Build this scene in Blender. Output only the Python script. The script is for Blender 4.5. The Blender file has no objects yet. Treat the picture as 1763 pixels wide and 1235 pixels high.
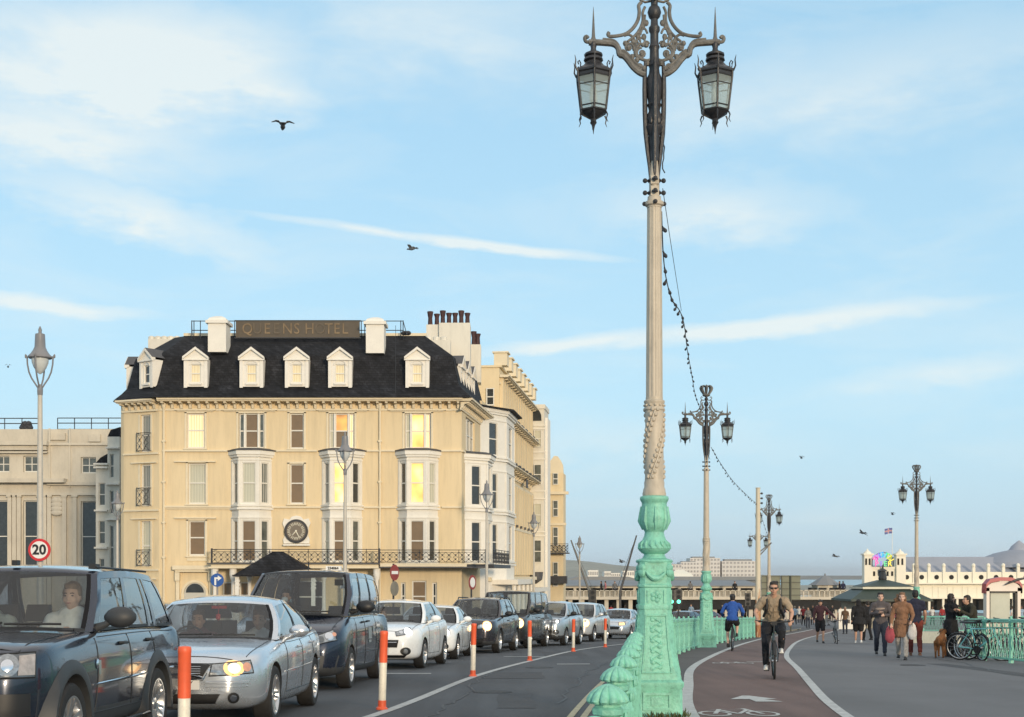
import bpy, bmesh, math, random
from math import pi, sin, cos, radians as R, sqrt, atan2, hypot
from mathutils import Vector as V, Matrix, Euler
from mathutils.bvhtree import BVHTree
random.seed(7)
sc = bpy.context.scene
COL = sc.collection
F = 2300.0; CX = 881.5; HY = 990.0; CAMZ = 1.5

# ------------------------------------------------------------ curves
def hermite(tab):
    xs = [t[0] for t in tab]; ys = [t[1] for t in tab]; n = len(xs)
    m = []
    for i in range(n):
        a = (ys[i]-ys[i-1])/(xs[i]-xs[i-1]) if i > 0 else None
        b = (ys[i+1]-ys[i])/(xs[i+1]-xs[i]) if i < n-1 else None
        m.append(b if a is None else a if b is None else (a+b)/2)
    def f(x):
        if x <= xs[0]: return ys[0]+m[0]*(x-xs[0])
        if x >= xs[-1]: return ys[-1]+m[-1]*(x-xs[-1])
        for i in range(n-1):
            if x <= xs[i+1]:
                w = xs[i+1]-xs[i]; t = (x-xs[i])/w
                return ((2*t**3-3*t**2+1)*ys[i]+(t**3-2*t**2+t)*w*m[i]+(-2*t**3+3*t**2)*ys[i+1]+(t**3-t**2)*w*m[i+1])
    return f
_h = hermite([(0,1.38),(5,1.45),(10,1.55),(16,1.69),(22,1.84),(28,1.99),(36,2.22),(46,2.51),(57,2.86),(66,3.14),(80,3.58),(100,4.1),(120,4.55),(140,4.85),(160,5.0),(180,5.05)])
def hh(d): return 1.38 if d < 0 else (_h(d) if d < 180 else 5.05)
def zg(Y): return CAMZ-hh(Y)
def wx(px, Y): return (px-CX)/F*Y
def wz(py, Y): return CAMZ+(HY-py)/F*Y
def gy(py):            # ground depth for a pixel row
    lo, hi = 3.0, 180.0
    for _ in range(50):
        m = (lo+hi)/2
        if hh(m)/m*F > py-HY: lo = m
        else: hi = m
    return (lo+hi)/2
rail = hermite([(-6,-.75),(0,-.13),(5.3,.38),(10,.88),(16,1.5),(25,2.6),(35,4.15),(46,6.45),(57,9.3),(69,12.6),(80,15.8),(100,22)])
laneline = hermite([(-5,-4.3),(0,-3.9),(10.4,-2.56),(16.5,-1.6),(25,-.73),(33,.44),(42,1.93),(48,3.3),(60,6.5),(72,10),(90,16)])
cyc_l = hermite([(0,1.6),(10,1.75),(17,2.24),(22,2.9),(28,3.75),(36,5.35),(46,7.6),(57,10.2),(69,13.3),(100,22.5)])
cyc_r = hermite([(0,3.0),(10,3.3),(15.5,3.92),(18.5,4.35),(22,4.95),(28,6.0),(36,7.4),(46,9.6),(57,12.2),(69,15.4),(100,24.5)])
carlane = hermite([(0,-4.9),(10,-4.75),(16.5,-3.7),(23,-3.5),(30,-2.7),(35,-2.1),(41,-1.1),(47,0),(50,1.1),(59,2.6),(66,4.3),(80,8.5)])

# ------------------------------------------------------------ materials
def newmat(name):
    m = bpy.data.materials.new(name); m.use_nodes = True
    nt = m.node_tree; nt.nodes.clear()
    out = nt.nodes.new('ShaderNodeOutputMaterial')
    b = nt.nodes.new('ShaderNodeBsdfPrincipled'); nt.links.new(b.outputs[0], out.inputs[0])
    return m, nt, b, out
def noise_node(nt, scale, detail=4, rough=.55, obj=True, vec=None):
    tc = nt.nodes.new('ShaderNodeTexCoord'); n = nt.nodes.new('ShaderNodeTexNoise')
    n.inputs['Scale'].default_value = scale; n.inputs['Detail'].default_value = detail; n.inputs['Roughness'].default_value = rough
    nt.links.new(vec if vec else tc.outputs['Object'], n.inputs['Vector'])
    return n
def ramp(nt, src, stops):
    r = nt.nodes.new('ShaderNodeValToRGB'); e = r.color_ramp.elements
    while len(e) > 1: e.remove(e[-1])
    e[0].position = stops[0][0]; c = stops[0][1]; e[0].color = (*c, 1) if len(c) == 3 else c
    for p, c in stops[1:]:
        x = e.new(p); x.color = (*c, 1)
    nt.links.new(src, r.inputs[0]); return r
def mul(c, k): return tuple(min(1, a*k) for a in c)
def mat(name, col, rough=.6, metal=0, var=.15, scale=3, bump=0, bscale=40, coat=0, spec=.5, stretch=None, emit=None, dirt=0, wear=None):
    m, nt, b, out = newmat(name)
    b.inputs['Roughness'].default_value = rough; b.inputs['Metallic'].default_value = metal
    b.inputs['Specular IOR Level'].default_value = spec
    if coat: b.inputs['Coat Weight'].default_value = coat; b.inputs['Coat Roughness'].default_value = .04
    vec = None
    if stretch:
        tc = nt.nodes.new('ShaderNodeTexCoord'); mp = nt.nodes.new('ShaderNodeMapping'); mp.inputs['Scale'].default_value = stretch
        nt.links.new(tc.outputs['Object'], mp.inputs[0]); vec = mp.outputs[0]
    if var:
        n = noise_node(nt, scale, 5, .6, vec=vec)
        r = ramp(nt, n.outputs[0], [(.25, mul(col, 1-var)), (.75, mul(col, 1+var))])
        src = r.outputs[0]
        if dirt:
            n2 = noise_node(nt, scale*4, 6, .7, vec=vec)
            r2 = ramp(nt, n2.outputs[0], [(.45, (1, 1, 1)), (.75, (1-dirt,)*3)])
            mx = nt.nodes.new('ShaderNodeMix'); mx.data_type = 'RGBA'; mx.blend_type = 'MULTIPLY'; mx.inputs[0].default_value = 1
            nt.links.new(src, mx.inputs[6]); nt.links.new(r2.outputs[0], mx.inputs[7]); src = mx.outputs[2]
        nt.links.new(src, b.inputs['Base Color'])
    else: b.inputs['Base Color'].default_value = (*col, 1)
    if wear:
        nw = nt.nodes.new('ShaderNodeTexNoise'); nw.inputs['Scale'].default_value = 1; nw.inputs['Detail'].default_value = 5; tcw = nt.nodes.new('ShaderNodeTexCoord'); mpw = nt.nodes.new('ShaderNodeMapping'); mpw.inputs['Scale'].default_value = wear[0]; mpw.inputs['Rotation'].default_value = (0,0,wear[2]); nt.links.new(tcw.outputs['Object'], mpw.inputs[0]); nt.links.new(mpw.outputs[0], nw.inputs[0])
        rw = ramp(nt, nw.outputs[0], [(.38, (1-wear[1],)*3), (.55, (1,1,1)), (.72, (1+wear[1]*.5,)*3)]); mw_ = nt.nodes.new('ShaderNodeMix'); mw_.data_type = 'RGBA'; mw_.blend_type = 'MULTIPLY'; mw_.inputs[0].default_value = 1; nt.links.new(src, mw_.inputs[6]); nt.links.new(rw.outputs[0], mw_.inputs[7]); nt.links.new(mw_.outputs[2], b.inputs['Base Color'])
    if bump:
        n = noise_node(nt, bscale, 4, .6); bp = nt.nodes.new('ShaderNodeBump'); bp.inputs['Strength'].default_value = bump; bp.inputs['Distance'].default_value = .02
        nt.links.new(n.outputs[0], bp.inputs['Height']); nt.links.new(bp.outputs[0], b.inputs['Normal'])
    if emit: b.inputs['Emission Color'].default_value = (*emit[0], 1); b.inputs['Emission Strength'].default_value = emit[1]
    return m
def glassmat(name, tint=(.45,.5,.5), refl=1.0, rough=.02):
    m, nt, b, out = newmat(name); nt.nodes.remove(b)
    t = nt.nodes.new('ShaderNodeBsdfTransparent'); t.inputs[0].default_value = (*tint, 1)
    g = nt.nodes.new('ShaderNodeBsdfGlossy'); g.inputs['Roughness'].default_value = rough
    fr = nt.nodes.new('ShaderNodeFresnel'); fr.inputs[0].default_value = 1.55
    k = nt.nodes.new('ShaderNodeMath'); k.operation = 'MULTIPLY_ADD'; k.inputs[1].default_value = refl; k.inputs[2].default_value = .06; k.use_clamp = True
    mx = nt.nodes.new('ShaderNodeMixShader')
    nt.links.new(fr.outputs[0], k.inputs[0]); nt.links.new(k.outputs[0], mx.inputs[0]); nt.links.new(t.outputs[0], mx.inputs[1]); nt.links.new(g.outputs[0], mx.inputs[2]); nt.links.new(mx.outputs[0], out.inputs[0])
    return m
_mc = {}
def M(name, *a, **k):
    if name not in _mc: _mc[name] = mat(name, *a, **k)
    return _mc[name]

# ------------------------------------------------------------ mesh builder
class MB:
    def __init__(s): s.v = []; s.f = []; s.m = []; s.X = Matrix.Identity(4); s.cm = 0
    def add(s, vs, fs, m=None):
        o = len(s.v); X = s.X
        s.v += [tuple(X @ V(p)) for p in vs]
        s.f += [tuple(i+o for i in f) for f in fs]; s.m += [s.cm if m is None else m]*len(fs)
        return s
    def box(s, x0, x1, y0, y1, z0, z1, m=None, taper=0):
        t = taper
        vs = [(x0,y0,z0),(x1,y0,z0),(x1,y1,z0),(x0,y1,z0),(x0+t,y0+t,z1),(x1-t,y0+t,z1),(x1-t,y1-t,z1),(x0+t,y1-t,z1)]
        return s.add(vs, [(3,2,1,0),(4,5,6,7),(0,1,5,4),(1,2,6,5),(2,3,7,6),(3,0,4,7)], m)
    def cbox(s, c, d, m=None): return s.box(c[0]-d[0]/2,c[0]+d[0]/2,c[1]-d[1]/2,c[1]+d[1]/2,c[2]-d[2]/2,c[2]+d[2]/2,m)
    def tube(s, pts, r, n=8, m=None, caps=True, flat=1.0, closed=False):
        pts = [V(p) for p in pts]; k = len(pts)
        rs = r if isinstance(r, (list, tuple)) else [r]*k
        vs = []; fs = []; up = None
        for i, p in enumerate(pts):
            if closed: t = pts[(i+1) % k]-pts[i-1]
            else: t = (pts[min(i+1,k-1)]-pts[max(i-1,0)])
            t = t.normalized() if t.length > 1e-9 else V((0,0,1))
            if up is None:
                up = V((0,0,1)) if abs(t.z) < .9 else V((1,0,0))
            a = up-t*up.dot(t)
            if a.length < 1e-4: a = t.orthogonal()
            a.normalize(); b = t.cross(a); up = a
            for j in range(n):
                q = 2*pi*j/n
                vs.append(p+a*(cos(q)*rs[i])+b*(sin(q)*rs[i]*flat))
        for i in range(k if closed else k-1):
            i2 = (i+1) % k
            for j in range(n):
                fs.append((i*n+j, i*n+(j+1)%n, i2*n+(j+1)%n, i2*n+j))
        if caps and not closed: fs.append(tuple(range(n-1,-1,-1))); fs.append(tuple((k-1)*n+j for j in range(n)))
        return s.add(vs, fs, m)
    def lathe(s, prof, n=16, c=(0,0,0), m=None, mod=None, rot=0, axis='z', caps=True):
        vs = []; fs = []
        for r, z in prof:
            for j in range(n):
                q = 2*pi*j/n+rot; rr = r*(mod(q, z) if mod else 1)
                p = (rr*cos(q), rr*sin(q), z)
                if axis == 'y': p = (p[0], p[2], p[1])
                if axis == 'x': p = (p[2], p[0], p[1])
                vs.append((p[0]+c[0], p[1]+c[1], p[2]+c[2]))
        for i in range(len(prof)-1):
            for j in range(n):
                fs.append((i*n+j, i*n+(j+1)%n, (i+1)*n+(j+1)%n, (i+1)*n+j))
        if caps: fs.append(tuple(range(n-1,-1,-1))); fs.append(tuple((len(prof)-1)*n+j for j in range(n)))
        return s.add(vs, fs, m)
    def prism(s, poly, a, b, plane='xz', m=None):
        n = len(poly)
        def P(p, d): return (p[0], d, p[1]) if plane == 'xz' else (p[0], p[1], d) if plane == 'xy' else (d, p[0], p[1])
        vs = [P(p, a) for p in poly]+[P(p, b) for p in poly]
        fs = [tuple(range(n)), tuple(range(2*n-1, n-1, -1))]+[(i, i+n, (i+1)%n+n, (i+1)%n) for i in range(n)]
        return s.add(vs, fs, m)
    def grid(s, fn, us, vs_, m=None, flip=False):
        nu, nv = len(us), len(vs_)
        vs = [fn(u, v) for v in vs_ for u in us]; fs = []
        for j in range(nv-1):
            for i in range(nu-1):
                q = (j*nu+i, j*nu+i+1, (j+1)*nu+i+1, (j+1)*nu+i)
                fs.append(q[::-1] if flip else q)
        return s.add(vs, fs, m)
    def ball(s, c, r, n=10, m=None):
        r = r if isinstance(r, (tuple, list)) else (r, r, r)
        k = max(4, n//2+1); vs = []; fs = []
        for i in range(k+1):
            a = -pi/2+pi*i/k
            for j in range(n):
                q = 2*pi*j/n
                vs.append((c[0]+r[0]*cos(a)*cos(q), c[1]+r[1]*cos(a)*sin(q), c[2]+r[2]*sin(a)))
        for i in range(k):
            for j in range(n): fs.append((i*n+j, i*n+(j+1)%n, (i+1)*n+(j+1)%n, (i+1)*n+j))
        return s.add(vs, fs, m)
    def loft(s, secs, m=None, closed=True, caps=True):
        n = len(secs[0]); vs = [p for q in secs for p in q]; fs = []
        for i in range(len(secs)-1):
            for j in range(n if closed else n-1): fs.append((i*n+j, i*n+(j+1)%n, (i+1)*n+(j+1)%n, (i+1)*n+j))
        if caps: fs.append(tuple(range(n-1,-1,-1))); fs.append(tuple((len(secs)-1)*n+j for j in range(n)))
        return s.add(vs, fs, m)
    def mesh(s, name, mats, smooth=35, merge=1e-5):
        me = bpy.data.meshes.new(name); me.from_pydata(s.v, [], s.f)
        if not isinstance(mats, (list, tuple)): mats = [mats]
        for x in mats: me.materials.append(x)
        me.polygons.foreach_set('material_index', [min(i, len(mats)-1) for i in s.m])
        bm = bmesh.new(); bm.from_mesh(me)
        if merge: bmesh.ops.remove_doubles(bm, verts=bm.verts, dist=merge)
        bmesh.ops.recalc_face_normals(bm, faces=bm.faces)
        bm.to_mesh(me); bm.free()
        if smooth:
            me.polygons.foreach_set('use_smooth', [True]*len(me.polygons)); me.set_sharp_from_angle(angle=R(smooth))
        me.update(); return me
    def build(s, name, mats, parent=None, smooth=35, merge=1e-5):
        return link(bpy.data.objects.new(name, s.mesh(name, mats, smooth, merge)), parent)
def link(o, parent=None):
    COL.objects.link(o)
    if parent: o.parent = parent
    return o
def tag(o, label=None, cat=None, group=None, kind=None):
    if label: o['label'] = label
    if cat: o['category'] = cat
    if group: o['group'] = group
    if kind: o['kind'] = kind
    return o
def thing(name, label, cat, loc=(0,0,0), rz=0, group=None):
    o = link(bpy.data.objects.new(name, None)); o.location = loc; o.rotation_euler = (0,0,rz)
    return tag(o, label, cat, group)
def dup(o, parent=None, loc=None, rz=None, label=None, scale=None):
    c = o.copy(); COL.objects.link(c)
    if parent: c.parent = parent
    if loc is not None: c.location = loc
    if rz is not None: c.rotation_euler = (0,0,rz)
    if label: c['label'] = label
    if scale: c.scale = scale
    for ch in list(o.children): dup(ch, c)
    return c
def text_mesh(name, body, size, m, parent=None, ext=.004, align='CENTER', loc=(0,0,0), rot=(pi/2,0,0), bold=0, sx=1):
    cu = bpy.data.curves.new(name, 'FONT'); cu.body = body; cu.size = size; cu.extrude = ext; cu.align_x = align; cu.align_y = 'CENTER'; cu.offset = bold; cu.resolution_u = 3
    t = bpy.data.objects.new('tmp', cu); COL.objects.link(t)
    dg = bpy.context.evaluated_depsgraph_get(); me = bpy.data.meshes.new_from_object(t.evaluated_get(dg))
    COL.objects.unlink(t); bpy.data.objects.remove(t)
    me.materials.clear(); me.materials.append(m)
    o = link(bpy.data.objects.new(name, me), parent); o.location = loc; o.rotation_euler = rot; o.scale = (sx,1,1)
    return o

# ------------------------------------------------------------ camera, world, light
cam = bpy.data.cameras.new('camera'); camo = link(bpy.data.objects.new('camera', cam)); sc.camera = camo
camo.location = (0,0,CAMZ); camo.rotation_euler = (pi/2,0,0)
cam.sensor_fit = 'HORIZONTAL'; cam.sensor_width = 36; cam.lens = 36*F/1763; cam.shift_y = (HY-617.5)/1763
cam.clip_start = .1; cam.clip_end = 60000
SUN_EL, SUN_AZ = R(8), (.42, -1.0)      # direction towards the sun in plan
az = atan2(SUN_AZ[0], SUN_AZ[1])         # from +Y clockwise
w = bpy.data.worlds.new('World'); sc.world = w; w.use_nodes = True
nt = w.node_tree; nt.nodes.clear()
wo = nt.nodes.new('ShaderNodeOutputWorld'); bg = nt.nodes.new('ShaderNodeBackground'); nt.links.new(bg.outputs[0], wo.inputs[0])
sky = nt.nodes.new('ShaderNodeTexSky'); sky.sky_type = 'NISHITA'; sky.sun_disc = False
sky.sun_elevation = R(12); sky.sun_rotation = az; sky.air_density = 1.0; sky.dust_density = .6; sky.ozone_density = 1.2
SKYS = .155
bg.inputs[1].default_value = SKYS
# clouds laid out by direction (azimuth, elevation)
tc = nt.nodes.new('ShaderNodeTexCoord'); sx = nt.nodes.new('ShaderNodeSeparateXYZ'); nt.links.new(tc.outputs['Generated'], sx.inputs[0])
def mth(op, a, b=None, c=None, clamp=False):
    n = nt.nodes.new('ShaderNodeMath'); n.operation = op; n.use_clamp = clamp
    for i, x in enumerate((a, b, c)):
        if x is None: continue
        if isinstance(x, (int, float)): n.inputs[i].default_value = x
        else: nt.links.new(x, n.inputs[i])
    return n.outputs[0]
azn = mth('ARCTAN2', sx.outputs[0], sx.outputs[1])
hyp = mth('SQRT', mth('ADD', mth('MULTIPLY', sx.outputs[0], sx.outputs[0]), mth('MULTIPLY', sx.outputs[1], sx.outputs[1])))
eln = mth('ARCTAN2', sx.outputs[2], hyp)
def dirang(px, py):
    a = atan2((px-CX)/F, 1); e = atan2((HY-py)/F, hypot(1, (px-CX)/F)); return a, e
cmb = nt.nodes.new('ShaderNodeCombineXYZ'); nt.links.new(azn, cmb.inputs[0]); nt.links.new(eln, cmb.inputs[1])
def wnoise(scale, stretch, det=6, rough=.6, dist=0.):
    mp = nt.nodes.new('ShaderNodeMapping'); mp.inputs['Scale'].default_value = stretch; nt.links.new(cmb.outputs[0], mp.inputs[0])
    n = nt.nodes.new('ShaderNodeTexNoise'); n.inputs['Scale'].default_value = scale; n.inputs['Detail'].default_value = det; n.inputs['Roughness'].default_value = rough; n.inputs['Distortion'].default_value = dist
    nt.links.new(mp.outputs[0], n.inputs[0]); return n.outputs[0]
nA = wnoise(9, (1,1.8,1), 7, .55); nB = wnoise(28, (1,3,1), 5, .6); nC = wnoise(5, (1,3.5,1), 6, .6, .6)
warp = mth('MULTIPLY', mth('SUBTRACT', nA, .5), .10)
warp2 = mth('MULTIPLY', mth('SUBTRACT', nB, .5), .05)
def blob(px, py, rx, ry, rot=0, soft=1.0, wamt=1.0):
    a, e = dirang(px, py); rx /= F; ry /= F
    dx = mth('ADD', mth('SUBTRACT', azn, a), mth('MULTIPLY', warp, wamt)); dy = mth('ADD', mth('SUBTRACT', eln, e), mth('MULTIPLY', mth('ADD', warp, warp2), .6*wamt))
    c, s_ = cos(rot), sin(rot)
    u = mth('DIVIDE', mth('ADD', mth('MULTIPLY', dx, c), mth('MULTIPLY', dy, s_)), rx)
    v_ = mth('DIVIDE', mth('SUBTRACT', mth('MULTIPLY', dy, c), mth('MULTIPLY', dx, s_)), ry)
    d = mth('SQRT', mth('ADD', mth('MULTIPLY', u, u), mth('MULTIPLY', v_, v_)))
    return mth('MULTIPLY', mth('SUBTRACT', 1.0, d, clamp=True), soft)
tot = None
for b in [(240,110,330,130,.1,1.7),(420,150,180,80,0,1.0),(90,230,330,100,-.05,1.1),(230,370,300,55,-.18,1.0),(60,60,260,90,0,.8),
          (1230,360,260,70,0,.75),(1290,565,430,22,.07,1.35,.25),(1000,590,220,16,.1,1.2,.25),(1640,640,260,30,.1,.6,.5),(850,425,260,12,-.11,1.5,.12),(620,395,240,9,-.1,1.0,.12),(60,525,220,16,-.05,1.2,.3),
          (1500,140,560,110,.1,.55),(780,60,420,140,-.1,.5),(620,720,520,60,0,.35),(1100,760,400,50,0,.35)]:
    x = blob(*b); tot = x if tot is None else mth('MAXIMUM', tot, x)
tex = mth('MULTIPLY_ADD', mth('SUBTRACT', nB, .5), 1.3, 1.0)
tex2 = mth('MULTIPLY_ADD', mth('SUBTRACT', nA, .5), 1.4, 1.0)
cm = mth('MULTIPLY', mth('MULTIPLY', tot, tex), tex2)
# thin veil elsewhere
veil = mth('MULTIPLY', mth('SUBTRACT', nC, .47, clamp=True), 1.3)
cm = mth('ADD', cm, veil, clamp=True)
cm = mth('MULTIPLY', cm, .74)
# haze towards horizon
hz = mth('POWER', mth('SUBTRACT', 1.0, mth('DIVIDE', mth('MAXIMUM', eln, 0.0), .42), clamp=True), 1.6)
def mixc(f, a, b):
    n = nt.nodes.new('ShaderNodeMix'); n.data_type = 'RGBA'
    for i, x in ((0, f), (6, a), (7, b)):
        if isinstance(x, tuple): n.inputs[i].default_value = (*x, 1)
        elif isinstance(x, float): n.inputs[i].default_value = x
        else: nt.links.new(x, n.inputs[i])
    return n.outputs[2]
K = 1/SKYS
base = mixc(.70, sky.outputs[0], (.41*K,.70*K,.91*K))
hcol = mixc(mth('DIVIDE', mth('MAXIMUM', eln, 0.0), .13, clamp=True), (.50*K,.635*K,.73*K), (.52*K,.76*K,.90*K))
c1 = mixc(mth('MULTIPLY', hz, .92), base, hcol)
c2 = mixc(cm, c1, (.84*K,.87*K,.83*K))
# the west, behind the camera: warm band round the low sun
dn = nt.nodes.new('ShaderNodeVectorMath'); dn.operation = 'DOT_PRODUCT'; nt.links.new(tc.outputs['Generated'], dn.inputs[0])
sd = V((SUN_AZ[0], SUN_AZ[1], 0)).normalized()*cos(SUN_EL)+V((0,0,sin(SUN_EL))); dn.inputs[1].default_value = sd
gl = mth('POWER', mth('MAXIMUM', dn.outputs['Value'], 0.0), 60.0)
oh = mth('DIVIDE', mth('SUBTRACT', eln, .43), .35, clamp=True)  # unseen pale cloud overhead, added to neutralise and brighten the ground light
oh = mth('MULTIPLY', oh, mth('MULTIPLY_ADD', nC, .5, .60, clamp=True))
c2 = mixc(oh, c2, (.90*K,.85*K,.80*K))
c3 = mixc(mth('MULTIPLY', gl, .8), c2, (2.6*K,1.7*K,.85*K))
nt.links.new(c3, bg.inputs[0])
sun = bpy.data.lights.new('sun', 'SUN'); sun.energy = 2.5; sun.angle = R(7); sun.color = (1,.80,.56)
so = link(bpy.data.objects.new('sun', sun)); so.rotation_euler = (-sd).to_track_quat('-Z', 'Y').to_euler()
sc.view_settings.view_transform = 'Standard'; sc.view_settings.look = 'None'; sc.view_settings.exposure = .14; sc.view_settings.gamma = 1

# ------------------------------------------------------------ shared materials
ASPH = mat('asphalt', (.085,.09,.098), .85, var=.13, scale=.35, bump=.35, bscale=90, dirt=.18, wear=((1.6,.10,1),.22,-.12))
PROM = mat('promenade_asphalt', (.145,.145,.150), .85, var=.10, scale=.5, bump=.3, bscale=70, dirt=.14, wear=((.5,.12,1),.16,-.3))
CYC = mat('cycle_lane_surface', (.150,.096,.084), .85, var=.12, scale=.6, bump=.35, bscale=80, dirt=.15, wear=((2.2,.15,1),.2,-.2))
EDGE = mat('footway', (.10,.092,.090), .9, var=.15, scale=.8, bump=.3, bscale=60, dirt=.2)
WLINE = mat('road_paint_white', (.50,.50,.48), .7, var=.18, scale=4, dirt=.5)
YLINE = mat('road_paint_yellow', (.48,.42,.27), .7, var=.2, scale=5, dirt=.5)
KERB = mat('kerb_stone', (.33,.32,.29), .8, var=.2, scale=3)
GREEN = mat('railing_green', (.225,.57,.435), .5, var=.15, scale=5, bump=.35, bscale=30, dirt=.45)
CREAMP = mat('column_cream', (.50,.44,.35), .5, var=.12, scale=4, bump=.2, bscale=20, dirt=.3, stretch=(1,1,.25))
IRON = mat('dark_iron', (.030,.030,.034), .45, var=.3, scale=8, bump=.3, bscale=30)
IRON2 = mat('grey_iron', (.15,.146,.135), .5, var=.45, scale=9, bump=.3, bscale=30, dirt=.6)
BLACK = mat('black_plastic', (.014,.015,.017), .5, var=.1)
TYRE = mat('tyre_rubber', (.018,.018,.019), .8, var=.25, scale=12)
RIM = mat('alloy', (.55,.56,.58), .28, metal=.85, var=.08)
CHROME = mat('chrome', (.75,.76,.78), .12, metal=1, var=0)
WHITEP = mat('white_plastic', (.72,.72,.70), .5, var=.05)
ORANGE = mat('reflective_orange', (.78,.12,.045), .45, var=.12, scale=9)
POSTW = mat('post_white', (.78,.72,.60), .45, var=.08, scale=6, dirt=.25)
def milky():
    m, nt, b, out = newmat('lantern_glass'); b.inputs['Base Color'].default_value = (.62,.70,.68,1); b.inputs['Roughness'].default_value = .35
    tl = nt.nodes.new('ShaderNodeBsdfTranslucent'); tl.inputs[0].default_value = (.85,.95,.92,1); tr = nt.nodes.new('ShaderNodeBsdfTransparent'); tr.inputs[0].default_value = (.92,.97,.96,1)
    m1 = nt.nodes.new('ShaderNodeMixShader'); m2 = nt.nodes.new('ShaderNodeMixShader'); m1.inputs[0].default_value = .55; m2.inputs[0].default_value = .42
    nt.links.new(b.outputs[0], m1.inputs[1]); nt.links.new(tl.outputs[0], m1.inputs[2]); nt.links.new(m1.outputs[0], m2.inputs[1]); nt.links.new(tr.outputs[0], m2.inputs[2]); nt.links.new(m2.outputs[0], out.inputs[0]); return m
LGLASS = milky()
CGLASS = glassmat('car_glass', (.70,.76,.78), .55)
CGLASS2 = glassmat('side_glass', (.45,.52,.54), 1.9)

# ------------------------------------------------------------ ground
def frange(a, b, n): return [a+(b-a)*i/n for i in range(n+1)]
YR = frange(-25, 0, 10)[:-1]+frange(0, 100, 100)[:-1]+frange(100, 180, 30)
g = MB(); g.grid(lambda u, y: (u, y, zg(y)), [-400,-200,-100,-60,-30,-15,0,15,30,60,62], YR)
g.grid(lambda u, y: (u, y, zg(180)), [-400,-200,-100,-60,-30,0,30], [180,210]); g.grid(lambda u, y: (u, y, zg(180)), [-400,-200,-100,-60,-30,0], [210,300,500,900])
tag(g.build('road', ASPH, smooth=0), kind='structure')
def strip(name, fl, fr, ys, dz, m, kind='structure'):
    g = MB(); g.grid(lambda u, y: ((fl(y) if u == 0 else fr(y)), y, zg(y)+dz), [0,1], ys)
    o = g.build(name, m, smooth=0)
    if kind: tag(o, kind=kind)
    return o
PY = frange(-10, 100, 130)
# raised footway and promenade right of the rail
g = MB()
kl = lambda y: rail(y)-.40
prof = [(lambda y: kl(y), 0.0), (lambda y: kl(y)+.02, .11), (lambda y: kl(y)+.15, .115)]
g.grid(lambda u, y: (prof[u][0](y), y, zg(y)+prof[u][1]), [0,1,2], PY); tag(g.build('kerb', KERB, smooth=0), kind='structure')
edge_r = hermite([(-10,11.7),(31,11.7),(36,12.3),(40,15.5),(46,21.5),(55,26),(64,30),(80,38),(100,48)])
strip('footway', lambda y: kl(y)+.15, lambda y: cyc_l(y), PY, .012, EDGE)
strip('promenade', lambda y: cyc_r(y), lambda y: edge_r(y)+.6, PY, .012, PROM)
strip('cycle_lane', cyc_l, cyc_r, PY, .012, CYC)
tag(strip('road_marking', lambda y: cyc_l(y)-.08, lambda y: cyc_l(y)+.09, PY, .018, WLINE))
strip('road_marking', lambda y: cyc_r(y)-.07, lambda y: cyc_r(y)+.07, PY, .018, WLINE)
strip('road_marking', lambda y: laneline(y)-.07, lambda y: laneline(y)+.07, frange(4, 85, 80), .006, WLINE)
for d in (.22, .38):
    strip('road_marking', lambda y: kl(y)-d-.05, lambda y: kl(y)-d+.03, PY, .006, YLINE)
# lane dash, stop bar, slab marks
def flatmark(polys, cx, cy, m=WLINE, dz=.018):
    g = MB()
    for poly in polys: g.add([(cx+x, cy+y, zg(cy+y)+dz) for x, y in poly], [tuple(range(len(poly)))])
    return tag(g.build('road_marking', m, smooth=0), kind='structure')
yy = gy(1144); flatmark([[(-.42,-.12),(.35,-.05),(.35,.25),(-.42,.15)]], wx(990, yy), yy, dz=.006)
for py_, px_ in ((1160,690),(1131,905),(1120,840)):
    yy = gy(py_); flatmark([[(-.6,-.15),(.6,-.15),(.6,.1),(-.6,.1)]], wx(px_, yy), yy, dz=.006)
# arrow (pointing away), cycle symbols
yy = gy(1206); flatmark([[(-.07,-.5),(.30,-.5),(.14,.0),(-.07,.0)],[(-.34,0),(.32,0),(.06,.75),(-.05,.75)]], wx(1299, yy), yy)
def cycmark(px, py, s=1.0):
    yy = gy(py); cx = wx(px, yy); P = []
    def ring(ox, oy, r, w=.045):
        for k in range(14):
            a, b = 2*pi*k/14, 2*pi*(k+1)/14
            P.append([(ox+r*cos(a), oy+r*sin(a)*1.9), (ox+r*cos(b), oy+r*sin(b)*1.9), (ox+(r-w)*cos(b), oy+(r-w)*sin(b)*1.9), (ox+(r-w)*cos(a), oy+(r-w)*sin(a)*1.9)])
    def bar(a, b, w=.03):
        P.append([(a[0]-w, a[1]-w), (b[0]-w, b[1]+w), (b[0]+w, b[1]+w), (a[0]+w, a[1]-w)])
    ring(-.29, 0, .2); ring(.29, 0, .2); bar((-.29,0),(-.14,.62)); bar((-.17,.5),(.2,.55)); bar((0,0),(-.15,.5)); bar((0,0),(.2,.55)); bar((.29,0),(.17,.75)); bar((.1,.78),(.25,.78)); bar((-.26,.66),(-.06,.66))
    flatmark(P, cx, yy)
cycmark(1272, 1231); cycmark(1262, 1143); 
flatmark([[(-.3,-.1),(.1,-.1),(.2,.12),(-.25,.1)]], wx(1305, gy(1141)), gy(1141))
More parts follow.
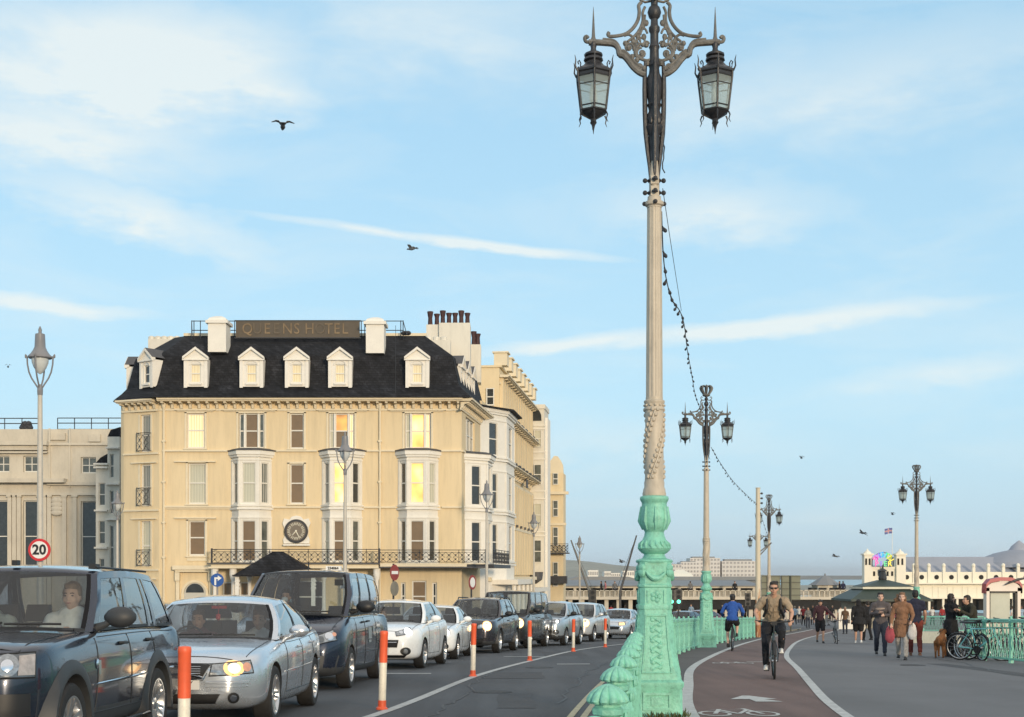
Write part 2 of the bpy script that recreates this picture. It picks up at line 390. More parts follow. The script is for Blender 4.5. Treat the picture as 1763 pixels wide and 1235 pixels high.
# beach, sea
SEA = mat('sea_water', (.16,.26,.30), .25, var=.15, scale=.02, bump=.5, bscale=.6, spec=.35)
g = MB(); g.grid(lambda u, y: (u, y, -9.0), [-6000,-500,62,300,1000,9000], [-400,0,180,600,2000,9000,30000])
tag(g.build('sea', SEA, smooth=0), kind='structure')
BEACH = mat('shingle_beach', (.34,.27,.19), .95, var=.2, scale=1.5, bump=.6, bscale=12)
g = MB(); g.grid(lambda u, y: (u, y, -5.2-(u-12)*.025), [12,20,40,80,150], [-60,0,60,120,180,300]); tag(g.build('beach', BEACH, smooth=0), kind='structure')
# sea wall under the promenade edge
g = MB(); g.grid(lambda u, y: (edge_r(y)+.6+(0 if u else 0), y, zg(y)+.012 if u else -6.5), [0,1], PY); tag(g.build('sea_wall', KERB, smooth=0), 'stone sea wall below the promenade edge', 'wall')
g = MB(); g.grid(lambda u, y: (u, y, zg(y)+.004), [24,34,48,60], frange(64,180,40)); tag(g.build('forecourt', PROM, smooth=0), kind='structure')
# ============================================================ ornate seafront lamp standards
U = 1/144.0
def ly(py): return (1232-py)*U
def ornate_lamp_parts(root):
    # square plinth with panels
    g = MB()
    def sq(hw, z, ch=.12):   # chamfered square section
        c = hw*ch*2; a = hw-c
        return [(hw,-a,z),(hw,a,z),(a,hw,z),(-a,hw,z),(-hw,a,z),(-hw,-a,z),(-a,-hw,z),(a,-hw,z)]
    def loftsq(rows): g.loft([sq(r*U, ly(y), ch) for r, y, ch in rows])
    loftsq([(47,1236,.05),(46,1228,.05),(44,1222,.05),(43,1180,.05),(46,1174,.05),(46,1168,.05),(42,1163,.08)])
    loftsq([(43,1166,.08),(42,1158,.1),(38,1140,.13),(33,1110,.15),(29,1070,.15),(27.5,1044,.15),(27,1040,.15)])
    loftsq([(29,1044,.15),(29.5,1040,.15),(29,1037,.15)])
    loftsq([(27,1038,.15),(26.5,1008,.15),(28,1006,.15),(28,1003,.15),(26.5,1001,.15),(26,985,.15),(27,972,.15),(27,964,.15)])
    # raised frames and panel relief on the four faces
    for k in range(4):
        g.X = Matrix.Rotation(k*pi/2, 4, 'Z')
        z0, z1 = ly(1215), ly(1185)
        for a in ((-24,-20),(20,24)): g.box(a[0]*U, a[1]*U, -43.8*U-.012, -43*U, z0, z1)
        g.box(-24*U,24*U,-43.8*U-.012,-43*U,z1-.03,z1); g.box(-24*U,24*U,-43.8*U-.012,-43*U,z0,z0+.03)
        g.box(-10*U,10*U,-43.8*U-.008,-43*U,ly(1207),ly(1192))
        def hw(py): 
            T = [(1158,42),(1140,38),(1110,33),(1070,29),(1044,27.5)]
            for i in range(4):
                if py >= T[i+1][0]: 
                    t = (T[i][0]-py)/(T[i][0]-T[i+1][0]); return T[i][1]+(T[i+1][1]-T[i][1])*max(0,t)
            return 27.5
        for sgn in (-1, 1):
            g.tube([(sgn*hw(p)*.62*U, -hw(p)*U-.004, ly(p)) for p in (1152,1140,1125,1110,1090,1070,1055)], .011, 6)
        for p in (1152,1055): g.tube([(-hw(p)*.62*U,-hw(p)*U-.004,ly(p)),(hw(p)*.62*U,-hw(p)*U-.004,ly(p))], .011, 6)
        for i, p in enumerate(range(1062,1150,9)):     # leaf scroll relief
            s_ = 1 if i % 2 else -1; r_ = .020+.002*(i%3)
            g.ball((s_*6*U, -hw(p)*U-.002, ly(p)), (r_*1.5, .014, r_*1.3), 8); g.ball((-s_*9*U, -hw(p)*U, ly(p+3)), (.018,.012,.024), 6)
            g.tube([(s_*10*U,-hw(p)*U-.006,ly(p-4)),(0,-hw(p)*U-.008,ly(p)),(-s_*8*U,-hw(p)*U-.006,ly(p+5))], .008, 5)
        # square rosette panel
        for a in ((-15,-13),(13,15)): g.box(a[0]*U,a[1]*U,-27*U-.012,-26*U,ly(1034),ly(1012))
        for q in range(5):
            an = 2*pi*q/5; g.ball((6*U*cos(an), -27*U, ly(1023)+6*U*sin(an)), (.030,.018,.030), 7)
        g.ball((0,-27*U,ly(1023)), .02, 6)
        # swag under the capital
        g.tube([(x*U, -28*U-.01, ly(980+12*(1-(x/17)**2))) for x in range(-17,18,3)], [.015,.02,.026,.03,.034,.036,.036,.034,.03,.026,.02,.015], 7)
        g.X = Matrix.Rotation(k*pi/2+pi/4, 4, 'Z')
        for dz, r_ in ((974,.05),(982,.055),(990,.04),(997,.028)): g.ball((0,-33*U+(.03 if dz > 985 else 0), ly(dz)), (r_,r_*.8,r_), 8)
    g.X = Matrix.Identity(4)
    zs = [(31,965),(32,962),(31,960),(27,959),(21,957),(18,952),(18,950),(22,948),(27,943),(28,940),(27,937),(24,932),(20,924),(17.5,918),(16.5,912),(18,909),(21,905),(23.5,898),(24.5,888),(24,880),(22.5,872),(21.5,864),(22,861),(24.5,857),(25,854),(24,851),(20,849.5)]
    g.lathe([(r*U, ly(y)) for r, y in zs], 24)
    for k in range(16):                                # pointed leaves round the ring and gadroons on the vase
        a = 2*pi*k/16
        g.tube([(21*U*cos(a), 21*U*sin(a), ly(927)), (25.5*U*cos(a+.06), 25.5*U*sin(a+.06), ly(934)), (28.5*U*cos(a+.16), 28.5*U*sin(a+.16), ly(941))], [.008,.024,.004], 6)
        if k % 2 == 0:
            g.tube([(20*U*cos(a), 20*U*sin(a), ly(908)), (24.5*U*cos(a), 24.5*U*sin(a), ly(893)), (22.5*U*cos(a), 22.5*U*sin(a), ly(868))], [.01,.03,.012], 6)
    g.build('pedestal', GREEN, root)
    # cream column
    g = MB()
    g.lathe([(r*U, ly(y)) for r, y in [(20,849.5),(20.5,846),(19.5,842),(19,838),(17.5,835),(17.5,826),(16.5,823),(16.5,820)]], 24)
    g.lathe([(r*U, ly(y)) for r, y in [(16.2,822),(15.6,702)]], 24)
    for k in range(3):                                 # spiral garland in relief
        pts = []; n = 26
        for i in range(n+1):
            t = i/n; a = 2*pi*(k/3)+t*2.6; py = 820-t*116; r_ = 16.2*U
            pts.append((r_*cos(a), r_*sin(a), ly(py)))
            if i % 2 == 0: 
                for dd in (-.28,.28): g.ball((r_*cos(a+dd), r_*sin(a+dd), ly(py-3)), (.024,.024,.03), 6)
        g.tube(pts, .014, 6)
    g.lathe([(r*U, ly(y)) for r, y in [(16,703),(17.5,701),(17.5,698),(16.2,696),(16.2,692),(18,689),(18,686),(15,684)]], 24)
    for k in range(12):
        a = 2*pi*k/12; g.ball((16.6*U*cos(a), 16.6*U*sin(a), ly(694)), (.02,.02,.016), 6)
    # fluted shaft
    n = 48
    flute = lambda q, z: 1-.075*(.5+.5*cos(12*q))**1.5
    g.lathe([(14.8*U, ly(685)),(14.8*U, ly(680))], 24)
    g.lathe([(14.6*U, ly(681)),(14.2*U, ly(600)),(13.4*U, ly(480)),(12.6*U, ly(352))], n, mod=flute)
    g.lathe([(r*U, ly(y)) for r, y in [(13,353),(13,351),(16,349),(16.5,346),(16,343),(12,341),(11.5,334)]], 24)
    # upper cream core, spool rings with balls
    g.lathe([(r*U, ly(y)) for r, y in [(9,336),(9,300),(8,292),(6.5,276),(5,262)]], 16)
    for y in (330,322,310,304): g.box(-7*U,7*U,-10.5*U,10.5*U,ly(y+4),ly(y-4))
    g.build('column', CREAMP, root)
    g = MB()
    for y in (327, 306):
        g.lathe([(10*U, ly(y+3)),(12*U, ly(y+1)),(12*U,ly(y-1)),(10*U,ly(y-3))], 16)
        for k in range(4):
            a = pi/4+k*pi/2 if False else k*pi/2; g.tube([(9*U*cos(a),9*U*sin(a),ly(y)),(15*U*cos(a),15*U*sin(a),ly(y))], .014, 6); g.ball((16*U*cos(a),16*U*sin(a),ly(y)), .030, 8)
    for k in range(4):
        a = k*pi/2; g.tube([(12*U*cos(a),12*U*sin(a),ly(346)),(16*U*cos(a),16*U*sin(a),ly(346))], .012, 6); g.ball((17*U*cos(a),17*U*sin(a),ly(346)), .028, 8)
    # straps of the basket
    for k in range(4):
        a = k*pi/2
        P = [(7,302),(8.5,282),(11.5,255),(14.5,225),(16,190),(16.5,150),(16.5,120),(15,100)]
        g.tube([(r*U*cos(a), r*U*sin(a), ly(y)) for r, y in P], [.016,.020,.026,.03,.03,.03,.026,.02], 6)
    # dark core with mouldings
    core = [(6.5,272),(7.5,262),(7,250),(8.5,240),(8,228),(11,222),(12.5,214),(10,208),(12,200),(10,192),(8,186),(9,180),(10.5,176),(9,172),(10.5,160),(11.5,145),(10.5,128),(8,122),(7,112),(8.5,108),(7,100),(6.5,80),(8,76),(6,70),(6,52),(8,48),(8,42),(5.5,38),(5,28),(8,24),(10,16),(8,8),(5,4),(5,-4),(7.5,-8),(7.5,-12),(5,-14),(4,-20),(4,-30)]
    g.lathe([(r*U*1.2, ly(y)) for r, y in core], 16)
    for k in range(6):
        a = 2*pi*k/6; g.ball((12*U*cos(a),12*U*sin(a),ly(205)), (.03,.03,.05), 7)
        g.tube([(11*U*cos(a),11*U*sin(a),ly(160)),(12.5*U*cos(a),12.5*U*sin(a),ly(140)),(9*U*cos(a),9*U*sin(a),ly(122))], [.006,.016,.006], 5)
    # loose festoon wire wound on the right strap
    rr = random.Random(3)
    g.tube([((15+rr.uniform(-3,4))*U, (4+rr.uniform(-4,4))*U, ly(y)) for y in range(130,300,9)], .008, 5)
    g.build('post_head', IRON, root)
    # arms
    for s_ in (1, -1):
        g = MB()
        def pl(P, r, m=None): g.tube([(s_*x*U, 0, ly(y)) for x, y in P], r*1.38, 8, m, flat=1.0)
        def sm(P, k=3):
            out = []
            for i in range(len(P)-1):
                p0, p1, p2, p3 = P[max(i-1,0)], P[i], P[i+1], P[min(i+2,len(P)-1)]
                for j in range(k):
                    t = j/k
                    out.append(tuple(.5*((2*b)+(c-a)*t+(2*a-5*b+4*c-d)*t*t+(-a+3*b-3*c+d)*t**3) for a, b, c, d in zip(p0,p1,p2,p3)))
            return out+[P[-1]]
        def spiral(cx, cy, r0, r1, a0, turns, n=14): return [(cx+(r0+(r1-r0)*i/n)*cos(a0+turns*2*pi*i/n), cy+(r0+(r1-r0)*i/n)*sin(a0+turns*2*pi*i/n)) for i in range(n+1)]
        # main ogee: from the post up and out to the lantern, double moulding
        main = sm([(16,123),(26,119),(36,111),(46,98),(54,90),(60,88),(62,78),(70,70),(84,68),(100,67),(113,67)])
        pl(main, .026); pl([(x, y-6) for x, y in main[3:-5]], .012); 
        pl(sm([(112,67),(118,66),(120,60),(117,57),(114,60)]), .016)
        pl(sm([(16,112),(26,108),(34,101),(42,92),(50,84),(56,81)]), .015)
        # upper bracket sweeping down from the crown
        pl(sm([(22,-2),(27,4),(26,14),(28,28),(36,42),(48,52),(62,56),(76,57),(80,54),(78,50)]), .016)
        pl(sm([(16,6),(20,16),(20,30),(26,46),(36,58),(46,66)]), .012)
        pl(sm([(16,20),(18,36),(24,52),(30,64),(34,74)]), .010)
        # scrolls
        pl(spiral(22, 86, 10, 2, -pi/2, 1.25), .012); pl(sm([(4,96),(12,99),(20,97),(30,92),(33,84),(30,76),(24,70),(18,74)]), .015)
        pl(spiral(26, 109, 6, 1.5, pi/2, 1.2), .010); pl(spiral(44, 76, 8, 2, pi, 1.3), .011); pl(sm([(34,86),(32,72),(36,60),(44,54),(52,56)]), .012)
        pl(spiral(22, 64, 8, 2, 0, 1.2), .010); pl(sm([(12,52),(16,44),(22,46),(24,54)]), .010); pl(spiral(14,70,5,1.5,pi,1.1), .009)
        for bx, by in ((22,88),(14,72),(45,77),(30,98),(50,69),(12,104),(38,92),(18,112)): g.ball((s_*bx*U,0,ly(by)), .034, 7)
        for bx, by in ((18,58),(26,50),(36,66),(14,34),(20,40),(28,58),(34,78)): g.ball((s_*bx*U,0,ly(by)), (.032,.018,.042), 6)
        # thin plate giving the arm its depth
        g.tube([(s_*x*U, .02, ly(y+3)) for x, y in main], .014, 6)
        g.lathe([(4.5*U,ly(72)),(5.5*U,ly(66)),(4.5*U,ly(62)),(3.2*U,ly(58)),(2.4*U,ly(45)),(1.4*U,ly(24)),(.3*U,ly(6))], 8, (s_*105*U,0,0))
        g.build('arm', IRON2, root)
        # lantern
        g = MB(); c = (s_*105*U, 0, 0)
        L = lambda rows, n=12, rot=0: g.lathe([(r*U, ly(y)) for r, y in rows], n, c, rot=rot)
        L([(5,66),(6,72),(4.5,78),(6,84),(13,86),(16,88),(16,91),(12,93),(16,95),(17,99),(13,101),(15,106)], 12)
        L([(15,104),(20,110),(30,116),(33,119),(33,122),(30,124),(30,128)], 6, pi/6)
        HEX = [(2*pi*k/6+pi/6) for k in range(6)]
        def hp(r, y, a): return (c[0]+r*U*cos(a), r*U*sin(a), ly(y))
        for a in HEX:
            g.tube([hp(32,118,a),hp(31,132,a),hp(24,187,a)], .0125, 6)
            g.tube([hp(33,122,a),hp(37,114,a),hp(36,104,a),hp(38,96,a)], [.012,.010,.008,.003], 5)
            g.tube([hp(27,116,a),hp(26,108,a),hp(29,104,a),hp(32,107,a),hp(30,111,a)], .008, 5)
            g.tube([hp(24,190,a),hp(27,196,a),hp(25,203,a),hp(28,209,a)], [.011,.009,.007,.003], 5)
            b = a+pi/3
            for r, y, w_ in ((31,130,.011),(28.6,144,.007),(25,180,.009),(23.5,187,.013)):
                g.tube([hp(r,y,a),hp(r,y,b)], w_, 5)
        L([(24,186),(22,190),(14,195),(6,200),(5,204),(6.5,206),(3.5,210),(1.5,218),(.3,226)], 6, pi/6)
        lan = g.build('lantern', IRON, root)
        g = MB()
        g.loft([[hp(30.2,131,a) for a in HEX],[hp(23.4,186,a) for a in HEX]], caps=False)
        g.build('glazing', LGLASS, lan, smooth=0)
        g = MB(); g.lathe([(3*U,ly(130)),(4*U,ly(140)),(6*U,ly(150)),(7*U,ly(165)),(4*U,ly(176)),(1*U,ly(178))], 10, c); g.build('bulb', WHITEP, lan)
    # crown finial
    g = MB()
    for k in range(8):
        a = 2*pi*k/8
        P = [(8,-22),(16,-34),(27,-50),(31,-62),(26,-72),(16,-74),(8,-68),(3,-66)]
        g.tube([(r*U*cos(a), r*U*sin(a), ly(y)) for r, y in P], [.02,.024,.028,.03,.028,.022,.018,.014], 6)
        g.ball((29*U*cos(a), 29*U*sin(a), ly(-64)), .035, 6)
        if k % 2 == 0:
            g.tube([(r*U*cos(a), r*U*sin(a), ly(y)) for r, y in [(6,-4),(16,-2),(24,-6),(28,-14),(24,-20),(18,-16)]], .016, 6)
    g.lathe([(r*U, ly(y)) for r, y in [(10,-20),(18,-24),(20,-28),(18,-32),(10,-33)]], 16)
    g.lathe([(r*U, ly(y)) for r, y in [(3,-20),(3,-68),(6,-72),(5,-76),(1,-80),(.3,-84)]], 8)
    g.build('crown', IRON2, root)
l1Y = 16.0
lamp1 = thing('ornate_street_lamp', 'nearest and tallest-looking ornate green and cream twin lantern lamp standard rising from the railing', 'lamp standard', (wx(1126.5, l1Y), l1Y, zg(l1Y)-.02), 0, 'ornate twin lantern lamp standards')
ornate_lamp_parts(lamp1)
def lampat(px, top, base_Y, label, rz=0, s=1.0):
    return dup(lamp1, None, (wx(px, base_Y), base_Y, zg(base_Y)), rz, label, (s,s,s))
lampat(1216, 0, 46.3, 'rust-streaked ornate twin lantern lamp standard beside the railing behind the blue-shirted cyclist')
lampat(1578, 0, 70.5, 'ornate twin lantern lamp standard rising behind the dark green roofed kiosk')
lampat(1324, 0, 88, 'ornate twin lantern lamp standard just right of the bare cream pole', .25)
lampat(1305, 0, 122, 'smallest farthest ornate lamp standard, its twin lanterns either side of the bare cream pole', 0)

# rust stain patches on the second lamp are in its column paint; tuft of weeds at the nearest plinth
WEED = mat('weed_leaves', (.055,.07,.02), .7, var=.4, scale=30)
g = MB(); rr = random.Random(5)
for k in range(150):
    a = rr.uniform(0, 2*pi); s_ = rr.choice((-1,1)); x = rr.uniform(-.36,.36); y = -.34 if rr.random() < .6 else rr.uniform(-.34,.3)
    if y > -.33: x = .35 if rr.random() < .7 else -.35
    hgt = rr.uniform(.03,.10); b = (lamp1.location.x+x+rr.uniform(-.04,.04), lamp1.location.y+y+rr.uniform(-.05,.03), zg(16)); 
    t = (b[0]+rr.uniform(-.05,.05), b[1]+rr.uniform(-.05,.05), b[2]+hgt); wd = rr.uniform(.006,.015)
    g.add([(b[0]-wd*cos(a),b[1]-wd*sin(a),b[2]),(b[0]+wd*cos(a),b[1]+wd*sin(a),b[2]),((b[0]+t[0])/2+wd*1.3,(b[1]+t[1])/2,b[2]+hgt*.6),t], [(0,1,2,3)])
tag(g.build('weeds', WEED, smooth=0), 'tuft of dark weeds growing round the foot of the nearest lamp', 'weeds', kind='stuff')

# ------------------------------------------------------------ railings
def arc_points(f, y0, y1, step):
    pts = []; y = y0; pts.append((f(y), y)); acc = 0
    while y < y1:
        ny = y+.02; acc += hypot(f(ny)-f(y), .02); y = ny
        if acc >= step: pts.append((f(y), y)); acc = 0
    return pts
def shell_post_mesh():
    g = MB()
    g.lathe([(.075,0),(.075,.10),(.060,.115),(.058,.66),(.066,.68),(.066,.70),(.055,.715),(.050,.78),(.062,.795),(.062,.81),(.050,.825),(.050,.895),(.064,.905),(.066,.925),(.054,.935),(.054,.95)], 8, rot=pi/8)
    n = 84
    g.lathe([(.050,.946),(.078,.948),(.086,.957),(.083,.970),(.068,.992),(.045,1.009),(.022,1.020),(.008,1.024)], n, mod=lambda q, z: (.84+.17*abs(sin(6*q))**.6) if z > .915 else 1)
    for k in range(8):
        a = 2*pi*k/8; g.ball((.058*cos(a), .058*sin(a), .77), (.012,.012,.03), 6)
    return g.mesh('railing_post', GREEN)
def panel_mesh(L, H=.98, n=9, name='railing_panel', lean=False):
    g = MB(); hl = L/2
    g.box(-hl,hl,-.028,.028,H-.055,H-.005); g.tube([(-hl,0,H),(hl,0,H)], .032, 8); g.box(-hl,hl,-.02,.02,.085,.13); g.box(-hl,hl,-.014,.014,H-.19,H-.165)
    for i in range(n):
        x = -hl+(i+.5)*L/n; w_ = L/n
        for s_ in (-1, 1):                              # crossing ogee bars
            P = [(x+s_*w_*.46, .12), (x+s_*w_*.42, .24), (x+s_*w_*.16, .40), (x+s_*w_*.06,.5), (x+s_*w_*.16,.60), (x+s_*w_*.42,.74), (x+s_*w_*.46,H-.17)]
            g.tube([(a, 0, b) for a, b in P], .0085 if lean else .0105, 5)
        g.ball((x,0,.5), (.022,.016,.03), 6); g.ball((x,0,H-.12), (.024,.018,.03), 6); g.tube([(x,0,H-.17),(x,0,H-.05)], .009, 5); g.ball((x,0,.10), (.02,.016,.02), 6)
        g.ball((x+w_*.5,0,H-.02), (.02,.03,.018), 5)
        if not lean: g.tube([(x,0,.13),(x,0,.30)], .009, 5)
    return g.mesh(name, GREEN)
def run_rail(root, pts, post_me, panel_me, L0, baseoff=.0, posts=True):
    for i, p in enumerate(pts):
        if posts:
            o = link(bpy.data.objects.new('post', post_me), root); o.location = (p[0], p[1], zg(p[1])+baseoff)
        if i < len(pts)-1:
            q = pts[i+1]; mx_, my_ = (p[0]+q[0])/2, (p[1]+q[1])/2
            d = V((q[0]-p[0], q[1]-p[1], zg(q[1])-zg(p[1])))
            o = link(bpy.data.objects.new('panel', panel_me), root)
            o.location = (mx_, my_, (zg(p[1])+zg(q[1]))/2+baseoff)
            o.rotation_euler = (0, -math.asin(d.z/d.length), atan2(d.y, d.x)); o.scale = (d.length/L0, 1, 1)
post_me = shell_post_mesh(); pm = panel_mesh(1.25, H=.68, n=6)
r1 = link(bpy.data.objects.new('seafront_railing', None)); tag(r1, 'pale green railing with fluted shell-shaped post caps leading up to the nearest lamp', 'railing', 'pale green seafront railings')
run_rail(r1, arc_points(rail, 2.44, 15.6, 1.42), post_me, pm, 1.25)
g = MB()
g.lathe([(.06,0),(.06,.1),(.045,.12),(.045,.95),(.06,.97),(.06,1.0),(.03,1.03),(.035,1.06),(.02,1.09)], 8, rot=pi/8); pm2p = g.mesh('slim_post', GREEN)
pm2 = panel_mesh(1.8, H=1.0, n=7, lean=True)
r2 = link(bpy.data.objects.new('seafront_railing', None)); tag(r2, 'pale green openwork railing curving between the nearest lamp and the second lamp', 'railing', 'pale green seafront railings')
run_rail(r2, arc_points(rail, 16.6, 46.0, 1.83), pm2p, pm2, 1.8)
r3 = link(bpy.data.objects.new('seafront_railing', None)); tag(r3, 'pale green openwork railing running from the second lamp to the bare cream pole', 'railing', 'pale green seafront railings')
run_rail(r3, arc_points(rail, 46.8, 68.6, 1.83), pm2p, pm2, 1.8)
# right-hand railing on the promenade edge
pm3 = panel_mesh(1.8, H=1.02, n=7)
g = MB(); g.lathe([(.10,0),(.10,.12),(.07,.15),(.065,.9),(.085,.95),(.10,1.02),(.10,1.08),(.12,1.10),(.13,1.14),(.11,1.22),(.06,1.28),(.01,1.30)], 16, mod=lambda q, z: 1+.03*cos(8*q)); pm3p = g.mesh('urn_post', GREEN)
r4 = link(bpy.data.objects.new('seafront_railing', None)); tag(r4, 'pale green railing along the seaward promenade edge behind the parked bicycles', 'railing', 'pale green seafront railings')
run_rail(r4, arc_points(edge_r, 24, 36.5, 1.83), pm2p, pm3, 1.8)
# low white wall with green panels farther round
r5 = link(bpy.data.objects.new('parapet', None)); tag(r5, 'low white wall topped by a green panelled railing behind the brown dog', 'wall')
WW = mat('white_wall_paint', (.66,.64,.52), .7, var=.08, scale=2, dirt=.2)
g = MB(); pp = [(16.2,54.2),(17.2,53.4),(20.5,52.6),(23,50)]
for a, b in zip(pp[:-1], pp[1:]):
    d = V((b[0]-a[0], b[1]-a[1], 0)); n_ = V((-d.y, d.x, 0)).normalized()*.18; zb = min(zg(a[1]), zg(b[1]))-.1
    g.loft([[ (p[0]-n_.x, p[1]-n_.y, zb), (p[0]+n_.x, p[1]+n_.y, zb), (p[0]+n_.x, p[1]+n_.y, zg(p[1])+.48), (p[0]-n_.x, p[1]-n_.y, zg(p[1])+.48)] for p in (a, b)])
g.build('plinth_wall', WW, r5, smooth=0)
for a, b in zip(pp[:-1], pp[1:]):
    k = 3
    for j in range(k):
        p = [a[i]+(b[i]-a[i])*j/k for i in (0,1)]; q = [a[i]+(b[i]-a[i])*(j+1)/k for i in (0,1)]; d = V((q[0]-p[0], q[1]-p[1], zg(q[1])-zg(p[1])))
        o = link(bpy.data.objects.new('railing_panel', pm2), r5); o.location = ((p[0]+q[0])/2, (p[1]+q[1])/2, (zg(p[1])+zg(q[1]))/2+.46); o.rotation_euler = (0,-math.asin(d.z/d.length), atan2(d.y,d.x)); o.scale = (d.length/1.8,1,.62)

# ------------------------------------------------------------ lane separator posts
def make_post():
    t = thing('marker_post', 'x', 'marker post', group='orange and white lane marker posts')
    g = MB(); g.lathe([(.047,.0),(.047,.07),(.05,.072),(.05,.86),(.046,.86),(.046,.98),(.05,.985)], 14); 
    g2 = MB(); g2.lathe([(.075,0),(.075,.02),(.053,.04),(.052,.12)], 14); g2.build('foot', ORANGE, t)
    g2 = MB(); g2.lathe([(.048,.115),(.048,.62),(.044,.64)], 14); g2.build('white_sleeve', POSTW, t)
    g2 = MB(); g2.lathe([(.050,.60),(.051,.62),(.051,.95),(.053,.955),(.053,.985),(.047,1.0),(.02,1.005)], 14); g2.build('orange_sleeve', ORANGE, t)
    return t
P0 = make_post()
mk = [(316,10.4,'orange and white marker post in front of the silver saloon, nearest to the viewer'),(657.5,gy(1222),'orange and white marker post in front of the dark taxi and white hatchback'),(814,gy(1165),'orange and white marker post beside the white saloon and dark estate'),(912,gy(1138),'orange and white marker post beside the brown van'),(987,gy(1122),'orange and white marker post beside the silver crossover'),(1042,gy(1114.5),'farthest orange and white marker post, by the small silver hatchback')]
for i, (px, Y, lb) in enumerate(mk):
    o = P0 if i == 0 else dup(P0)
    o.location = (wx(px, Y), Y, zg(Y)); o['label'] = lb; o.rotation_euler = (0, R([.5,1.6,1.2,0,.6,.4][i]), 0)

# ------------------------------------------------------------ modern street lamps
STEELW = mat('lamp_post_cream', (.50,.47,.41), .5, var=.1, scale=3, dirt=.2)
GREYP = mat('lamp_head_grey', (.20,.20,.21), .4, var=.15, scale=5)
def make_slamp():
    t = thing('street_lamp', 'x', 'street lamp', group='slender cream street lamps with glass lanterns')
    g = MB(); g.lathe([(.13,0),(.13,.9),(.10,.95),(.085,1.0),(.08,3.5),(.06,7.0),(.055,7.05)], 12); g.build('pole', STEELW, t)
    g = MB(); g.lathe([(.07,6.9),(.075,7.0),(.075,7.12),(.04,7.18)], 10)
    for a in (0, pi/2, pi, 3*pi/2):
        P = [(.03,7.05),(.10,7.16),(.22,7.34),(.29,7.5),(.33,7.7),(.34,7.88),(.37,7.95)]
        g.tube([(r*cos(a), r*sin(a), z) for r, z in P], .022, 6)
    g.build('fork', GREYP, t)
    g = MB(); g.lathe([(.29,7.86),(.31,7.88),(.30,7.92),(.24,7.98),(.18,8.07),(.14,8.16),(.125,8.46),(.12,8.5),(.05,8.52),(.04,8.56),(.05,8.6),(.015,8.7)], 16)
    for a in (0, pi/2, pi, 3*pi/2): g.tube([(.28*cos(a),.28*sin(a),7.9),(.38*cos(a),.38*sin(a),7.9)], .018, 5); g.ball((.38*cos(a),.38*sin(a),7.92), (.025,.025,.06), 6)
    g.build('lantern_hood', GREYP, t)
    g = MB(); g.lathe([(.02,7.45),(.08,7.5),(.16,7.62),(.21,7.75),(.22,7.86)], 14); g.build('glass_bowl', mat('frosted_glass', (.55,.58,.58), .2, var=.05), t)
    return t
sl = make_slamp()
SL = [(69,35,1.0,'tall slender street lamp at left edge carrying the round 20 speed sign'),(594,55,1.0,'slender street lamp standing in front of the middle of the yellow hotel'),(838,72,.97,'slender street lamp at the right corner of the yellow hotel front'),(919,90,.93,'slender street lamp before the long ribbed side terrace'),(998,115,.9,'smallest slender street lamp against sky just left of the nearest lamp standard'),(202,73,.92,'slender street lamp at the left angled corner of the yellow hotel')]
for i, (px, Y, s_, lb) in enumerate(SL):
    o = sl if i == 0 else dup(sl)
    o.location = (wx(px, Y), Y, zg(Y)); o.scale = (1,1,s_); o['label'] = lb
RED = mat('sign_red', (.55,.03,.035), .4, var=.08); SWHITE = mat('sign_white', (.75,.75,.73), .4, var=.04); SBLACK = mat('sign_black', (.012,.012,.013), .5, var=0)
SBLUE = mat('sign_blue', (.02,.09,.33), .4, var=.08)
# 20 sign
yS = 34.8; t = thing('speed_limit_sign', 'round red-rimmed white 20 speed limit sign on the tall lamp post', 'road sign', (wx(68,yS), yS, wz(947,yS)))
g = MB(); g.lathe([(.29,-.012),(.295,0),(.29,.006)], 32, axis='y'); g.build('rim', RED, t)
g = MB(); g.lathe([(.225,-.020),(.225,-.011)], 32, axis='y'); g.build('disc', SWHITE, t)
text_mesh('numerals', '20', .36, SBLACK, t, .003, loc=(0,-.026,-.005), bold=.012)
# ------------------------------------------------------------ festoon lights and cable
def festoon(name, a, b, sag, nb, label, r=.010, bulbs=True):
    a, b = V(a), V(b); pts = []
    for i in range(41):
        t_ = i/40; p = a.lerp(b, t_); p.z -= sag*4*t_*(1-t_); pts.append(p)
    g = MB(); g.tube(pts, r, 6); o = g.build(name, IRON, None); tag(o, label, 'festoon lights', 'cables strung between the lamps')
    if bulbs:
        me = None; rr = random.Random(2)
        for i in range(nb):
            t_ = (i+.5)/nb; p = a.lerp(b, t_); p.z -= sag*4*t_*(1-t_)
            if me is None:
                g = MB(); g.lathe([(.02,0),(.022,-.05),(.03,-.06),(.045,-.11),(.03,-.15),(.005,-.165)], 8); me = g.mesh('bulb', IRON)
            c = link(bpy.data.objects.new('bulb', me), o); c.location = p; c.rotation_euler = (rr.uniform(-.5,.5), rr.uniform(-.5,.5), 0)
    return o
def P3(px, py, Y): return (wx(px,Y), Y, wz(py,Y))
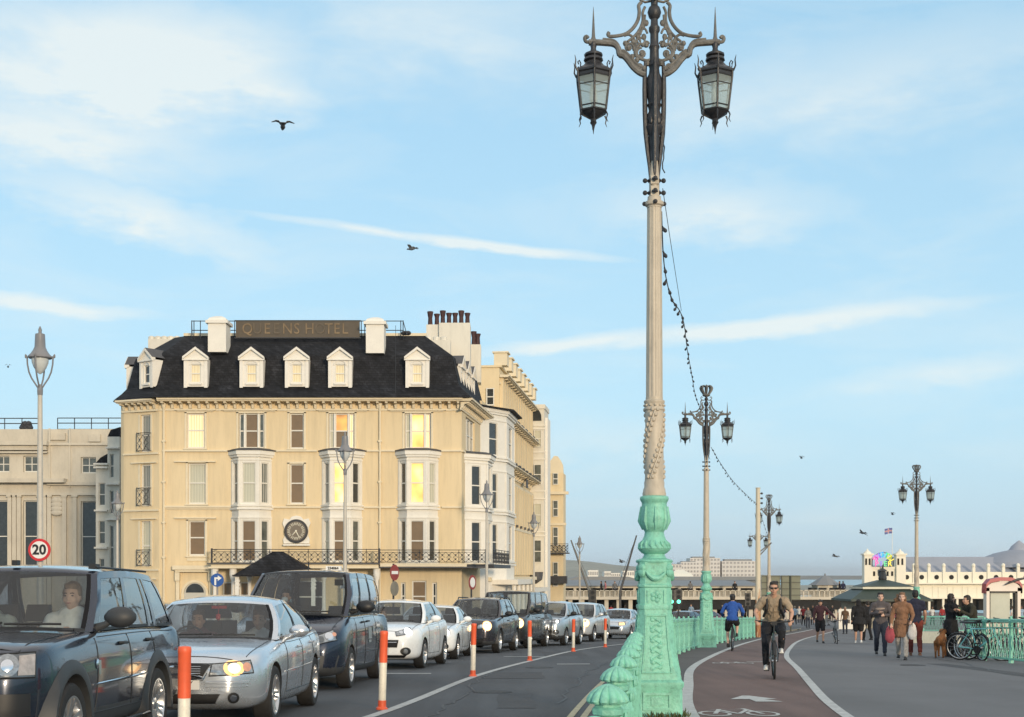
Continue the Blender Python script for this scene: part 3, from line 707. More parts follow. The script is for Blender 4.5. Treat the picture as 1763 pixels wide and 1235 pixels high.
# chain of dark bulbs: measured points joined by a sagging line
def polyfest(name, P, nb, label, r=.009):
    Q = []
    for i in range(len(P)-1):
        p0, p1, p2, p3 = [V(P[max(0,min(len(P)-1,k))]) for k in (i-1,i,i+1,i+2)]
        for j in range(8):
            t_ = j/8; Q.append(.5*((2*p1)+(p2-p0)*t_+(2*p0-5*p1+4*p2-p3)*t_*t_+(-p0+3*p1-3*p2+p3)*t_**3))
    Q.append(V(P[-1])); g = MB(); g.tube(Q, r, 6); o = g.build(name, IRON); tag(o, label, 'festoon lights', 'cables strung between the lamps')
    g = MB(); g.lathe([(.02,.01),(.022,-.05),(.03,-.06),(.045,-.11),(.03,-.15),(.005,-.165)], 8); me = g.mesh('bulb', IRON); me.transform(Matrix.Scale(.62, 4)); rr = random.Random(4)
    tot_ = sum((Q[i+1]-Q[i]).length for i in range(len(Q)-1)); step = tot_/nb; acc = step/2; 
    for i in range(len(Q)-1):
        l_ = (Q[i+1]-Q[i]).length
        while acc < l_:
            c = link(bpy.data.objects.new('bulb', me), o); c.location = Q[i].lerp(Q[i+1], acc/l_); c.rotation_euler = (rr.uniform(-.6,.6), rr.uniform(-.7,.7), 0); acc += step
        acc -= l_
polyfest('festoon_lights', [P3(1139,365,16.3),P3(1142,440,18),P3(1148,485,20),P3(1158,518,22.5),P3(1171,537,25),P3(1178,560,28),P3(1183,600,33),P3(1190,640,38),P3(1197,680,43),P3(1206,705,46.2)], 30, 'string of dark festoon bulbs drooping from the nearest lamp to the second lamp')
polyfest('festoon_lights', [P3(1224,770,46.5),P3(1240,797,51),P3(1260,826,57),P3(1283,850,63),P3(1303,868,69)], 22, 'string of dark festoon bulbs from the second lamp to the bare cream pole')
polyfest('festoon_lights', [P3(1306,872,69),P3(1312,892,76),P3(1319,915,84),P3(1323,925,88)], 8, 'short string of festoon bulbs right of the bare cream pole')
g = MB(); g.tube([P3(1141,325,16.3),P3(1152,400,19),P3(1162,465,22),P3(1173,535,25)], .005, 5); tag(g.build('cable', IRON), 'thin bare support cable right of the nearest lamp shaft', 'cable', 'cables strung between the lamps')
# bare cream pole
RUST = mat('rusty_cream_paint', (.50,.44,.34), .6, var=.15, scale=3, dirt=.3)
def rustpaint():
    m, nt, b, out = newmat('rust_streaked_cream'); n = noise_node(nt, 2.2, 5, .6)
    mp = nt.nodes.new('ShaderNodeMapping'); mp.inputs['Scale'].default_value = (6,6,1); tc_ = nt.nodes.new('ShaderNodeTexCoord'); nt.links.new(tc_.outputs['Object'], mp.inputs[0]); nt.links.new(mp.outputs[0], n.inputs['Vector'])
    sx_ = nt.nodes.new('ShaderNodeSeparateXYZ'); nt.links.new(tc_.outputs['Object'], sx_.inputs[0])
    r = nt.nodes.new('ShaderNodeMapRange'); r.inputs[1].default_value = 4.2; r.inputs[2].default_value = 1.2; nt.links.new(sx_.outputs[2], r.inputs[0])
    mm = nt.nodes.new('ShaderNodeMath'); mm.operation = 'MULTIPLY'; nt.links.new(n.outputs[0], mm.inputs[0]); nt.links.new(r.outputs[0], mm.inputs[1])
    rr_ = ramp(nt, mm.outputs[0], [(.30,(.58,.52,.40)),(.42,(.42,.20,.08)),(.6,(.20,.07,.03))]); nt.links.new(rr_.outputs[0], b.inputs['Base Color']); b.inputs['Roughness'].default_value = .7
    return m
yP = 69; t = thing('cream_pole', 'bare cream pole with rust streaks at the end of the green railing', 'pole', (wx(1305,yP), yP, zg(yP)))
hP = (1110-852)/F*yP
g = MB(); g.lathe([(.15,0),(.15,1.2),(.135,1.25),(.13,hP*.6),(.11,hP-.05),(.13,hP-.04),(.13,hP)], 14); g.build('shaft', rustpaint(), t)
g = MB()
for z in (hP-.3, hP-.55, hP-.8): g.tube([(-.02,0,z),(.2,0,z)], .03, 6); g.ball((.2,0,z), .06, 6)
g.build('cable_hooks', IRON, t)
g = MB(); g.tube([(.05,0,4.4),(.7,0,4.9)], .03, 6); g.tube([(.05,0,4.2),(.7,0,4.9)], .03, 6); g.build('bracket', IRON2, t)
# ============================================================ buildings
STUC = mat('yellow_stucco', (.70,.57,.365), .85, var=.06, scale=.6, bump=.12, bscale=14, dirt=.20, stretch=(1.6,1.6,.16))
STUC2 = mat('pale_yellow_stucco', (.70,.58,.38), .85, var=.07, scale=.5, bump=.12, bscale=14, dirt=.14, stretch=(1,1,.35))
TRIM = mat('cream_trim', (.72,.63,.46), .8, var=.06, scale=2, dirt=.12)
WTRIM = mat('white_trim', (.76,.73,.66), .7, var=.05, scale=2, dirt=.12)
WSTUC = mat('white_stucco', (.68,.65,.57), .85, var=.08, scale=.7, dirt=.18, stretch=(1,1,.3))
STONE = mat('pale_stone', (.56,.51,.42), .9, var=.10, scale=.8, bump=.2, bscale=10, dirt=.2, stretch=(1,1,.4))
BLIND = mat('brown_blind', (.20,.135,.075), .25, var=.10, scale=3, spec=.6)
DARKW = mat('dark_window', (.035,.040,.042), .12, var=.3, scale=3, spec=.7)
DARKW2 = mat('grey_window', (.10,.11,.10), .12, var=.5, scale=2.5, spec=.7)
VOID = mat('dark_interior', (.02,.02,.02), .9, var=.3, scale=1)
SASH = mat('sash_white', (.68,.66,.60), .45, var=.04)
LEAD = mat('lead_grey', (.07,.07,.075), .6, var=.2, scale=5)
def slate():
    m, nt, b, out = newmat('slate_tiles')
    tc_ = nt.nodes.new('ShaderNodeTexCoord'); mp = nt.nodes.new('ShaderNodeMapping'); mp.inputs['Rotation'].default_value = (pi/2,0,0)
    sx_ = nt.nodes.new('ShaderNodeSeparateXYZ'); cb = nt.nodes.new('ShaderNodeCombineXYZ')
    nt.links.new(tc_.outputs['Object'], sx_.inputs[0])
    ad = nt.nodes.new('ShaderNodeMath'); ad.operation = 'ADD'; nt.links.new(sx_.outputs[0], ad.inputs[0]); nt.links.new(sx_.outputs[1], ad.inputs[1])
    nt.links.new(ad.outputs[0], cb.inputs[0]); nt.links.new(sx_.outputs[2], cb.inputs[1])
    br = nt.nodes.new('ShaderNodeTexBrick'); br.inputs['Scale'].default_value = 2.2; br.inputs['Color1'].default_value = (.021,.022,.026,1); br.inputs['Color2'].default_value = (.012,.013,.016,1); br.inputs['Mortar'].default_value = (.006,.006,.007,1)
    br.inputs['Mortar Size'].default_value = .02; br.inputs['Row Height'].default_value = .3; br.inputs['Brick Width'].default_value = .55
    nt.links.new(cb.outputs[0], br.inputs[0])
    n = noise_node(nt, 1.4, 8, .75, vec=cb.outputs[0]); r = ramp(nt, n.outputs[0], [(.42,(.8,.8,.8)),(.56,(1.4,1.4,1.4)),(.66,(2.6,2.6,2.6)),(.74,(5,5,4.8))])
    mx = nt.nodes.new('ShaderNodeMix'); mx.data_type = 'RGBA'; mx.blend_type = 'MULTIPLY'; mx.inputs[0].default_value = 1; nt.links.new(br.outputs[0], mx.inputs[6]); nt.links.new(r.outputs[0], mx.inputs[7])
    nt.links.new(mx.outputs[2], b.inputs['Base Color']); b.inputs['Roughness'].default_value = .75; b.inputs['Specular IOR Level'].default_value = .2
    bp = nt.nodes.new('ShaderNodeBump'); bp.inputs['Strength'].default_value = .5; bp.inputs['Distance'].default_value = .02; nt.links.new(br.outputs[1], bp.inputs['Height']); bp.invert = True; nt.links.new(bp.outputs[0], b.inputs['Normal'])
    return m
SLATE = slate()
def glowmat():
    m, nt, b, out = newmat('painted_sunset_reflection')  # reflected sunset painted into the panes as amber noise and emission
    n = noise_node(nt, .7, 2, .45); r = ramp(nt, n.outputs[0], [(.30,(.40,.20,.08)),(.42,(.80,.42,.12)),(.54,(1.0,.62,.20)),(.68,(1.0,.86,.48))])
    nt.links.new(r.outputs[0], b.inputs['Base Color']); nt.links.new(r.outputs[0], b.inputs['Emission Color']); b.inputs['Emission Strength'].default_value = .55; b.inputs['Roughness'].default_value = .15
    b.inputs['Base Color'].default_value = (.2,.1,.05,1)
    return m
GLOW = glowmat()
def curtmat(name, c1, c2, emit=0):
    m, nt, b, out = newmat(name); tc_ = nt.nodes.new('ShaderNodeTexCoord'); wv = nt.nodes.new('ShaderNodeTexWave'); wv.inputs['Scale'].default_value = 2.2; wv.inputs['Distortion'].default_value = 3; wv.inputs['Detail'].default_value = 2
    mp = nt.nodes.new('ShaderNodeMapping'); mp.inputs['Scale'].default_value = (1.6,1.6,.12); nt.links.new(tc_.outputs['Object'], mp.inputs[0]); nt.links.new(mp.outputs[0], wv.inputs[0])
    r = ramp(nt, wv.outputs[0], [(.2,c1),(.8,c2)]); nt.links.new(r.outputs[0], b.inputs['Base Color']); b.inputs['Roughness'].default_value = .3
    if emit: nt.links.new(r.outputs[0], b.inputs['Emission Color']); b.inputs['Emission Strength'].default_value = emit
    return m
CURT = curtmat('net_curtain', (.42,.42,.33), (.60,.58,.47)); WARMC = curtmat('warm_curtain_painted_glow', (.80,.50,.22), (.95,.85,.60), .35)  # warm curtain also emits, painting the sunset's gleam into the pane
HALFC = curtmat('half_curtain', (.10,.11,.10), (.42,.42,.38))

def frame(X, Y, a): return Matrix.Translation((X, Y, 0)) @ Matrix.Rotation(a, 4, 'Z')
def wall(g, u0, u1, z0, z1, ops, d=.22, m=None):
    us = sorted({u0, u1}|{o[0] for o in ops}|{o[1] for o in ops}); zs = sorted({z0, z1}|{o[2] for o in ops}|{o[3] for o in ops})
    us = [u for u in us if u0-1e-6 <= u <= u1+1e-6]; zs = [z for z in zs if z0-1e-6 <= z <= z1+1e-6]
    for i in range(len(us)-1):
        for j in range(len(zs)-1):
            cu, cz = (us[i]+us[i+1])/2, (zs[j]+zs[j+1])/2
            if any(o[0] < cu < o[1] and o[2] < cz < o[3] for o in ops): continue
            g.add([(us[i],0,zs[j]),(us[i+1],0,zs[j]),(us[i+1],0,zs[j+1]),(us[i],0,zs[j+1])], [(0,1,2,3)], m)
    for a, b, c, e in [o[:4] for o in ops]:
        g.add([(a,0,c),(a,d,c),(a,d,e),(a,0,e)], [(0,1,2,3)], m); g.add([(b,0,c),(b,d,c),(b,d,e),(b,0,e)], [(3,2,1,0)], m)
        g.add([(a,0,e),(b,0,e),(b,d,e),(a,d,e)], [(3,2,1,0)], m); g.add([(a,0,c),(b,0,c),(b,d,c),(a,d,c)], [(0,1,2,3)], m)
def window(root, Fm, o, pm_, fr=.07, mid=.5, d=.20, mull=0, name='window', arch=False):
    u0, u1, z0, z1 = o[:4]; g = MB(); g.X = Fm
    y0, y1 = d-.09, d-.02
    g.box(u0,u0+fr,y0,y1,z0,z1); g.box(u1-fr,u1,y0,y1,z0,z1); g.box(u0+fr,u1-fr,y0,y1,z1-fr,z1); g.box(u0+fr,u1-fr,y0,y1,z0,z0+fr*1.3)
    if mid: zm = z0+(z1-z0)*mid; g.box(u0+fr,u1-fr,y0+.01,y1,zm-.035,zm+.035)
    for k in range(mull): um = u0+(u1-u0)*(k+1)/(mull+1); g.box(um-.03,um+.03,y0+.015,y1,z0+fr,z1-fr)
    w_ = g.build(name, SASH, root, smooth=0)
    g = MB(); g.X = Fm; ms = pm_ if isinstance(pm_, (list, tuple)) else [pm_]
    n = len(ms)
    if n == 1: g.add([(u0,d-.03,z0),(u1,d-.03,z0),(u1,d-.03,z1),(u0,d-.03,z1)], [(0,1,2,3)])
    else:                     # upper sash, lower sash
        zm = z0+(z1-z0)*mid
        g.add([(u0,d-.03,zm),(u1,d-.03,zm),(u1,d-.03,z1),(u0,d-.03,z1)], [(0,1,2,3)], 0); g.add([(u0,d-.025,z0),(u1,d-.025,z0),(u1,d-.025,zm),(u0,d-.025,zm)], [(0,1,2,3)], 1)
    g.build('pane', ms, w_, smooth=0); return w_
def corbel_cornice(g, u0, u1, z, out=.45, h=.45, step=.5, br=True):
    """projecting cornice with brackets in local frame, top at z"""
    g.box(u0,u1,-out,.0,z-.10,z); g.box(u0,u1,-out*.85,.0,z-.16,z-.103); g.box(u0,u1,-.07,.0,z-h-.12,z-h)
    if br:
        n = max(1, int((u1-u0)/step)); s_ = (u1-u0)/n
        for i in range(n):
            u = u0+(i+.5)*s_
            g.prism([(0,z-.163),(-out*.75,z-.163),(-out*.7,z-.26),(-out*.3,z-.30),(-out*.2,z-h),(0,z-h)], u-.07, u+.07, plane='yz')
def iron_panel(g, u0, u1, z0, z1, y, cell=.42, r=.013):
    g.tube([(u0,y,z1),(u1,y,z1)], .022, 5); g.tube([(u0,y,z0+.05),(u1,y,z0+.05)], .018, 5); g.tube([(u0,y,z1-.12),(u1,y,z1-.12)], .012, 4)
    n = max(1, round((u1-u0)/cell)); s_ = (u1-u0)/n; zc = (z0+.05+z1-.12)/2; hz_ = (z1-.12-z0-.05)/2
    for i in range(n):
        u = u0+(i+.5)*s_
        for sg in (-1, 1):
            g.tube([(u+sg*s_*.5,y,zc-hz_),(u+sg*s_*.08,y,zc-hz_*.5),(u+sg*s_*.04,y,zc-hz_*.3),(u+sg*s_*.38,y,zc),(u+sg*s_*.04,y,zc+hz_*.3),(u+sg*s_*.08,y,zc+hz_*.5),(u+sg*s_*.5,y,zc+hz_)], r, 4)
            g.ball((u,y,zc+sg*hz_*.42), (.05,.02,.05), 6)
        if i % 3 == 0: g.tube([(u-s_*.5,y,z0),(u-s_*.5,y,z1+.03)], .018, 5)
    for u in (u0, u1): g.tube([(u,y,z0),(u,y,z1+.04)], .022, 5)

Yh = 75.0; k_ = Yh/F; zb = zg(Yh)-.3
fx = lambda p: (p-CX)*k_
fz = lambda p: CAMZ+(HY-p)*k_
hotel = thing('hotel', 'large yellow stuccoed hotel with black slate mansard roof and a sign board on its roof', 'hotel', (0,0,0))
ID = frame(0, Yh, 0); zT = fz(688)
opsA = [(322,352,712,772,WARMC),(411,455,712,772,None),(499,523,712,773,BLIND),(566,610,712,772,None),(697,742,712,772,None),
        (324,354,798,868,CURT),(499,523,799,868,BLIND),(325,353,897,957,[BLIND,BLIND])]
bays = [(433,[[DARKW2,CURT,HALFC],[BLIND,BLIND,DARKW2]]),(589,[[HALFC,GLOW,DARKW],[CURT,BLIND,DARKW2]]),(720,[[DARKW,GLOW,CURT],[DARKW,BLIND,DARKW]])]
def O(a, b, t, bt): return (fx(a), fx(b), fz(bt), fz(t))
ops = [O(*o[:4]) for o in opsA]
bayops = []
for c, _ in bays:
    bayops.append((fx(c-30), fx(c+30), fz(973), fz(790)))
gops = [O(383,405,1002,1060),(fx(412),fx(432),fz(1060),fz(1002)),O(505,560,1000,1070),O(600,650,1000,1070),O(690,698,1003,1062),O(709,734,1000,1068),O(744,752,1003,1062)]
g = MB(); g.X = ID; wall(g, fx(274), fx(795), zb, zT, ops+bayops+gops); g.build('wall', STUC, hotel, smooth=0)
for o in opsA:
    if o[4] is not None:
        window(hotel, ID, O(*o[:4]), o[4], d=.2, mid=.52 if o[0] != 324 else .52)
# triple windows of the top floor
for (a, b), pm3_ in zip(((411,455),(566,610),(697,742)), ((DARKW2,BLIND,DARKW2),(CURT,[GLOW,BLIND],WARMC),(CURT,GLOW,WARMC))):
    w_ = b-a; xs = [a, a+w_*.23, b-w_*.23, b]
    for i in range(3): window(hotel, ID, O(xs[i]+.6, xs[i+1]-.6, 712, 772), pm3_[i], fr=.06, mid=.5)
    g = MB(); g.X = ID
    for x in xs[1:3]: g.box(fx(x)-.05, fx(x)+.05, .03, .2, fz(772), fz(712))
    g.build('mullion', WTRIM, hotel, smooth=0)
for o, pm_ in zip(gops, (BLIND, BLIND, VOID, VOID, DARKW, BLIND, DARKW)): window(hotel, ID, o, pm_, fr=.08, mid=.6)
# flat trims: string courses, hood moulds, sills, window surrounds
g = MB(); g.X = ID
def hb(a, b, t, bt, out, yy0=0.0): g.box(fx(a), fx(b), -out, yy0, fz(bt), fz(t))
hb(280,392,775,778,.14); hb(476,546,775,778,.14); hb(632,680,775,778,.14); hb(760,795,775,778,.14)
hb(282,398,871,874.5,.12); hb(282,398,875.5,877.5,.06); hb(468,553,872,875,.12); hb(626,682,872,875,.12); hb(761,795,872,875,.12)
for a, b, t in ((301,372,705),(382,478,705),(301,372,794),(301,373,891),(545,636,705),(668,768,705)): hb(a,b,t,t+2.2,.16); 
for a, b in ((301,372),(382,478),(545,636),(668,768)): hb(a+4,b-4,707.3,709,.09)
for a, b, t, bt, _ in opsA:     # architraves
    for s0, s1 in ((a-4,a-.3),(b+.3,b+4)): g.box(fx(s0), fx(s1), -.05, .0, fz(bt), fz(t-2))
    g.box(fx(a-4), fx(b+4), -.05, 0, fz(t-.2), fz(t-4)); g.box(fx(a-5), fx(b+5), -.14, 0, fz(bt+2.5), fz(bt+.2))
hb(322,357,958,966,.06)
g.build('moulding', TRIM, hotel, smooth=0)
# cornice
g = MB(); g.X = ID; corbel_cornice(g, fx(275), fx(797), fz(688), out=.75, h=.52, step=.5); g.build('cornice', TRIM, hotel, smooth=0)
# left canted face
aC = -R(14); LCx, LCy = fx(274), Yh
FC = frame(LCx, LCy, pi+0) ; lenC = 2.5
FL = Matrix.Translation((LCx-lenC*cos(R(24)), LCy+lenC*sin(R(24)), 0)) @ Matrix.Rotation(-R(24), 4, 'Z')
def cu(p): return (p-199)/(274-199)*lenC
lop = [(cu(235),cu(256),fz(777),fz(713)),(cu(235),cu(256),fz(871),fz(799)),(cu(235),cu(256),fz(975),fz(897)),(cu(238),cu(256),fz(1068),fz(1004))]
g = MB(); g.X = FL; wall(g, 0, lenC, zb, zT, lop); 
g.X = FL @ Matrix.Rotation(R(70), 4, 'Z'); g.box(0,9,0,.3,zb,zT)
g.build('wall', STUC, hotel, smooth=0)
for o, pm_ in zip(lop, (HALFC, HALFC, CURT, DARKW)): window(hotel, FL, o, pm_, mid=.45)
g = MB(); g.X = FL
for t in (779, 877, 980): g.box(0,lenC,-.1,0,fz(t+3),fz(t))
for t in (706, 795, 892, 996): g.box(cu(217),cu(270),-.13,0,fz(t+2),fz(t))
for o in lop: g.box(o[0]-.14,o[0]-.01,-.04,0,o[2],o[3]); g.box(o[1]+.01,o[1]+.14,-.04,0,o[2],o[3])
corbel_cornice(g, -.1, lenC-.02, fz(688), out=.65, h=.52, step=.42); g.build('cornice', TRIM, hotel, smooth=0)
for t, b in ((745,777),(840,871),(947,975)):
    g = MB(); g.X = FL; iron_panel(g, cu(232), cu(258), fz(b), fz(t), -.22, cell=.42, r=.016)
    for u in (cu(232), cu(258)): g.tube([(u,0,fz(t)),(u,-.22,fz(t))], .02, 4); g.tube([(u,0,fz(b)+.05),(u,-.22,fz(b)+.05)], .02, 4)
    g.build('balconet', IRON, hotel)
# canted bay windows
def canted_bay(root, Fm, uc, a, b, dep, floors, z0, z1, panes, wallm, capm=LEAD, name='bay', capout=.25, mgs=(.17,.2)):
    """floors: list of (zlo, zhi) openings; a = half front width, b = half base width"""
    fr_ = [(Fm @ Matrix.Translation((uc-a, -dep, 0)), 2*a, .56), ]
    dl = hypot(b-a, dep); an = atan2(dep, b-a)
    fr_ = [(Fm @ Matrix.Translation((uc-b, 0, 0)) @ Matrix.Rotation(-an, 4, 'Z'), dl, 0), (Fm @ Matrix.Translation((uc-a, -dep, 0)), 2*a, 1), (Fm @ Matrix.Translation((uc+a, -dep, 0)) @ Matrix.Rotation(an, 4, 'Z'), dl, 2)]
    g = MB()
    for X, L, i in fr_:
        g.X = X; mg = mgs[0]*L if i == 1 else mgs[1]*L
        o_ = [(mg, L-mg, zl, zh) for zl, zh in floors]
        wall(g, 0, L, z0, z1, o_, d=.14)
    bw = g.build(name, wallm, root, smooth=0)
    for X, L, i in fr_:
        mg = mgs[0]*L if i == 1 else mgs[1]*L
        for f_, (zl, zh) in enumerate(floors): window(root, X, (mg, L-mg, zl, zh), panes[f_][i], fr=.055, mid=.5, d=.13)
    g = MB()
    def ringbox(zlo, zhi, o):
        g.X = Fm; P = [(uc-b-o,0),(uc-a-o*.5,-dep-o),(uc+a+o*.5,-dep-o),(uc+b+o,0)]
        g.prism(P, zlo, zhi, 'xy')
    for zl, zh in floors:
        ringbox(zl-.16, zl-.06, .10); ringbox(zl-.34, zl-.22, .13)
        ringbox(zh+.12, zh+.2, .05)
    # pilasters on the corners
    for X, L, i in fr_:
        g.X = X; w_ = .11
        for u in ((.0, w_), (L-w_, L)):
            for zl, zh in floors: g.box(u[0], u[1], -.035, 0, zl-.04, zh+.10)
    g.build('bay_moulding', WTRIM, root, smooth=0)
    g = MB(); ringbox(z1+.001, z1+.07, capout); g.X = Fm; P = lambda o, z: [(uc-b-o,0,z),(uc-a-o*.5,-dep-o,z),(uc+a+o*.5,-dep-o,z),(uc+b+o,0,z)]
    g.loft([P(capout-.02, z1+.07), P(-.1, z1+.16)]); g.build('bay_roof', capm, root, smooth=0)
    g = MB(); ringbox(z1-.35, z1-.22, .12); ringbox(z1-.22+.001, z1-.001, .2); g.build('bay_cornice', WTRIM, root, smooth=0)
WBAY = WSTUC
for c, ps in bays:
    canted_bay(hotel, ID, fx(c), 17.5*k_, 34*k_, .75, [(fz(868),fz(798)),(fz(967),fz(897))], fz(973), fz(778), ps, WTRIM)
# drain pipes
g = MB(); g.X = ID
for px in (283, 654.5): g.tube([(fx(px),-.12,fz(690)),(fx(px),-.12,zb+.3)], .06, 8); [g.box(fx(px)-.1,fx(px)+.1,-.19,-.0,fz(y)-.05,fz(y)+.05) for y in (700,760,830,900,960)]; g.lathe([(.06,0),(.14,.25),(.14,.35)], 8, (fx(px),-.12,fz(706)))
g.build('drainpipe', TRIM, hotel)
# balcony: slab, soffit line, ironwork
g = MB(); g.X = ID; g.box(fx(372),fx(658),-1.25,0,fz(979),fz(972)); g.box(fx(655.5),fx(838),-1.25,0,fz(976),fz(970.5)); g.box(fx(368),fx(656),-1.35,-1.255,fz(979),fz(976))
g.build('balcony_slab', TRIM, hotel, smooth=0)
g = MB(); g.X = ID; g.box(fx(366),fx(657),-1.4,-.1,fz(972)+.002,fz(971)+.03); g.box(fx(657),fx(842),-1.4,-.1,fz(978.2),fz(976)-.002); g.build('balcony_edge', LEAD, hotel, smooth=0)
g = MB(); g.X = ID; iron_panel(g, fx(373), fx(657), fz(971), fz(947), -1.3, cell=.36, r=.012); iron_panel(g, fx(658), fx(836), fz(970), fz(948), -1.3, cell=.36, r=.012)
for u in (fx(373),): g.tube([(u,-1.3,fz(947)),(u,0,fz(947))], .02, 4)
g.box(fx(372),fx(374.5),-1.32,-1.2,fz(972),fz(945)); g.box(fx(655),fx(658),-1.32,-1.2,fz(972),fz(945)); g.build('balcony_railing', IRON, hotel)
# arched entrance at the left, with consoles
g = MB(); g.X = ID; g.box(fx(300),fx(372),-.45,-.12,fz(981),fz(974)); g.box(fx(304),fx(368),-.35,-.12,fz(985),fz(981.2))
for p in (307, 364): g.box(fx(p-4),fx(p+4),-.3,0,fz(1000),fz(985.2)); g.box(fx(p-3),fx(p+3),-.18,0,zb,fz(1000))
cx_, cz_ = fx(336), fz(1022); rr_ = 19*k_
for k in range(12):
    a, b = pi*k/12, pi*(k+1)/12
    for r0, r1, ot in ((rr_,rr_*1.22,.1),): g.prism([(cx_+r0*cos(a),cz_+r0*sin(a)),(cx_+r1*cos(a),cz_+r1*sin(a)),(cx_+r1*cos(b),cz_+r1*sin(b)),(cx_+r0*cos(b),cz_+r0*sin(b))], -ot, 0)
for s_ in (-1, 1): g.box(cx_+s_*rr_*1.11-.08, cx_+s_*rr_*1.11+.08, -.1, 0, zb, cz_)
g.build('doorcase', TRIM, hotel, smooth=0)
g = MB(); g.X = ID; g.prism([(cx_+rr_*.98*cos(pi*k/12), cz_+rr_*.98*sin(pi*k/12)) for k in range(13)], -.05, -.02); g.box(cx_-rr_*.98,cx_+rr_*.98,-.05,-.02,zb,cz_); g.build('door', mat('door_white', (.5,.49,.44), .5, var=.05), hotel, smooth=0)
g = MB(); g.X = ID; g.prism([(cx_+rr_*.82*cos(pi*k/12), cz_+.05+rr_*.82*sin(pi*k/12)) for k in range(13)], -.07, -.052); g.build('fanlight', DARKW, hotel, smooth=0)
# ground-floor columns under the balcony
g = MB(); g.X = ID
for p in (377, 408, 436, 470, 500, 562, 598, 652): g.lathe([(.14,zb),(.14,fz(1050)),(.11,fz(1048)),(.10,fz(1000)),(.16,fz(996)),(.2,fz(990)),(.2,fz(979.2))], 10, (fx(p),-1.05,0))
g.build('porch_column', WTRIM, hotel)
# dark pitched canopy over the main door
g = MB(); cxp = fx(492); g.loft([[(fx(425),Yh-3.6,fz(990)),(fx(560),Yh-3.6,fz(990)),(fx(560),Yh-1.3,fz(990)),(fx(425),Yh-1.3,fz(990))],[(cxp-.25,Yh-2.6,fz(951)),(cxp+.25,Yh-2.6,fz(951)),(cxp+.25,Yh-2.3,fz(951)),(cxp-.25,Yh-2.3,fz(951))]])
g.box(fx(423.5),fx(561.5),Yh-3.68,Yh-1.22,fz(992.5),fz(990)-.002); g.build('door_canopy', SLATE, hotel, smooth=0)
g = MB()
for p in (430, 555): g.box(fx(p)-.1,fx(p)+.1,Yh-3.5,Yh-3.3,zb,fz(992.6)); [g.ball((fx(p),Yh-3.4,fz(1000+6*j)), (.16,.12,.12), 8) for j in range(3)]
g.build('canopy_post', WTRIM, hotel)
# clock
ck = MB(); ccx, ccz = fx(511), fz(915); kk = k_
P = [(-22,-21),(22,-21),(23,-14),(20,-8),(21,6),(24,14),(21,22),(12,20),(8,25),(0,27),(-8,25),(-12,20),(-21,22),(-24,14),(-21,6),(-20,-8),(-23,-14)]
ck.prism([(ccx+x*kk, ccz+y*kk) for x, y in P], Yh-.14, Yh-.01); ck.box(ccx-22*kk,ccx+24*kk,Yh-.3,Yh-.141,ccz-25*kk,ccz-22*kk); clk = ck.build('clock', WTRIM, hotel, smooth=0)
g = MB(); g.lathe([(19.5*kk,Yh-.27),(20.5*kk,Yh-.22),(20*kk,Yh-.142)], 36, (ccx,0,ccz), axis='y'); g.build('clock_rim', IRON, clk)
g = MB(); g.lathe([(15.5*kk,Yh-.285),(16.5*kk,Yh-.272)], 36, (ccx,0,ccz), axis='y'); g.build('dial', mat('dial', (.17,.145,.115), .7, var=.1), clk, smooth=0)
g = MB()
for k in range(12):
    a = 2*pi*k/12; c_, s_ = cos(a), sin(a)
    for off in ((-.06,.0,.06) if k % 3 == 0 else (-.035,.035)):
        o1, o2 = 10.3*kk, 14.6*kk; g.tube([(ccx+o1*s_+off*c_, Yh-.295, ccz+o1*c_-off*s_),(ccx+o2*s_+off*1.4*c_, Yh-.295, ccz+o2*c_-off*1.4*s_)], .017, 4)
for a, L, w_ in ((R(222),9.5,.035),(R(153),13,.03)): g.tube([(ccx-2*kk*sin(a),Yh-.31,ccz-2*kk*cos(a)),(ccx+L*kk*sin(a),Yh-.31,ccz+L*kk*cos(a))], [w_*1.2,w_*.6], 4)
g.ball((ccx,Yh-.31,ccz), .05, 8); g.build('clock_hands', mat('clock_pale', (.75,.72,.6), .5, var=0), clk)
# mansard roof
plan = [(-22.75,76.15),(-19.95,74.1),(-2.3,74.1),(-1.0,84.5),(-22.75,84.5)]
def inset(P, d, ds=None):
    n = len(P); out = []
    L = []
    for i in range(n):
        a, b = V(P[i]), V(P[(i+1)%n]); t = (b-a).normalized(); nrm = V((-t.y, t.x)); dd = d if ds is None else ds[i]; L.append((a+nrm*dd, t))
    for i in range(n):
        (p, t), (q, s_) = L[i-1], L[i]
        den = t.x*s_.y-t.y*s_.x
        if abs(den) < 1e-6: out.append(tuple(q)); continue
        k = ((q.x-p.x)*s_.y-(q.y-p.y)*s_.x)/den; out.append((p.x+t.x*k, p.y+t.y*k))
    return out
rings = [(0,fz(688)+.02,0),(.06,fz(684),.06),(.45,fz(674),.35),(.75,fz(664),.6),(.95,fz(640),.8),(1.15,fz(617)+.05,.95),(1.2,fz(614)+.1,1.0),(3.1,fz(583)+.55,3.2)]
sec = []
for d, z, de in rings:
    ds = [de, d, d, .3, d]; q = inset(plan, 0, ds); sec.append([(x, y, z) for x, y in q])
g = MB(); g.loft(sec); roof = g.build('roof', SLATE, hotel, smooth=0)
g = MB(); top = sec[-1]; g.box(top[1][0]-.2, top[2][0]+.1, top[1][1]-.06, top[1][1]+.05, top[1][2]-.02, top[1][2]+.14); g.build('ridge_flashing', TRIM, roof, smooth=0)
yR = 74.1
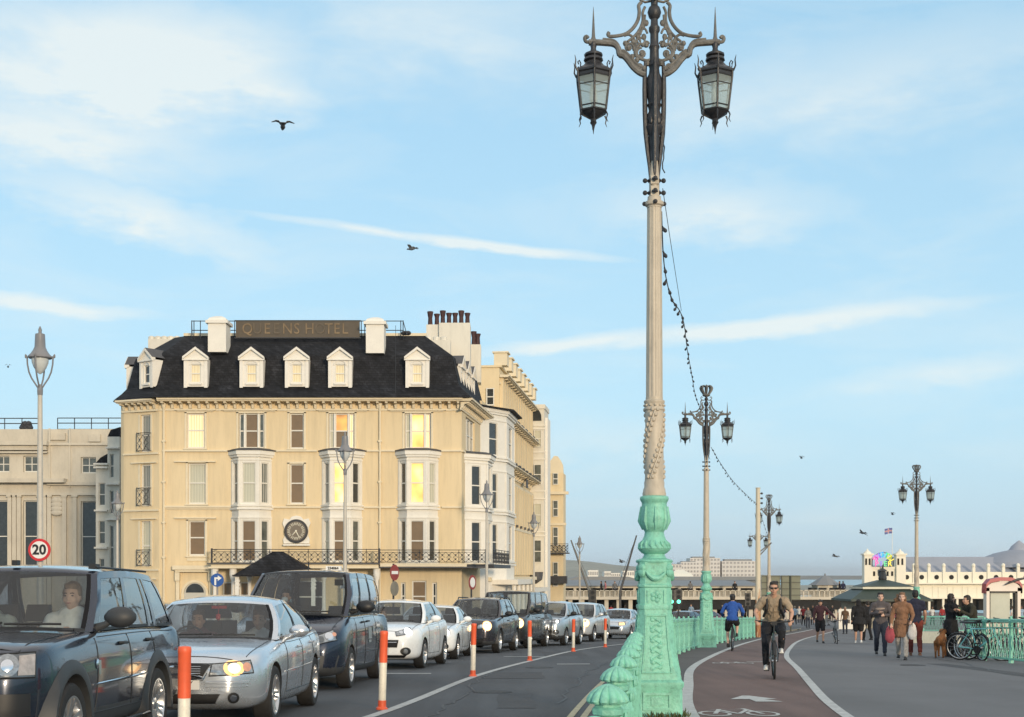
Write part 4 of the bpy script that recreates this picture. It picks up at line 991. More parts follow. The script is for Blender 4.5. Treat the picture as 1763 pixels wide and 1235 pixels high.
def dormer(root, Fm, uc, z0, z1, hw=.66, depth=2.2, pane=None):
    """front at local y=0, running back"""
    zs_ = z1-.62
    g = MB(); g.X = Fm
    o_ = [(uc-hw*.42, uc+hw*.42, z0+.22, zs_-.30)]
    wall(g, uc-hw, uc+hw, z0, zs_, o_, d=.14)
    g.box(uc-hw, uc-hw+.05, .001, depth, z0, zs_); g.box(uc+hw-.05, uc+hw, .001, depth, z0, zs_)
    g.prism([(uc-hw-.02,zs_),(uc+hw+.02,zs_),(uc,z1-.12)], .0, .1)
    for s_ in (-1,1): g.box(uc+s_*hw*.86-.09,uc+s_*hw*.86+.09,-.05,0,z0-.06,zs_-.1)
    for k in range(8):           # arched head moulding
        a, b = pi*k/8, pi*(k+1)/8; r0, r1 = hw*.46, hw*.56; cz2 = zs_-.36
        g.prism([(uc+r0*cos(a),cz2+r0*sin(a)*.8),(uc+r1*cos(a),cz2+r1*sin(a)*.8),(uc+r1*cos(b),cz2+r1*sin(b)*.8),(uc+r0*cos(b),cz2+r0*sin(b)*.8)], -.05, 0)
    g.box(uc-hw*.5,uc+hw*.5,-.1,0,z0+.10,z0+.2)
    dm = g.build('dormer', WTRIM, root, smooth=0)
    g = MB(); g.X = Fm
    for s_ in (-1, 1):
        P = [(uc+s_*(hw+.06), zs_-.03),(uc+s_*(hw+.06), zs_+.10),(uc, z1+.03),(uc, z1-.12)]
        g.prism(P, -.16, .12)
    g.box(uc-hw-.07,uc+hw+.07,-.14,-.001,zs_-.10,zs_-.031)
    g.build('pediment', WTRIM, dm, smooth=0)
    g = MB(); g.X = Fm; g.loft([[(uc-hw-.08,y,zs_+.11),(uc,y,z1+.06),(uc+hw+.08,y,zs_+.11),(uc,y,z1-.02)] for y in (-.12, depth+.6)]); g.build('dormer_roof', LEAD, dm, smooth=0)
    g = MB(); g.X = Fm; o = o_[0]; y0 = .06
    g.box(o[0],o[0]+.05,y0,.12,o[2],o[3]); g.box(o[1]-.05,o[1],y0,.12,o[2],o[3]); g.box(o[0]+.05,o[1]-.05,y0,.12,(o[2]+o[3])/2-.03,(o[2]+o[3])/2+.03); g.box(o[0]+.05,o[1]-.05,y0,.12,o[3]-.06,o[3]); g.box(o[0]+.05,o[1]-.05,y0,.12,o[2],o[2]+.06)
    w_ = g.build('window', SASH, dm, smooth=0)
    g = MB(); g.X = Fm; g.add([(o[0],.11,o[2]),(o[1],.11,o[2]),(o[1],.11,o[3]),(o[0],.11,o[3])],[(0,1,2,3)]); g.build('pane', pane or CURT, dm, smooth=0)
FD = frame(0, Yh-.45, 0)
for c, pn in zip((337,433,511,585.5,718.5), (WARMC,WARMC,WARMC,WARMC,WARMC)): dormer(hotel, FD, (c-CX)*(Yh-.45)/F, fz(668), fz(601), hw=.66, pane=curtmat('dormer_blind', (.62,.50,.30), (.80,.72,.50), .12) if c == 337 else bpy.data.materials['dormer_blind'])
FDL = Matrix.Translation((-20.75,74.62,0)) @ Matrix.Rotation(-R(36), 4, 'Z') @ Matrix.Translation((0,.42,0)); dormer(hotel, FDL, 0, fz(667), fz(601), hw=.55, pane=DARKW)
dormer(hotel, Matrix.Translation((-22.35,78.2,0)) @ Matrix.Rotation(-pi/2, 4, 'Z'), 0, fz(660), fz(600), hw=.6, pane=DARKW)
# side elevation
SA = atan2(.992, .124); SF = frame(fx(795), Yh, SA)
def tx(px): c = (px-CX)/F; return (Yh*c-fx(795))/(.124-.992*c)
def tY(t): return Yh+.992*t
def sz(py, t): return CAMZ+(HY-py)/F*tY(t)
g = MB(); g.X = SF; wall(g, 0, 8.5, zb, zT, [(1.0,5.2,fz(975),fz(780)),(1.4,4.8,fz(770),fz(712))]); g.box(8.2,8.5,0,20,zb,zT); g.build('wall', STUC, hotel, smooth=0)
canted_bay(hotel, SF, 3.1, .9, 2.1, 1.15, [(fz(868),fz(798)),(fz(967),fz(897))], fz(973), fz(778), [[DARKW,DARKW,DARKW],[DARKW,DARKW2,DARKW]], WTRIM, mgs=(.25,.30))
for a, b in ((1.4,2.4),(2.6,3.6),(3.8,4.8)): window(hotel, SF, (a,b,fz(770),fz(712)), DARKW2)
g = MB(); g.X = SF; corbel_cornice(g, -.6, 8.2, fz(688), out=.7, h=.52, step=.5); g.box(0,1.0,-.1,0,fz(778),fz(775)); g.build('cornice', TRIM, hotel, smooth=0)
g = MB(); g.X = SF; iron_panel(g, -.9, 6.0, fz(971), fz(947), -1.9, cell=.4, r=.016); g.box(-1.2,6.1,-2.0,0,fz(978),fz(972)); 
g.build('balcony_railing', IRON, hotel)
for i, t in enumerate((1.6, 3.6, 5.6)): dormer(hotel, SF @ Matrix.Translation((0,.25,0)), t, fz(668), fz(606), hw=.6, pane=DARKW2)
# roof chimneys on the front slope
def stack(root, x0, x1, y0, y1, z0, z1, m=WTRIM, pots=0, dome=True, potm=None, cap=True):
    g = MB(); g.box(x0,x1,y0,y1,z0,z1)
    if cap: g.box(x0-.12,x1+.12,y0-.12,y1+.12,z1-.12,z1+.05)
    if dome: xc, yc = (x0+x1)/2, (y0+y1)/2; hx, hy = (x1-x0)/2, (y1-y0)/2; g.loft([[(xc-hx*s,yc-hy*s,z),(xc+hx*s,yc-hy*s,z),(xc+hx*s,yc+hy*s,z),(xc-hx*s,yc+hy*s,z)] for s, z in ((1.05,z1+.051),(.9,z1+.2),(.55,z1+.3),(.3,z1+.36))])
    c = g.build('chimney', m, root, smooth=0)
    for i in range(pots):
        x = x0+(x1-x0)*(i+.5)/pots; g = MB(); hgt = .75 if i % 3 else .9
        g.lathe([(.17,0),(.15,.1),(.13,.5),(.15,.6),(.19,hgt-.05),(.19,hgt),(.12,hgt)], 10, (x,(y0+y1)/2,z1+.02)); g.build('chimney_pot', potm, c)
POT = mat('chimney_pot_dark', (.05,.02,.02), .7, var=.4, scale=6)
stack(hotel, fx(358), fx(389), 75.0, 76.2, fz(606), fz(553)); stack(hotel, fx(630), fx(661), 75.0, 76.2, fz(608), fz(555))
z7 = lambda p, Y: CAMZ+(HY-p)*Y/F; x7 = lambda p, Y: (p-CX)*Y/F
stack(hotel, x7(735,84), x7(758,84), 83.4, 84.6, z7(640,84), z7(562,84), WSTUC, 2, False, POT, False)
stack(hotel, x7(757,84), x7(810,84), 83.2, 85.0, z7(640,84), z7(560,84), WSTUC, 5, False, POT, False)
stack(hotel, x7(772,86), x7(828,86), 85.6, 87, z7(660,86), z7(595,86), WSTUC, 0, False, POT, False)
stack(hotel, x7(812,87), x7(826,87), 87.01, 87.6, z7(640,87), z7(594,87), WSTUC, 2, False, POT, False)
g = MB(); g.box(x7(700,82), x7(776,82), 81.5, 82.4, z7(640,82), z7(588,82)); [g.lathe([(.2,0),(.2,.25),(.1,.3)], 8, (x7(712+13*i,82), 82, z7(588,82))) for i in range(5)]
g.box(x7(255,80), x7(310,80), 80, 80.8, z7(620,80), z7(584,80)); [g.lathe([(.2,0),(.2,.2),(.1,.25)], 8, (x7(258+11*i,80), 80.4, z7(584,80))) for i in range(5)]
g.build('parapet', WSTUC, hotel, smooth=0)
# roof railings and aerial
g = MB(); yq = 76.8; q = lambda p: (p-CX)*yq/F; qz = lambda p: CAMZ+(HY-p)*yq/F
for a, b in ((330,358),(389,407),(619,630),(661,695)):
    for zz in (553, 569): g.tube([(q(a),yq,qz(zz)),(q(b),yq,qz(zz))], .025, 4)
for p in (330,334,345,404,622,628,690,694): g.tube([(q(p),yq,qz(585)),(q(p),yq,qz(552))], .025, 4)
g.tube([(q(330),yq,qz(553)),(q(338),yq-1,qz(582))], .025, 4); g.tube([(q(694),yq,qz(553)),(q(703),yq-1,qz(582))], .025, 4)
for p in (697,700,704): g.ball((q(p),yq-.6,qz(577)), (.18,.18,.14), 6)
g.tube([(q(688),yq-2.6,qz(575)),(q(688),yq-2.6,qz(690))], .012, 4)
g.build('roof_railing', IRON, hotel)
# sign board
SB = mat('sign_board_brown', (.085,.068,.048), .6, var=.12, scale=2); GOLD = mat('faded_gold', (.19,.135,.075), .6, var=.45, scale=1.6)
sgn = MB(); ys = 76.0; s7 = lambda p: (p-CX)*ys/F; s8 = lambda p: CAMZ+(HY-p)*ys/F
sgn.box(s7(406),s7(619),ys,ys+.15,s8(581),s8(553)); sb = sgn.build('sign_board', SB, hotel, smooth=0)
g = MB(); g.box(s7(404),s7(621),ys-.03,ys+.18,s8(553)+.001,s8(551.5)); g.box(s7(404),s7(621),ys-.03,ys+.18,s8(583),s8(581)-.001); [g.tube([(s7(p),ys+.2,s8(575)),(s7(p),ys+1.6,s8(585))], .03, 4) for p in (420,470,520,570,610)]; g.build('sign_frame', IRON, sb, smooth=0)
for ch, px in zip('QUEENS', (426,443,460,476,495,511)): text_mesh('letter', ch, .86, GOLD if ch not in 'U' and px not in (476,) else mat('worn_gold'+ch, (.115,.09,.06), .6, var=.3), sb, .012, loc=(s7(px),ys-.02,s8(567)), sx=.9)
for ch, px in zip('HOTEL', (533,551,566,580,594)): text_mesh('letter', ch, .86, GOLD if ch != 'O' else mat('worn_goldO', (.10,.08,.055), .6, var=.3), sb, .012, loc=(s7(px),ys-.02,s8(567)), sx=.9)

# ---------------- long ribbed terrace behind the hotel
ter = thing('terrace_house', 'tall pale yellow terrace with many vertical ribs running back from the hotel side', 'terrace')
t0, t1, t2 = tx(829), tx(860), tx(913); t3 = t2+3.5; t4 = t3+2.4
g = MB(); g.X = SF
g.box(t0+.3, t2, .0, 13, -3.5, 12.3); g.box(t1, t2, .02, 13, 12.31, 15.6); g.box(t1-.1, t2, -.15, 13.1, 15.61, 15.75)
n = 17
for i in range(n):                                      # projecting ribs
    u = t1+.5+(t2-t1-1)*i/(n-1)
    g.box(u-.28,u+.28,-.28,.0,1.5,8.0); g.box(u-.26,u+.26,-.26,.0,9.5,12.0); g.box(u-.26,u+.26,-.24,.02,12.7,15.0)
g.build('wall', STUC2, ter, smooth=0)
g = MB(); g.X = SF
for i in range(8):
    u = t1+.6+(t2-t1-1.2)*i/7; g.box(u-.5,u+.5,-.5,.4,15.76,16.6); g.box(u-.6,u+.6,-.6,.5,16.601,16.7)
corbel_cornice(g, t1, t2, 15.1, out=.7, h=.5, step=1.2); corbel_cornice(g, t1-1, t2+.3, 12.3, out=.8, h=.55, step=1.1); corbel_cornice(g, t1-2, t2, 9.1, out=.9, h=.5, step=1.4)
g.box(t0,t2,-.25,0,7.9,8.15); g.box(t1,t2,-.3,0,4.75,4.95); g.box(t0,t2,-.6,0,1.1,1.35)
g.build('cornice', TRIM, ter, smooth=0)
g = MB(); g.X = SF
for i in range(8): u = t1+1.5+(t2-t1-3)*i/7; g.box(u-.4,u+.4,-1.0,-.9,9.11,9.2); g.box(u-.9,u+.9,-.95,-.1,9.101,9.16); 
for i in range(7): u = t1+2+(t2-t1-4)*i/6; g.box(u-.7,u+.7,-.82,-.1,12.301,12.37); g.box(u-.12,u+.12,-.45,-.31,4.96,5.15)
for i in (2,4): u = t1+4+i*4.2; g.box(u-.5,u+.5,-.5,-.43,8.2,9.0)
g.build('dark_canopies', LEAD, ter, smooth=0)
# camera-facing end wall of the upper storey with its window
FE = Matrix.Translation(tuple(SF @ V((t1,0,0)))) @ Matrix.Rotation(SA, 4, 'Z') @ Matrix.Rotation(-pi/2, 4, 'Z') @ Matrix.Translation((-13,-.02,0))
w_ = window(ter, FE, (13-.9,13-.35,13.0,14.2), DARKW, d=.0)
# slate capped white bay
canted_bay(ter, SF, (t0+t1)/2-.2, 2.0, 4.6, 1.3, [(sz(790,t0+3),sz(735,t0+3)),(sz(880,t0+3),sz(820,t0+3)),(sz(965,t0+3),sz(905,t0+3))], -3.2, sz(712,t0+3), [[DARKW]*3]*3, WTRIM, capm=SLATE, capout=.5, mgs=(.3,.34))
g = MB(); g.X = SF; g.box(t0+.5,t1+2,-2.2,-.0,.9,1.2); [g.lathe([(.16,-3.5),(.14,.89)], 8, (t0+1+2.4*i,-1.9,0)) for i in range(5)]; g.box(t1+3,t2,-1.6,0,.2,.5)
g.build('porch', WTRIM, ter, smooth=0)
g = MB(); g.X = SF
for i in range(9): u = t0+1.5+i*3; g.box(u-.7,u+.7,-.03,.01,-3.3,.1)
g.build('shopfront_opening', VOID, ter, smooth=0)
for i in range(6): 
    u = t1+2.2+(t2-t1-4.4)*i/5
    for za, zb_ in ((1.9,4.2),(5.3,7.5),(9.7,11.6),(13,14.4)): window(ter, SF @ Matrix.Translation((0,-.20,0)), (u-.45,u+.45,za,zb_), DARKW, d=.2)
# white glazed-bay building
wb = thing('bay_building', 'narrow white building with stacked curved bay windows beyond the ribbed terrace', 'building')
g = MB(); g.X = SF; za = sz(697,t2)
g.box(t2+.01,t3,-1.15,12,-3.5,za-.35); g.box(t2-.1,t3+.1,-1.22,12,za-.349,za); g.build('wall', WSTUC, wb, smooth=0)
FW = Matrix.Translation(tuple(SF @ V((t2,0,0)))) @ Matrix.Rotation(SA-pi/2, 4, 'Z')
for a, b in ((741,771),(800,835),(867,907),(930,969)): window(wb, FW @ Matrix.Translation((0,-.2,0)), (.30,.92,sz(b,t2),sz(a,t2)), CURT if a in (741,867) else DARKW2, d=.2, fr=.05)
g = MB(); g.X = FW; g.prism([(.05,sz(725,t2)),(.92,sz(725,t2)),(.9,sz(715,t2)),(.75,sz(708,t2)),(.5,sz(703,t2)),(.05,sz(703,t2))], -.04, -.005); g.build('arched_window', DARKW, wb, smooth=0)
g = MB(); g.X = FW
for a in (732,738,778,790,845,858,915,922): g.box(-.05,1.3,-.08,-.001,sz(a+2,t2),sz(a,t2))
g.X = SF
g.box(t2+.8,t3-.3,-1.35,-1.151,-1,za-1)
g.build('moulding', WTRIM, wb, smooth=0)
g = MB(); g.X = FW; g.lathe([(.1,sz(1005,t2)),(.55,sz(998,t2)),(.62,sz(985,t2))], 12, (.45,-.1,0)); g.build('dark_oriel_base', LEAD, wb)
# end house
t3 = t3+2
eh = thing('terrace_house', 'small yellow end house with curved gable and iron balcony beyond the white bay building', 'house')
g = MB(); g.X = SF; z5 = sz(800,t3+3); g.box(t3+.02,t4+2,-2.25,10,-3.5,z5-1); g.build('wall', STUC2, eh, smooth=0)
FG = Matrix.Translation(tuple(SF @ V((t3,0,0)))) @ Matrix.Rotation(SA-pi/2, 4, 'Z')
g = MB(); g.X = FG; g.prism([(.9,z5-1),(2.25,z5-1),(2.2,z5-.3),(2.0,z5+.1),(1.75,z5+.45),(1.45,z5+.5),(1.15,z5+.1),(.9,z5)], .03, .4); g.box(.5,2.7,-.3,0,sz(852,t3),sz(847,t3)); g.box(.5,2.5,-.12,0,sz(905,t3),sz(901,t3)); g.build('gable', TRIM, eh, smooth=0)
for a, b in ((815,835),(862,890),(908,940),(968,1010)): window(eh, FG @ Matrix.Translation((0,-.2,0)), (1.35,1.8,sz(b,t3),sz(a,t3)), DARKW2, d=.2, fr=.05)
g = MB(); g.X = FG; iron_panel(g, .9, 2.7, sz(952,t3), sz(937,t3), -.75, cell=.35, r=.03); g.box(.8,2.8,-.85,0,sz(954,t3),sz(952,t3)); g.box(1.0,2.6,-.85,-.01,sz(1005,t3),sz(992,t3)); g.build('balcony', IRON, eh)

# ---------------- left: stone building and white terrace
Yl = 108.0; kl_ = Yl/F; lx = lambda p: (p-CX)*kl_; lz = lambda p: CAMZ+(HY-p)*kl_
stb = thing('stone_building', 'wide pale stone building with tall dark windows at the left edge behind the cars', 'building')
FS = frame(0, Yl, 0); so_ = [(lx(-30),lx(-8),lz(812),lz(786))]
so_ = [(lx(a),lx(b),lz(d),lz(c)) for a, b, c, d in ((-8,16,785,813),(40,66,785,813),(139,165,787,815),(-12,14,862,985),(40,66,862,985),(139,166,863,985))]
g = MB(); g.X = FS; wall(g, lx(-60), lx(200), -3.6, lz(763), so_, d=.4)
g.box(lx(-60),lx(200),.5,8,lz(763),lz(738)); g.box(lx(92),lx(198),3,9,lz(738),lz(732)); g.X = Matrix.Identity(4)
g.build('wall', STONE, stb, smooth=0)
for o in so_: window(stb, FS, o, DARKW if o[3]-o[2] > 3 else DARKW2, d=.35, fr=.08, mid=.5, mull=1 if o[3]-o[2] < 3 else 0)
g = MB(); g.X = FS
g.box(lx(-60),lx(86),-.8,0,lz(768),lz(761)); g.box(lx(-60),lx(83),-.5,-.01,lz(776),lz(768.1)); g.box(lx(-60),lx(116),-.9,0,lz(832),lz(825)); g.box(lx(-60),lx(83),-.4,-.01,lz(781),lz(778)); g.box(lx(83),lx(195),-.3,0,lz(836),lz(830)); g.box(lx(83),lx(198),-.2,0,lz(767),lz(763)); g.box(lx(-60),lx(198),-.25,0,lz(853),lz(849))
for a in (18, 26, 34, 70, 78, 86, 112, 130, 170): g.box(lx(a)-.16,lx(a)+.16,-.25,0,-3.5,lz(856)); g.box(lx(a)-.24,lx(a)+.24,-.32,0,lz(856),lz(853.1))
g.box(lx(90),lx(108),-.15,0,lz(880),lz(855)); [g.ball((lx(99),-.2,lz(862+7*j)), (.5,.14,.26), 10) for j in range(4)]
for a in (84, 119): g.box(lx(a),lx(a+3),-.1,0,lz(840),lz(738))
g.box(lx(83),lx(110),.3,.499,lz(757),lz(745)); g.box(lx(150),lx(170),.3,.499,lz(760),lz(747))
g.build('cornice', STONE, stb, smooth=0)
g = MB(); g.X = FS
for a, b, y, zz0 in ((-60,60,1.0,738),(76,198,3.2,732)):
    for dz in (0, 11, 20): g.tube([(lx(a),y,lz(zz0-dz)),(lx(b),y,lz(zz0-dz))], .04, 4)
    for i in range(int((b-a)/30)+1): g.tube([(lx(a+30*i),y,lz(zz0)),(lx(a+30*i),y,lz(zz0-20))], .04, 4)
for j in range(7): g.ball((lx(30+2*j),1.2,lz(734-3*(j%3))), (.3,.3,.3), 7)
g.build('roof_railing', IRON, stb)
wt = thing('terrace_house', 'narrow white stuccoed terrace squeezed between the stone building and the yellow hotel', 'house')
Yw = 90.0; kw = Yw/F; vx = lambda p: (p-CX)*kw; vz = lambda p: CAMZ+(HY-p)*kw
FWT = frame(0, Yw, 0)
wo_ = [(vx(a),vx(b),vz(d),vz(c)) for a, b, c, d in ((170,181,832,871),(170,181,897,937),(171,180,962,990),(189,196,782,823),(189,196,845,885),(189,196,905,980))]
g = MB(); g.X = FWT; wall(g, vx(165), vx(185), -3.6, vz(800), wo_[:3], d=.2); g.box(vx(165),vx(185),.25,6,-3.6,vz(800)-.01)
wall(g, vx(185), vx(206), -3.6, vz(752), wo_[3:], d=.2); g.box(vx(185)+.01,vx(206),.25,6,-3.6,vz(752)-.01); g.build('wall', WSTUC, wt, smooth=0)
for o in wo_: window(wt, FWT, o, DARKW2, d=.18, fr=.05)
g = MB(); g.X = FWT
for a, b, t in ((163,187,798),(163,186,804),(164,186,878),(164,186,942),(184,206,770),(184,206,832),(184,206,893)): g.box(vx(a),vx(b),-.3,0,vz(t+3),vz(t))
g.build('moulding', WTRIM, wt, smooth=0)
g = MB(); g.X = FWT; g.prism([(vx(184),vz(752)),(vx(206),vz(752)),(vx(206),vz(735)),(vx(190),vz(740))], .1, 5); g.prism([(vx(163),vz(798)),(vx(187),vz(798)),(vx(186),vz(780)),(vx(172),vz(788))], .1, 5); g.build('roof', SLATE, wt, smooth=0)

# ---------------- seafront terrace building (far centre)
Ya = 150.0; ka = Ya/F; ax = lambda p: (p-CX)*ka; az_ = lambda p: CAMZ+(HY-p)*ka; ga = zg(Ya)
aq = thing('seafront_terrace', 'long low cream colonnade with balustraded roof terrace over dark arches in the distance', 'building')
PALE = mat('pale_concrete', (.56,.51,.42), .8, var=.08, scale=.5, dirt=.15); GREYR = mat('grey_sheet_roof', (.20,.21,.22), .7, var=.1, scale=.2, dirt=.1)
g = MB(); g.box(ax(940),ax(1462),Ya-2,Ya+.2,az_(1032),az_(1027.5)); g.box(ax(960),ax(1312),Ya+1.5,Ya+8,az_(1013),az_(1010)); 
for i in range(58):
    p = 950+i*8.9; g.box(ax(p)-.06,ax(p)+.06,Ya-1.9,Ya-1.7,az_(1027.5),az_(1016)); 
for i in range(14):
    p = 965+i*26; g.box(ax(p)-.16,ax(p)+.16,Ya+1.6,Ya+1.9,az_(1027.5),az_(1013))
g.box(ax(1380),ax(1462),Ya-1.9,Ya-1.7,az_(1017),az_(1015.5)); g.box(ax(950),ax(1380),Ya-1.9,Ya-1.7,az_(1017.3),az_(1016.1)); g.build('terrace', PALE, aq, smooth=0)
g = MB()
for i in range(300):
    p = 950+i*1.7; g.tube([(ax(p),Ya-1.8,az_(1027.5)),(ax(p),Ya-1.8,az_(1017))], .035, 4)
g.build('baluster', PALE, aq, smooth=0)
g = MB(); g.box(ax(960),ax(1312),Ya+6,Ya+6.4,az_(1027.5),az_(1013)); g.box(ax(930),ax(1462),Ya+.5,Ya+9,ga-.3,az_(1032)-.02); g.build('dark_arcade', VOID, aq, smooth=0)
g = MB()
for i in range(26): p = 940+i*20.5; g.box(ax(p)-.22,ax(p)+.22,Ya-1.6,Ya-1.2,ga-.2,az_(1032)-.01)
g.build('pier_column', PALE, aq, smooth=0)
g = MB(); g.loft([[(ax(955),Ya+1.2,az_(1010)+.01),(ax(1316),Ya+1.2,az_(1010)+.01),(ax(1316),Ya+12,az_(1003)),(ax(955),Ya+12,az_(1003))],[(ax(955),Ya+1.2,az_(1010)+.1),(ax(1316),Ya+1.2,az_(1010)+.1),(ax(1316),Ya+12,az_(1003)+.2),(ax(955),Ya+12,az_(1003)+.2)]]); g.build('shelter_roof', GREYR, aq, smooth=0)
rr = random.Random(11)
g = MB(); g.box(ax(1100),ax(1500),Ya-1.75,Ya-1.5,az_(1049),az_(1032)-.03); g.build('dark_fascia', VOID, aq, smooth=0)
for i in range(17):  # pale panels painting in the bright lit background beneath the terrace
    p = 1112+i*22+rr.uniform(-4,4); g = MB(); g.box(ax(p),ax(p+rr.uniform(9,17)),Ya+.2,Ya+.4,ga+.1,ga+1.9+.3*rr.random()); g.build('painted_bright_backdrop', WSTUC, aq, smooth=0)
# domed kiosk on the terrace
kd = thing('terrace_kiosk', 'small cream kiosk with grey conical roof on the far terrace', 'kiosk', (ax(1424),Ya+1,az_(1027.5)))
g = MB(); g.lathe([(1.55,0),(1.55,.1),(1.5,.12),(1.5,1.25),(1.6,1.3)], 8); g.build('wall', PALE, kd, smooth=0)
g = MB(); g.lathe([(1.9,1.3),(1.75,1.38),(1.1,1.8),(.5,2.2),(.15,2.35),(.05,2.6)], 8); g.build('roof', GREYR, kd, smooth=0)
g = MB(); [g.box(1.5*cos(pi/8+pi/4*k)-.35,1.5*cos(pi/8+pi/4*k)+.35,1.5*sin(pi/8+pi/4*k)-.35,1.5*sin(pi/8+pi/4*k)+.35,.3,1.0) for k in range(8)]; g.build('window', VOID, kd, smooth=0)
# ---------------- back of the big road sign
ym = 92; kb = ym/F; bx = lambda p: (p-CX)*kb; bz = lambda p: CAMZ+(HY-p)*kb
rs = thing('road_sign', 'backs of two large grey-green road sign panels behind the oncoming cyclist', 'road sign', (0,0,0))
SG = mat('sign_back_green', (.17,.18,.13), .6, var=.1, scale=1)
for a, b in ((1311,1343),(1346,1378)):
    g = MB(); g.box(bx(a),bx(b),ym,ym+.04,bz(1033),bz(991)); g.build('panel', SG, rs, smooth=0)
g = MB()
for z in (992,1003,1014,1025,1033): g.box(bx(1311),bx(1378),ym-.05,ym-.001,bz(z)-.02,bz(z)+.03)
for p in (1322,1345,1361): g.tube([(bx(p),ym-.1,bz(991)),(bx(p),ym-.1,zg(ym))], .05, 6)
g.build('rail', mat('sign_rail', (.07,.075,.06), .6, var=.1), rs, smooth=0)
# ---------------- dark green pavilion kiosk
yk = 108; kk2 = yk/F; qx = lambda p: (p-CX)*kk2; qz2 = lambda p: CAMZ+(HY-p)*kk2; gk = zg(yk)
pv = thing('pavilion', 'dark green two-tier roofed kiosk with pale walls behind the walkers', 'kiosk')
DG = mat('dark_green_roof', (.030,.050,.042), .55, var=.2, scale=2, dirt=.1)
def hiproof(g, x0, x1, y0, y1, z0, z1, ins):
    g.loft([[(x0,y0,z0),(x1,y0,z0),(x1,y1,z0),(x0,y1,z0)],[(x0+ins,y0+ins,z1),(x1-ins,y0+ins,z1),(x1-ins,y1-ins,z1),(x0+ins,y1-ins,z1)]])
g = MB(); hiproof(g, qx(1450), qx(1585), yk-3, yk+3.5, qz2(1031), qz2(1014), 1.35); hiproof(g, qx(1481), qx(1562), yk-1.7, yk+2.2, qz2(1009), qz2(999), 1.55); g.box(qx(1449),qx(1586),yk-3.06,yk+3.56,qz2(1034.5),qz2(1031)-.002)
g.box(qx(1480),qx(1563),yk-1.75,yk+2.25,qz2(1010.5),qz2(1009)-.002); g.build('roof', DG, pv, smooth=0)
g = MB(); g.box(qx(1475),qx(1570),yk-1.9,yk+2.3,qz2(1014)+.002,qz2(1010.5)-.002); g.build('roof_band', WW, pv, smooth=0)
g = MB(); g.box(qx(1462),qx(1574),yk-2,yk+2.6,gk,qz2(1034.6)); g.build('wall', mat('kiosk_wall', (.30,.27,.21), .8, var=.2, scale=1), pv, smooth=0)
g = MB(); [g.box(qx(1468+18*i),qx(1480+18*i),yk-2.05,yk-2.001,gk+.9,gk+2.1) for i in range(6)]; g.build('window', VOID, pv, smooth=0)
g = MB(); xc = qx(1521); g.lathe([(.32,qz2(999)),(.35,qz2(996)),(.25,qz2(984)),(.4,qz2(983)),(.1,qz2(979)),(.02,qz2(975))], 8, (xc,yk+.25,0)); g.build('roof_lantern', IRON, pv, smooth=0)
# ---------------- pier pavilion
yp = 190.0; kp = yp/F; ex = lambda p: (p-CX)*kp; ez = lambda p: CAMZ+(HY-p)*kp; gp = zg(179)
pier = thing('pier_building', 'long cream pier entrance building with slate roof, round portholes and twin small towers', 'pier')
PC = mat('pier_cream', (.78,.74,.62), .7, var=.05, scale=.4, dirt=.08); SLB = mat('pier_blue_slate', (.29,.31,.36), .7, var=.12, scale=.3, dirt=.15)
g = MB()
for a, b in ((1485,1499),(1540,1556)):
    g.box(ex(a),ex(b),yp-1,yp+.3,gp,ez(956)); g.box(ex(a)-.15,ex(b)+.15,yp-1.2,yp+.5,ez(956)+.002,ez(953.5)); g.lathe([(.6,ez(953.5)),(.5,ez(951)),(.2,ez(948.5)),(.03,ez(945))], 10, (ex((a+b)/2),yp-.4,0))
g.box(ex(1499),ex(1540),yp-.6,yp+.2,gp,ez(978)); g.box(ex(1499),ex(1540),yp-.7,yp+.3,ez(980),ez(976)); g.box(ex(1556),ex(1830),yp-.2,yp+.4,ez(1004.5),ez(985)); g.box(ex(1556),ex(1830),yp-.9,yp-.201,ez(1006),ez(1003.5)); g.box(ex(1556),ex(1830),yp,yp+.4,ez(1031),ez(1006)-.01); g.box(ex(1556),ex(1830),yp-1.2,yp-.001,ez(1031),ez(1029))
for i in range(11):
    p = 1573+25.6*i; g.box(ex(p)-.2,ex(p)+.2,yp-.35,yp+.1,ez(1004),ez(977)); g.ball((ex(p),yp-.1,ez(974)), (.3,.3,.35), 8)
    for j in (-5,5): g.box(ex(p+12+j)-.03,ex(p+12+j)+.03,yp-.06,yp-.001,ez(1028),ez(1010))
for i in range(14): p = 1500+24*i; g.box(ex(p)-.15,ex(p)+.15,yp-1.1,yp-.8,gp,ez(1031))
g.build('wall', PC, pier, smooth=0)
g = MB(); g.lathe([(.33,-.05),(.33,-.001)], 14, axis='y'); pme = g.mesh('porthole', VOID, 0)
for i in range(11): o = link(bpy.data.objects.new('porthole', pme), pier); o.location = (ex(1560.5+25.6*i), yp-.2, ez(994))
for a in (1488,1494,1543,1550): g = MB(); g.box(ex(a)-.13,ex(a)+.13,yp-1.04,yp-1.001,ez(973),ez(962)); g.build('window', VOID, pier, smooth=0)
for a in (1503,1512,1526,1534): g = MB(); g.box(ex(a)-.15,ex(a)+.15,yp-.63,yp-.601,ez(992),ez(984)); g.build('window', VOID, pier, smooth=0)
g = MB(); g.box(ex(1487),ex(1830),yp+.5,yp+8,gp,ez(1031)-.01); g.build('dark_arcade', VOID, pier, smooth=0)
g = MB(); g.loft([[(ex(1556),yp+.41,ez(985)),(ex(1830),yp+.41,ez(985)),(ex(1830),yp+14,ez(985)),(ex(1556),yp+14,ez(985))],[(ex(1560),yp+4,ez(962)+.3),(ex(1830),yp+4,ez(962)+.3),(ex(1830),yp+9,ez(962)+.3),(ex(1560),yp+9,ez(962)+.3)]])
g.build('roof', SLB, pier, smooth=0)
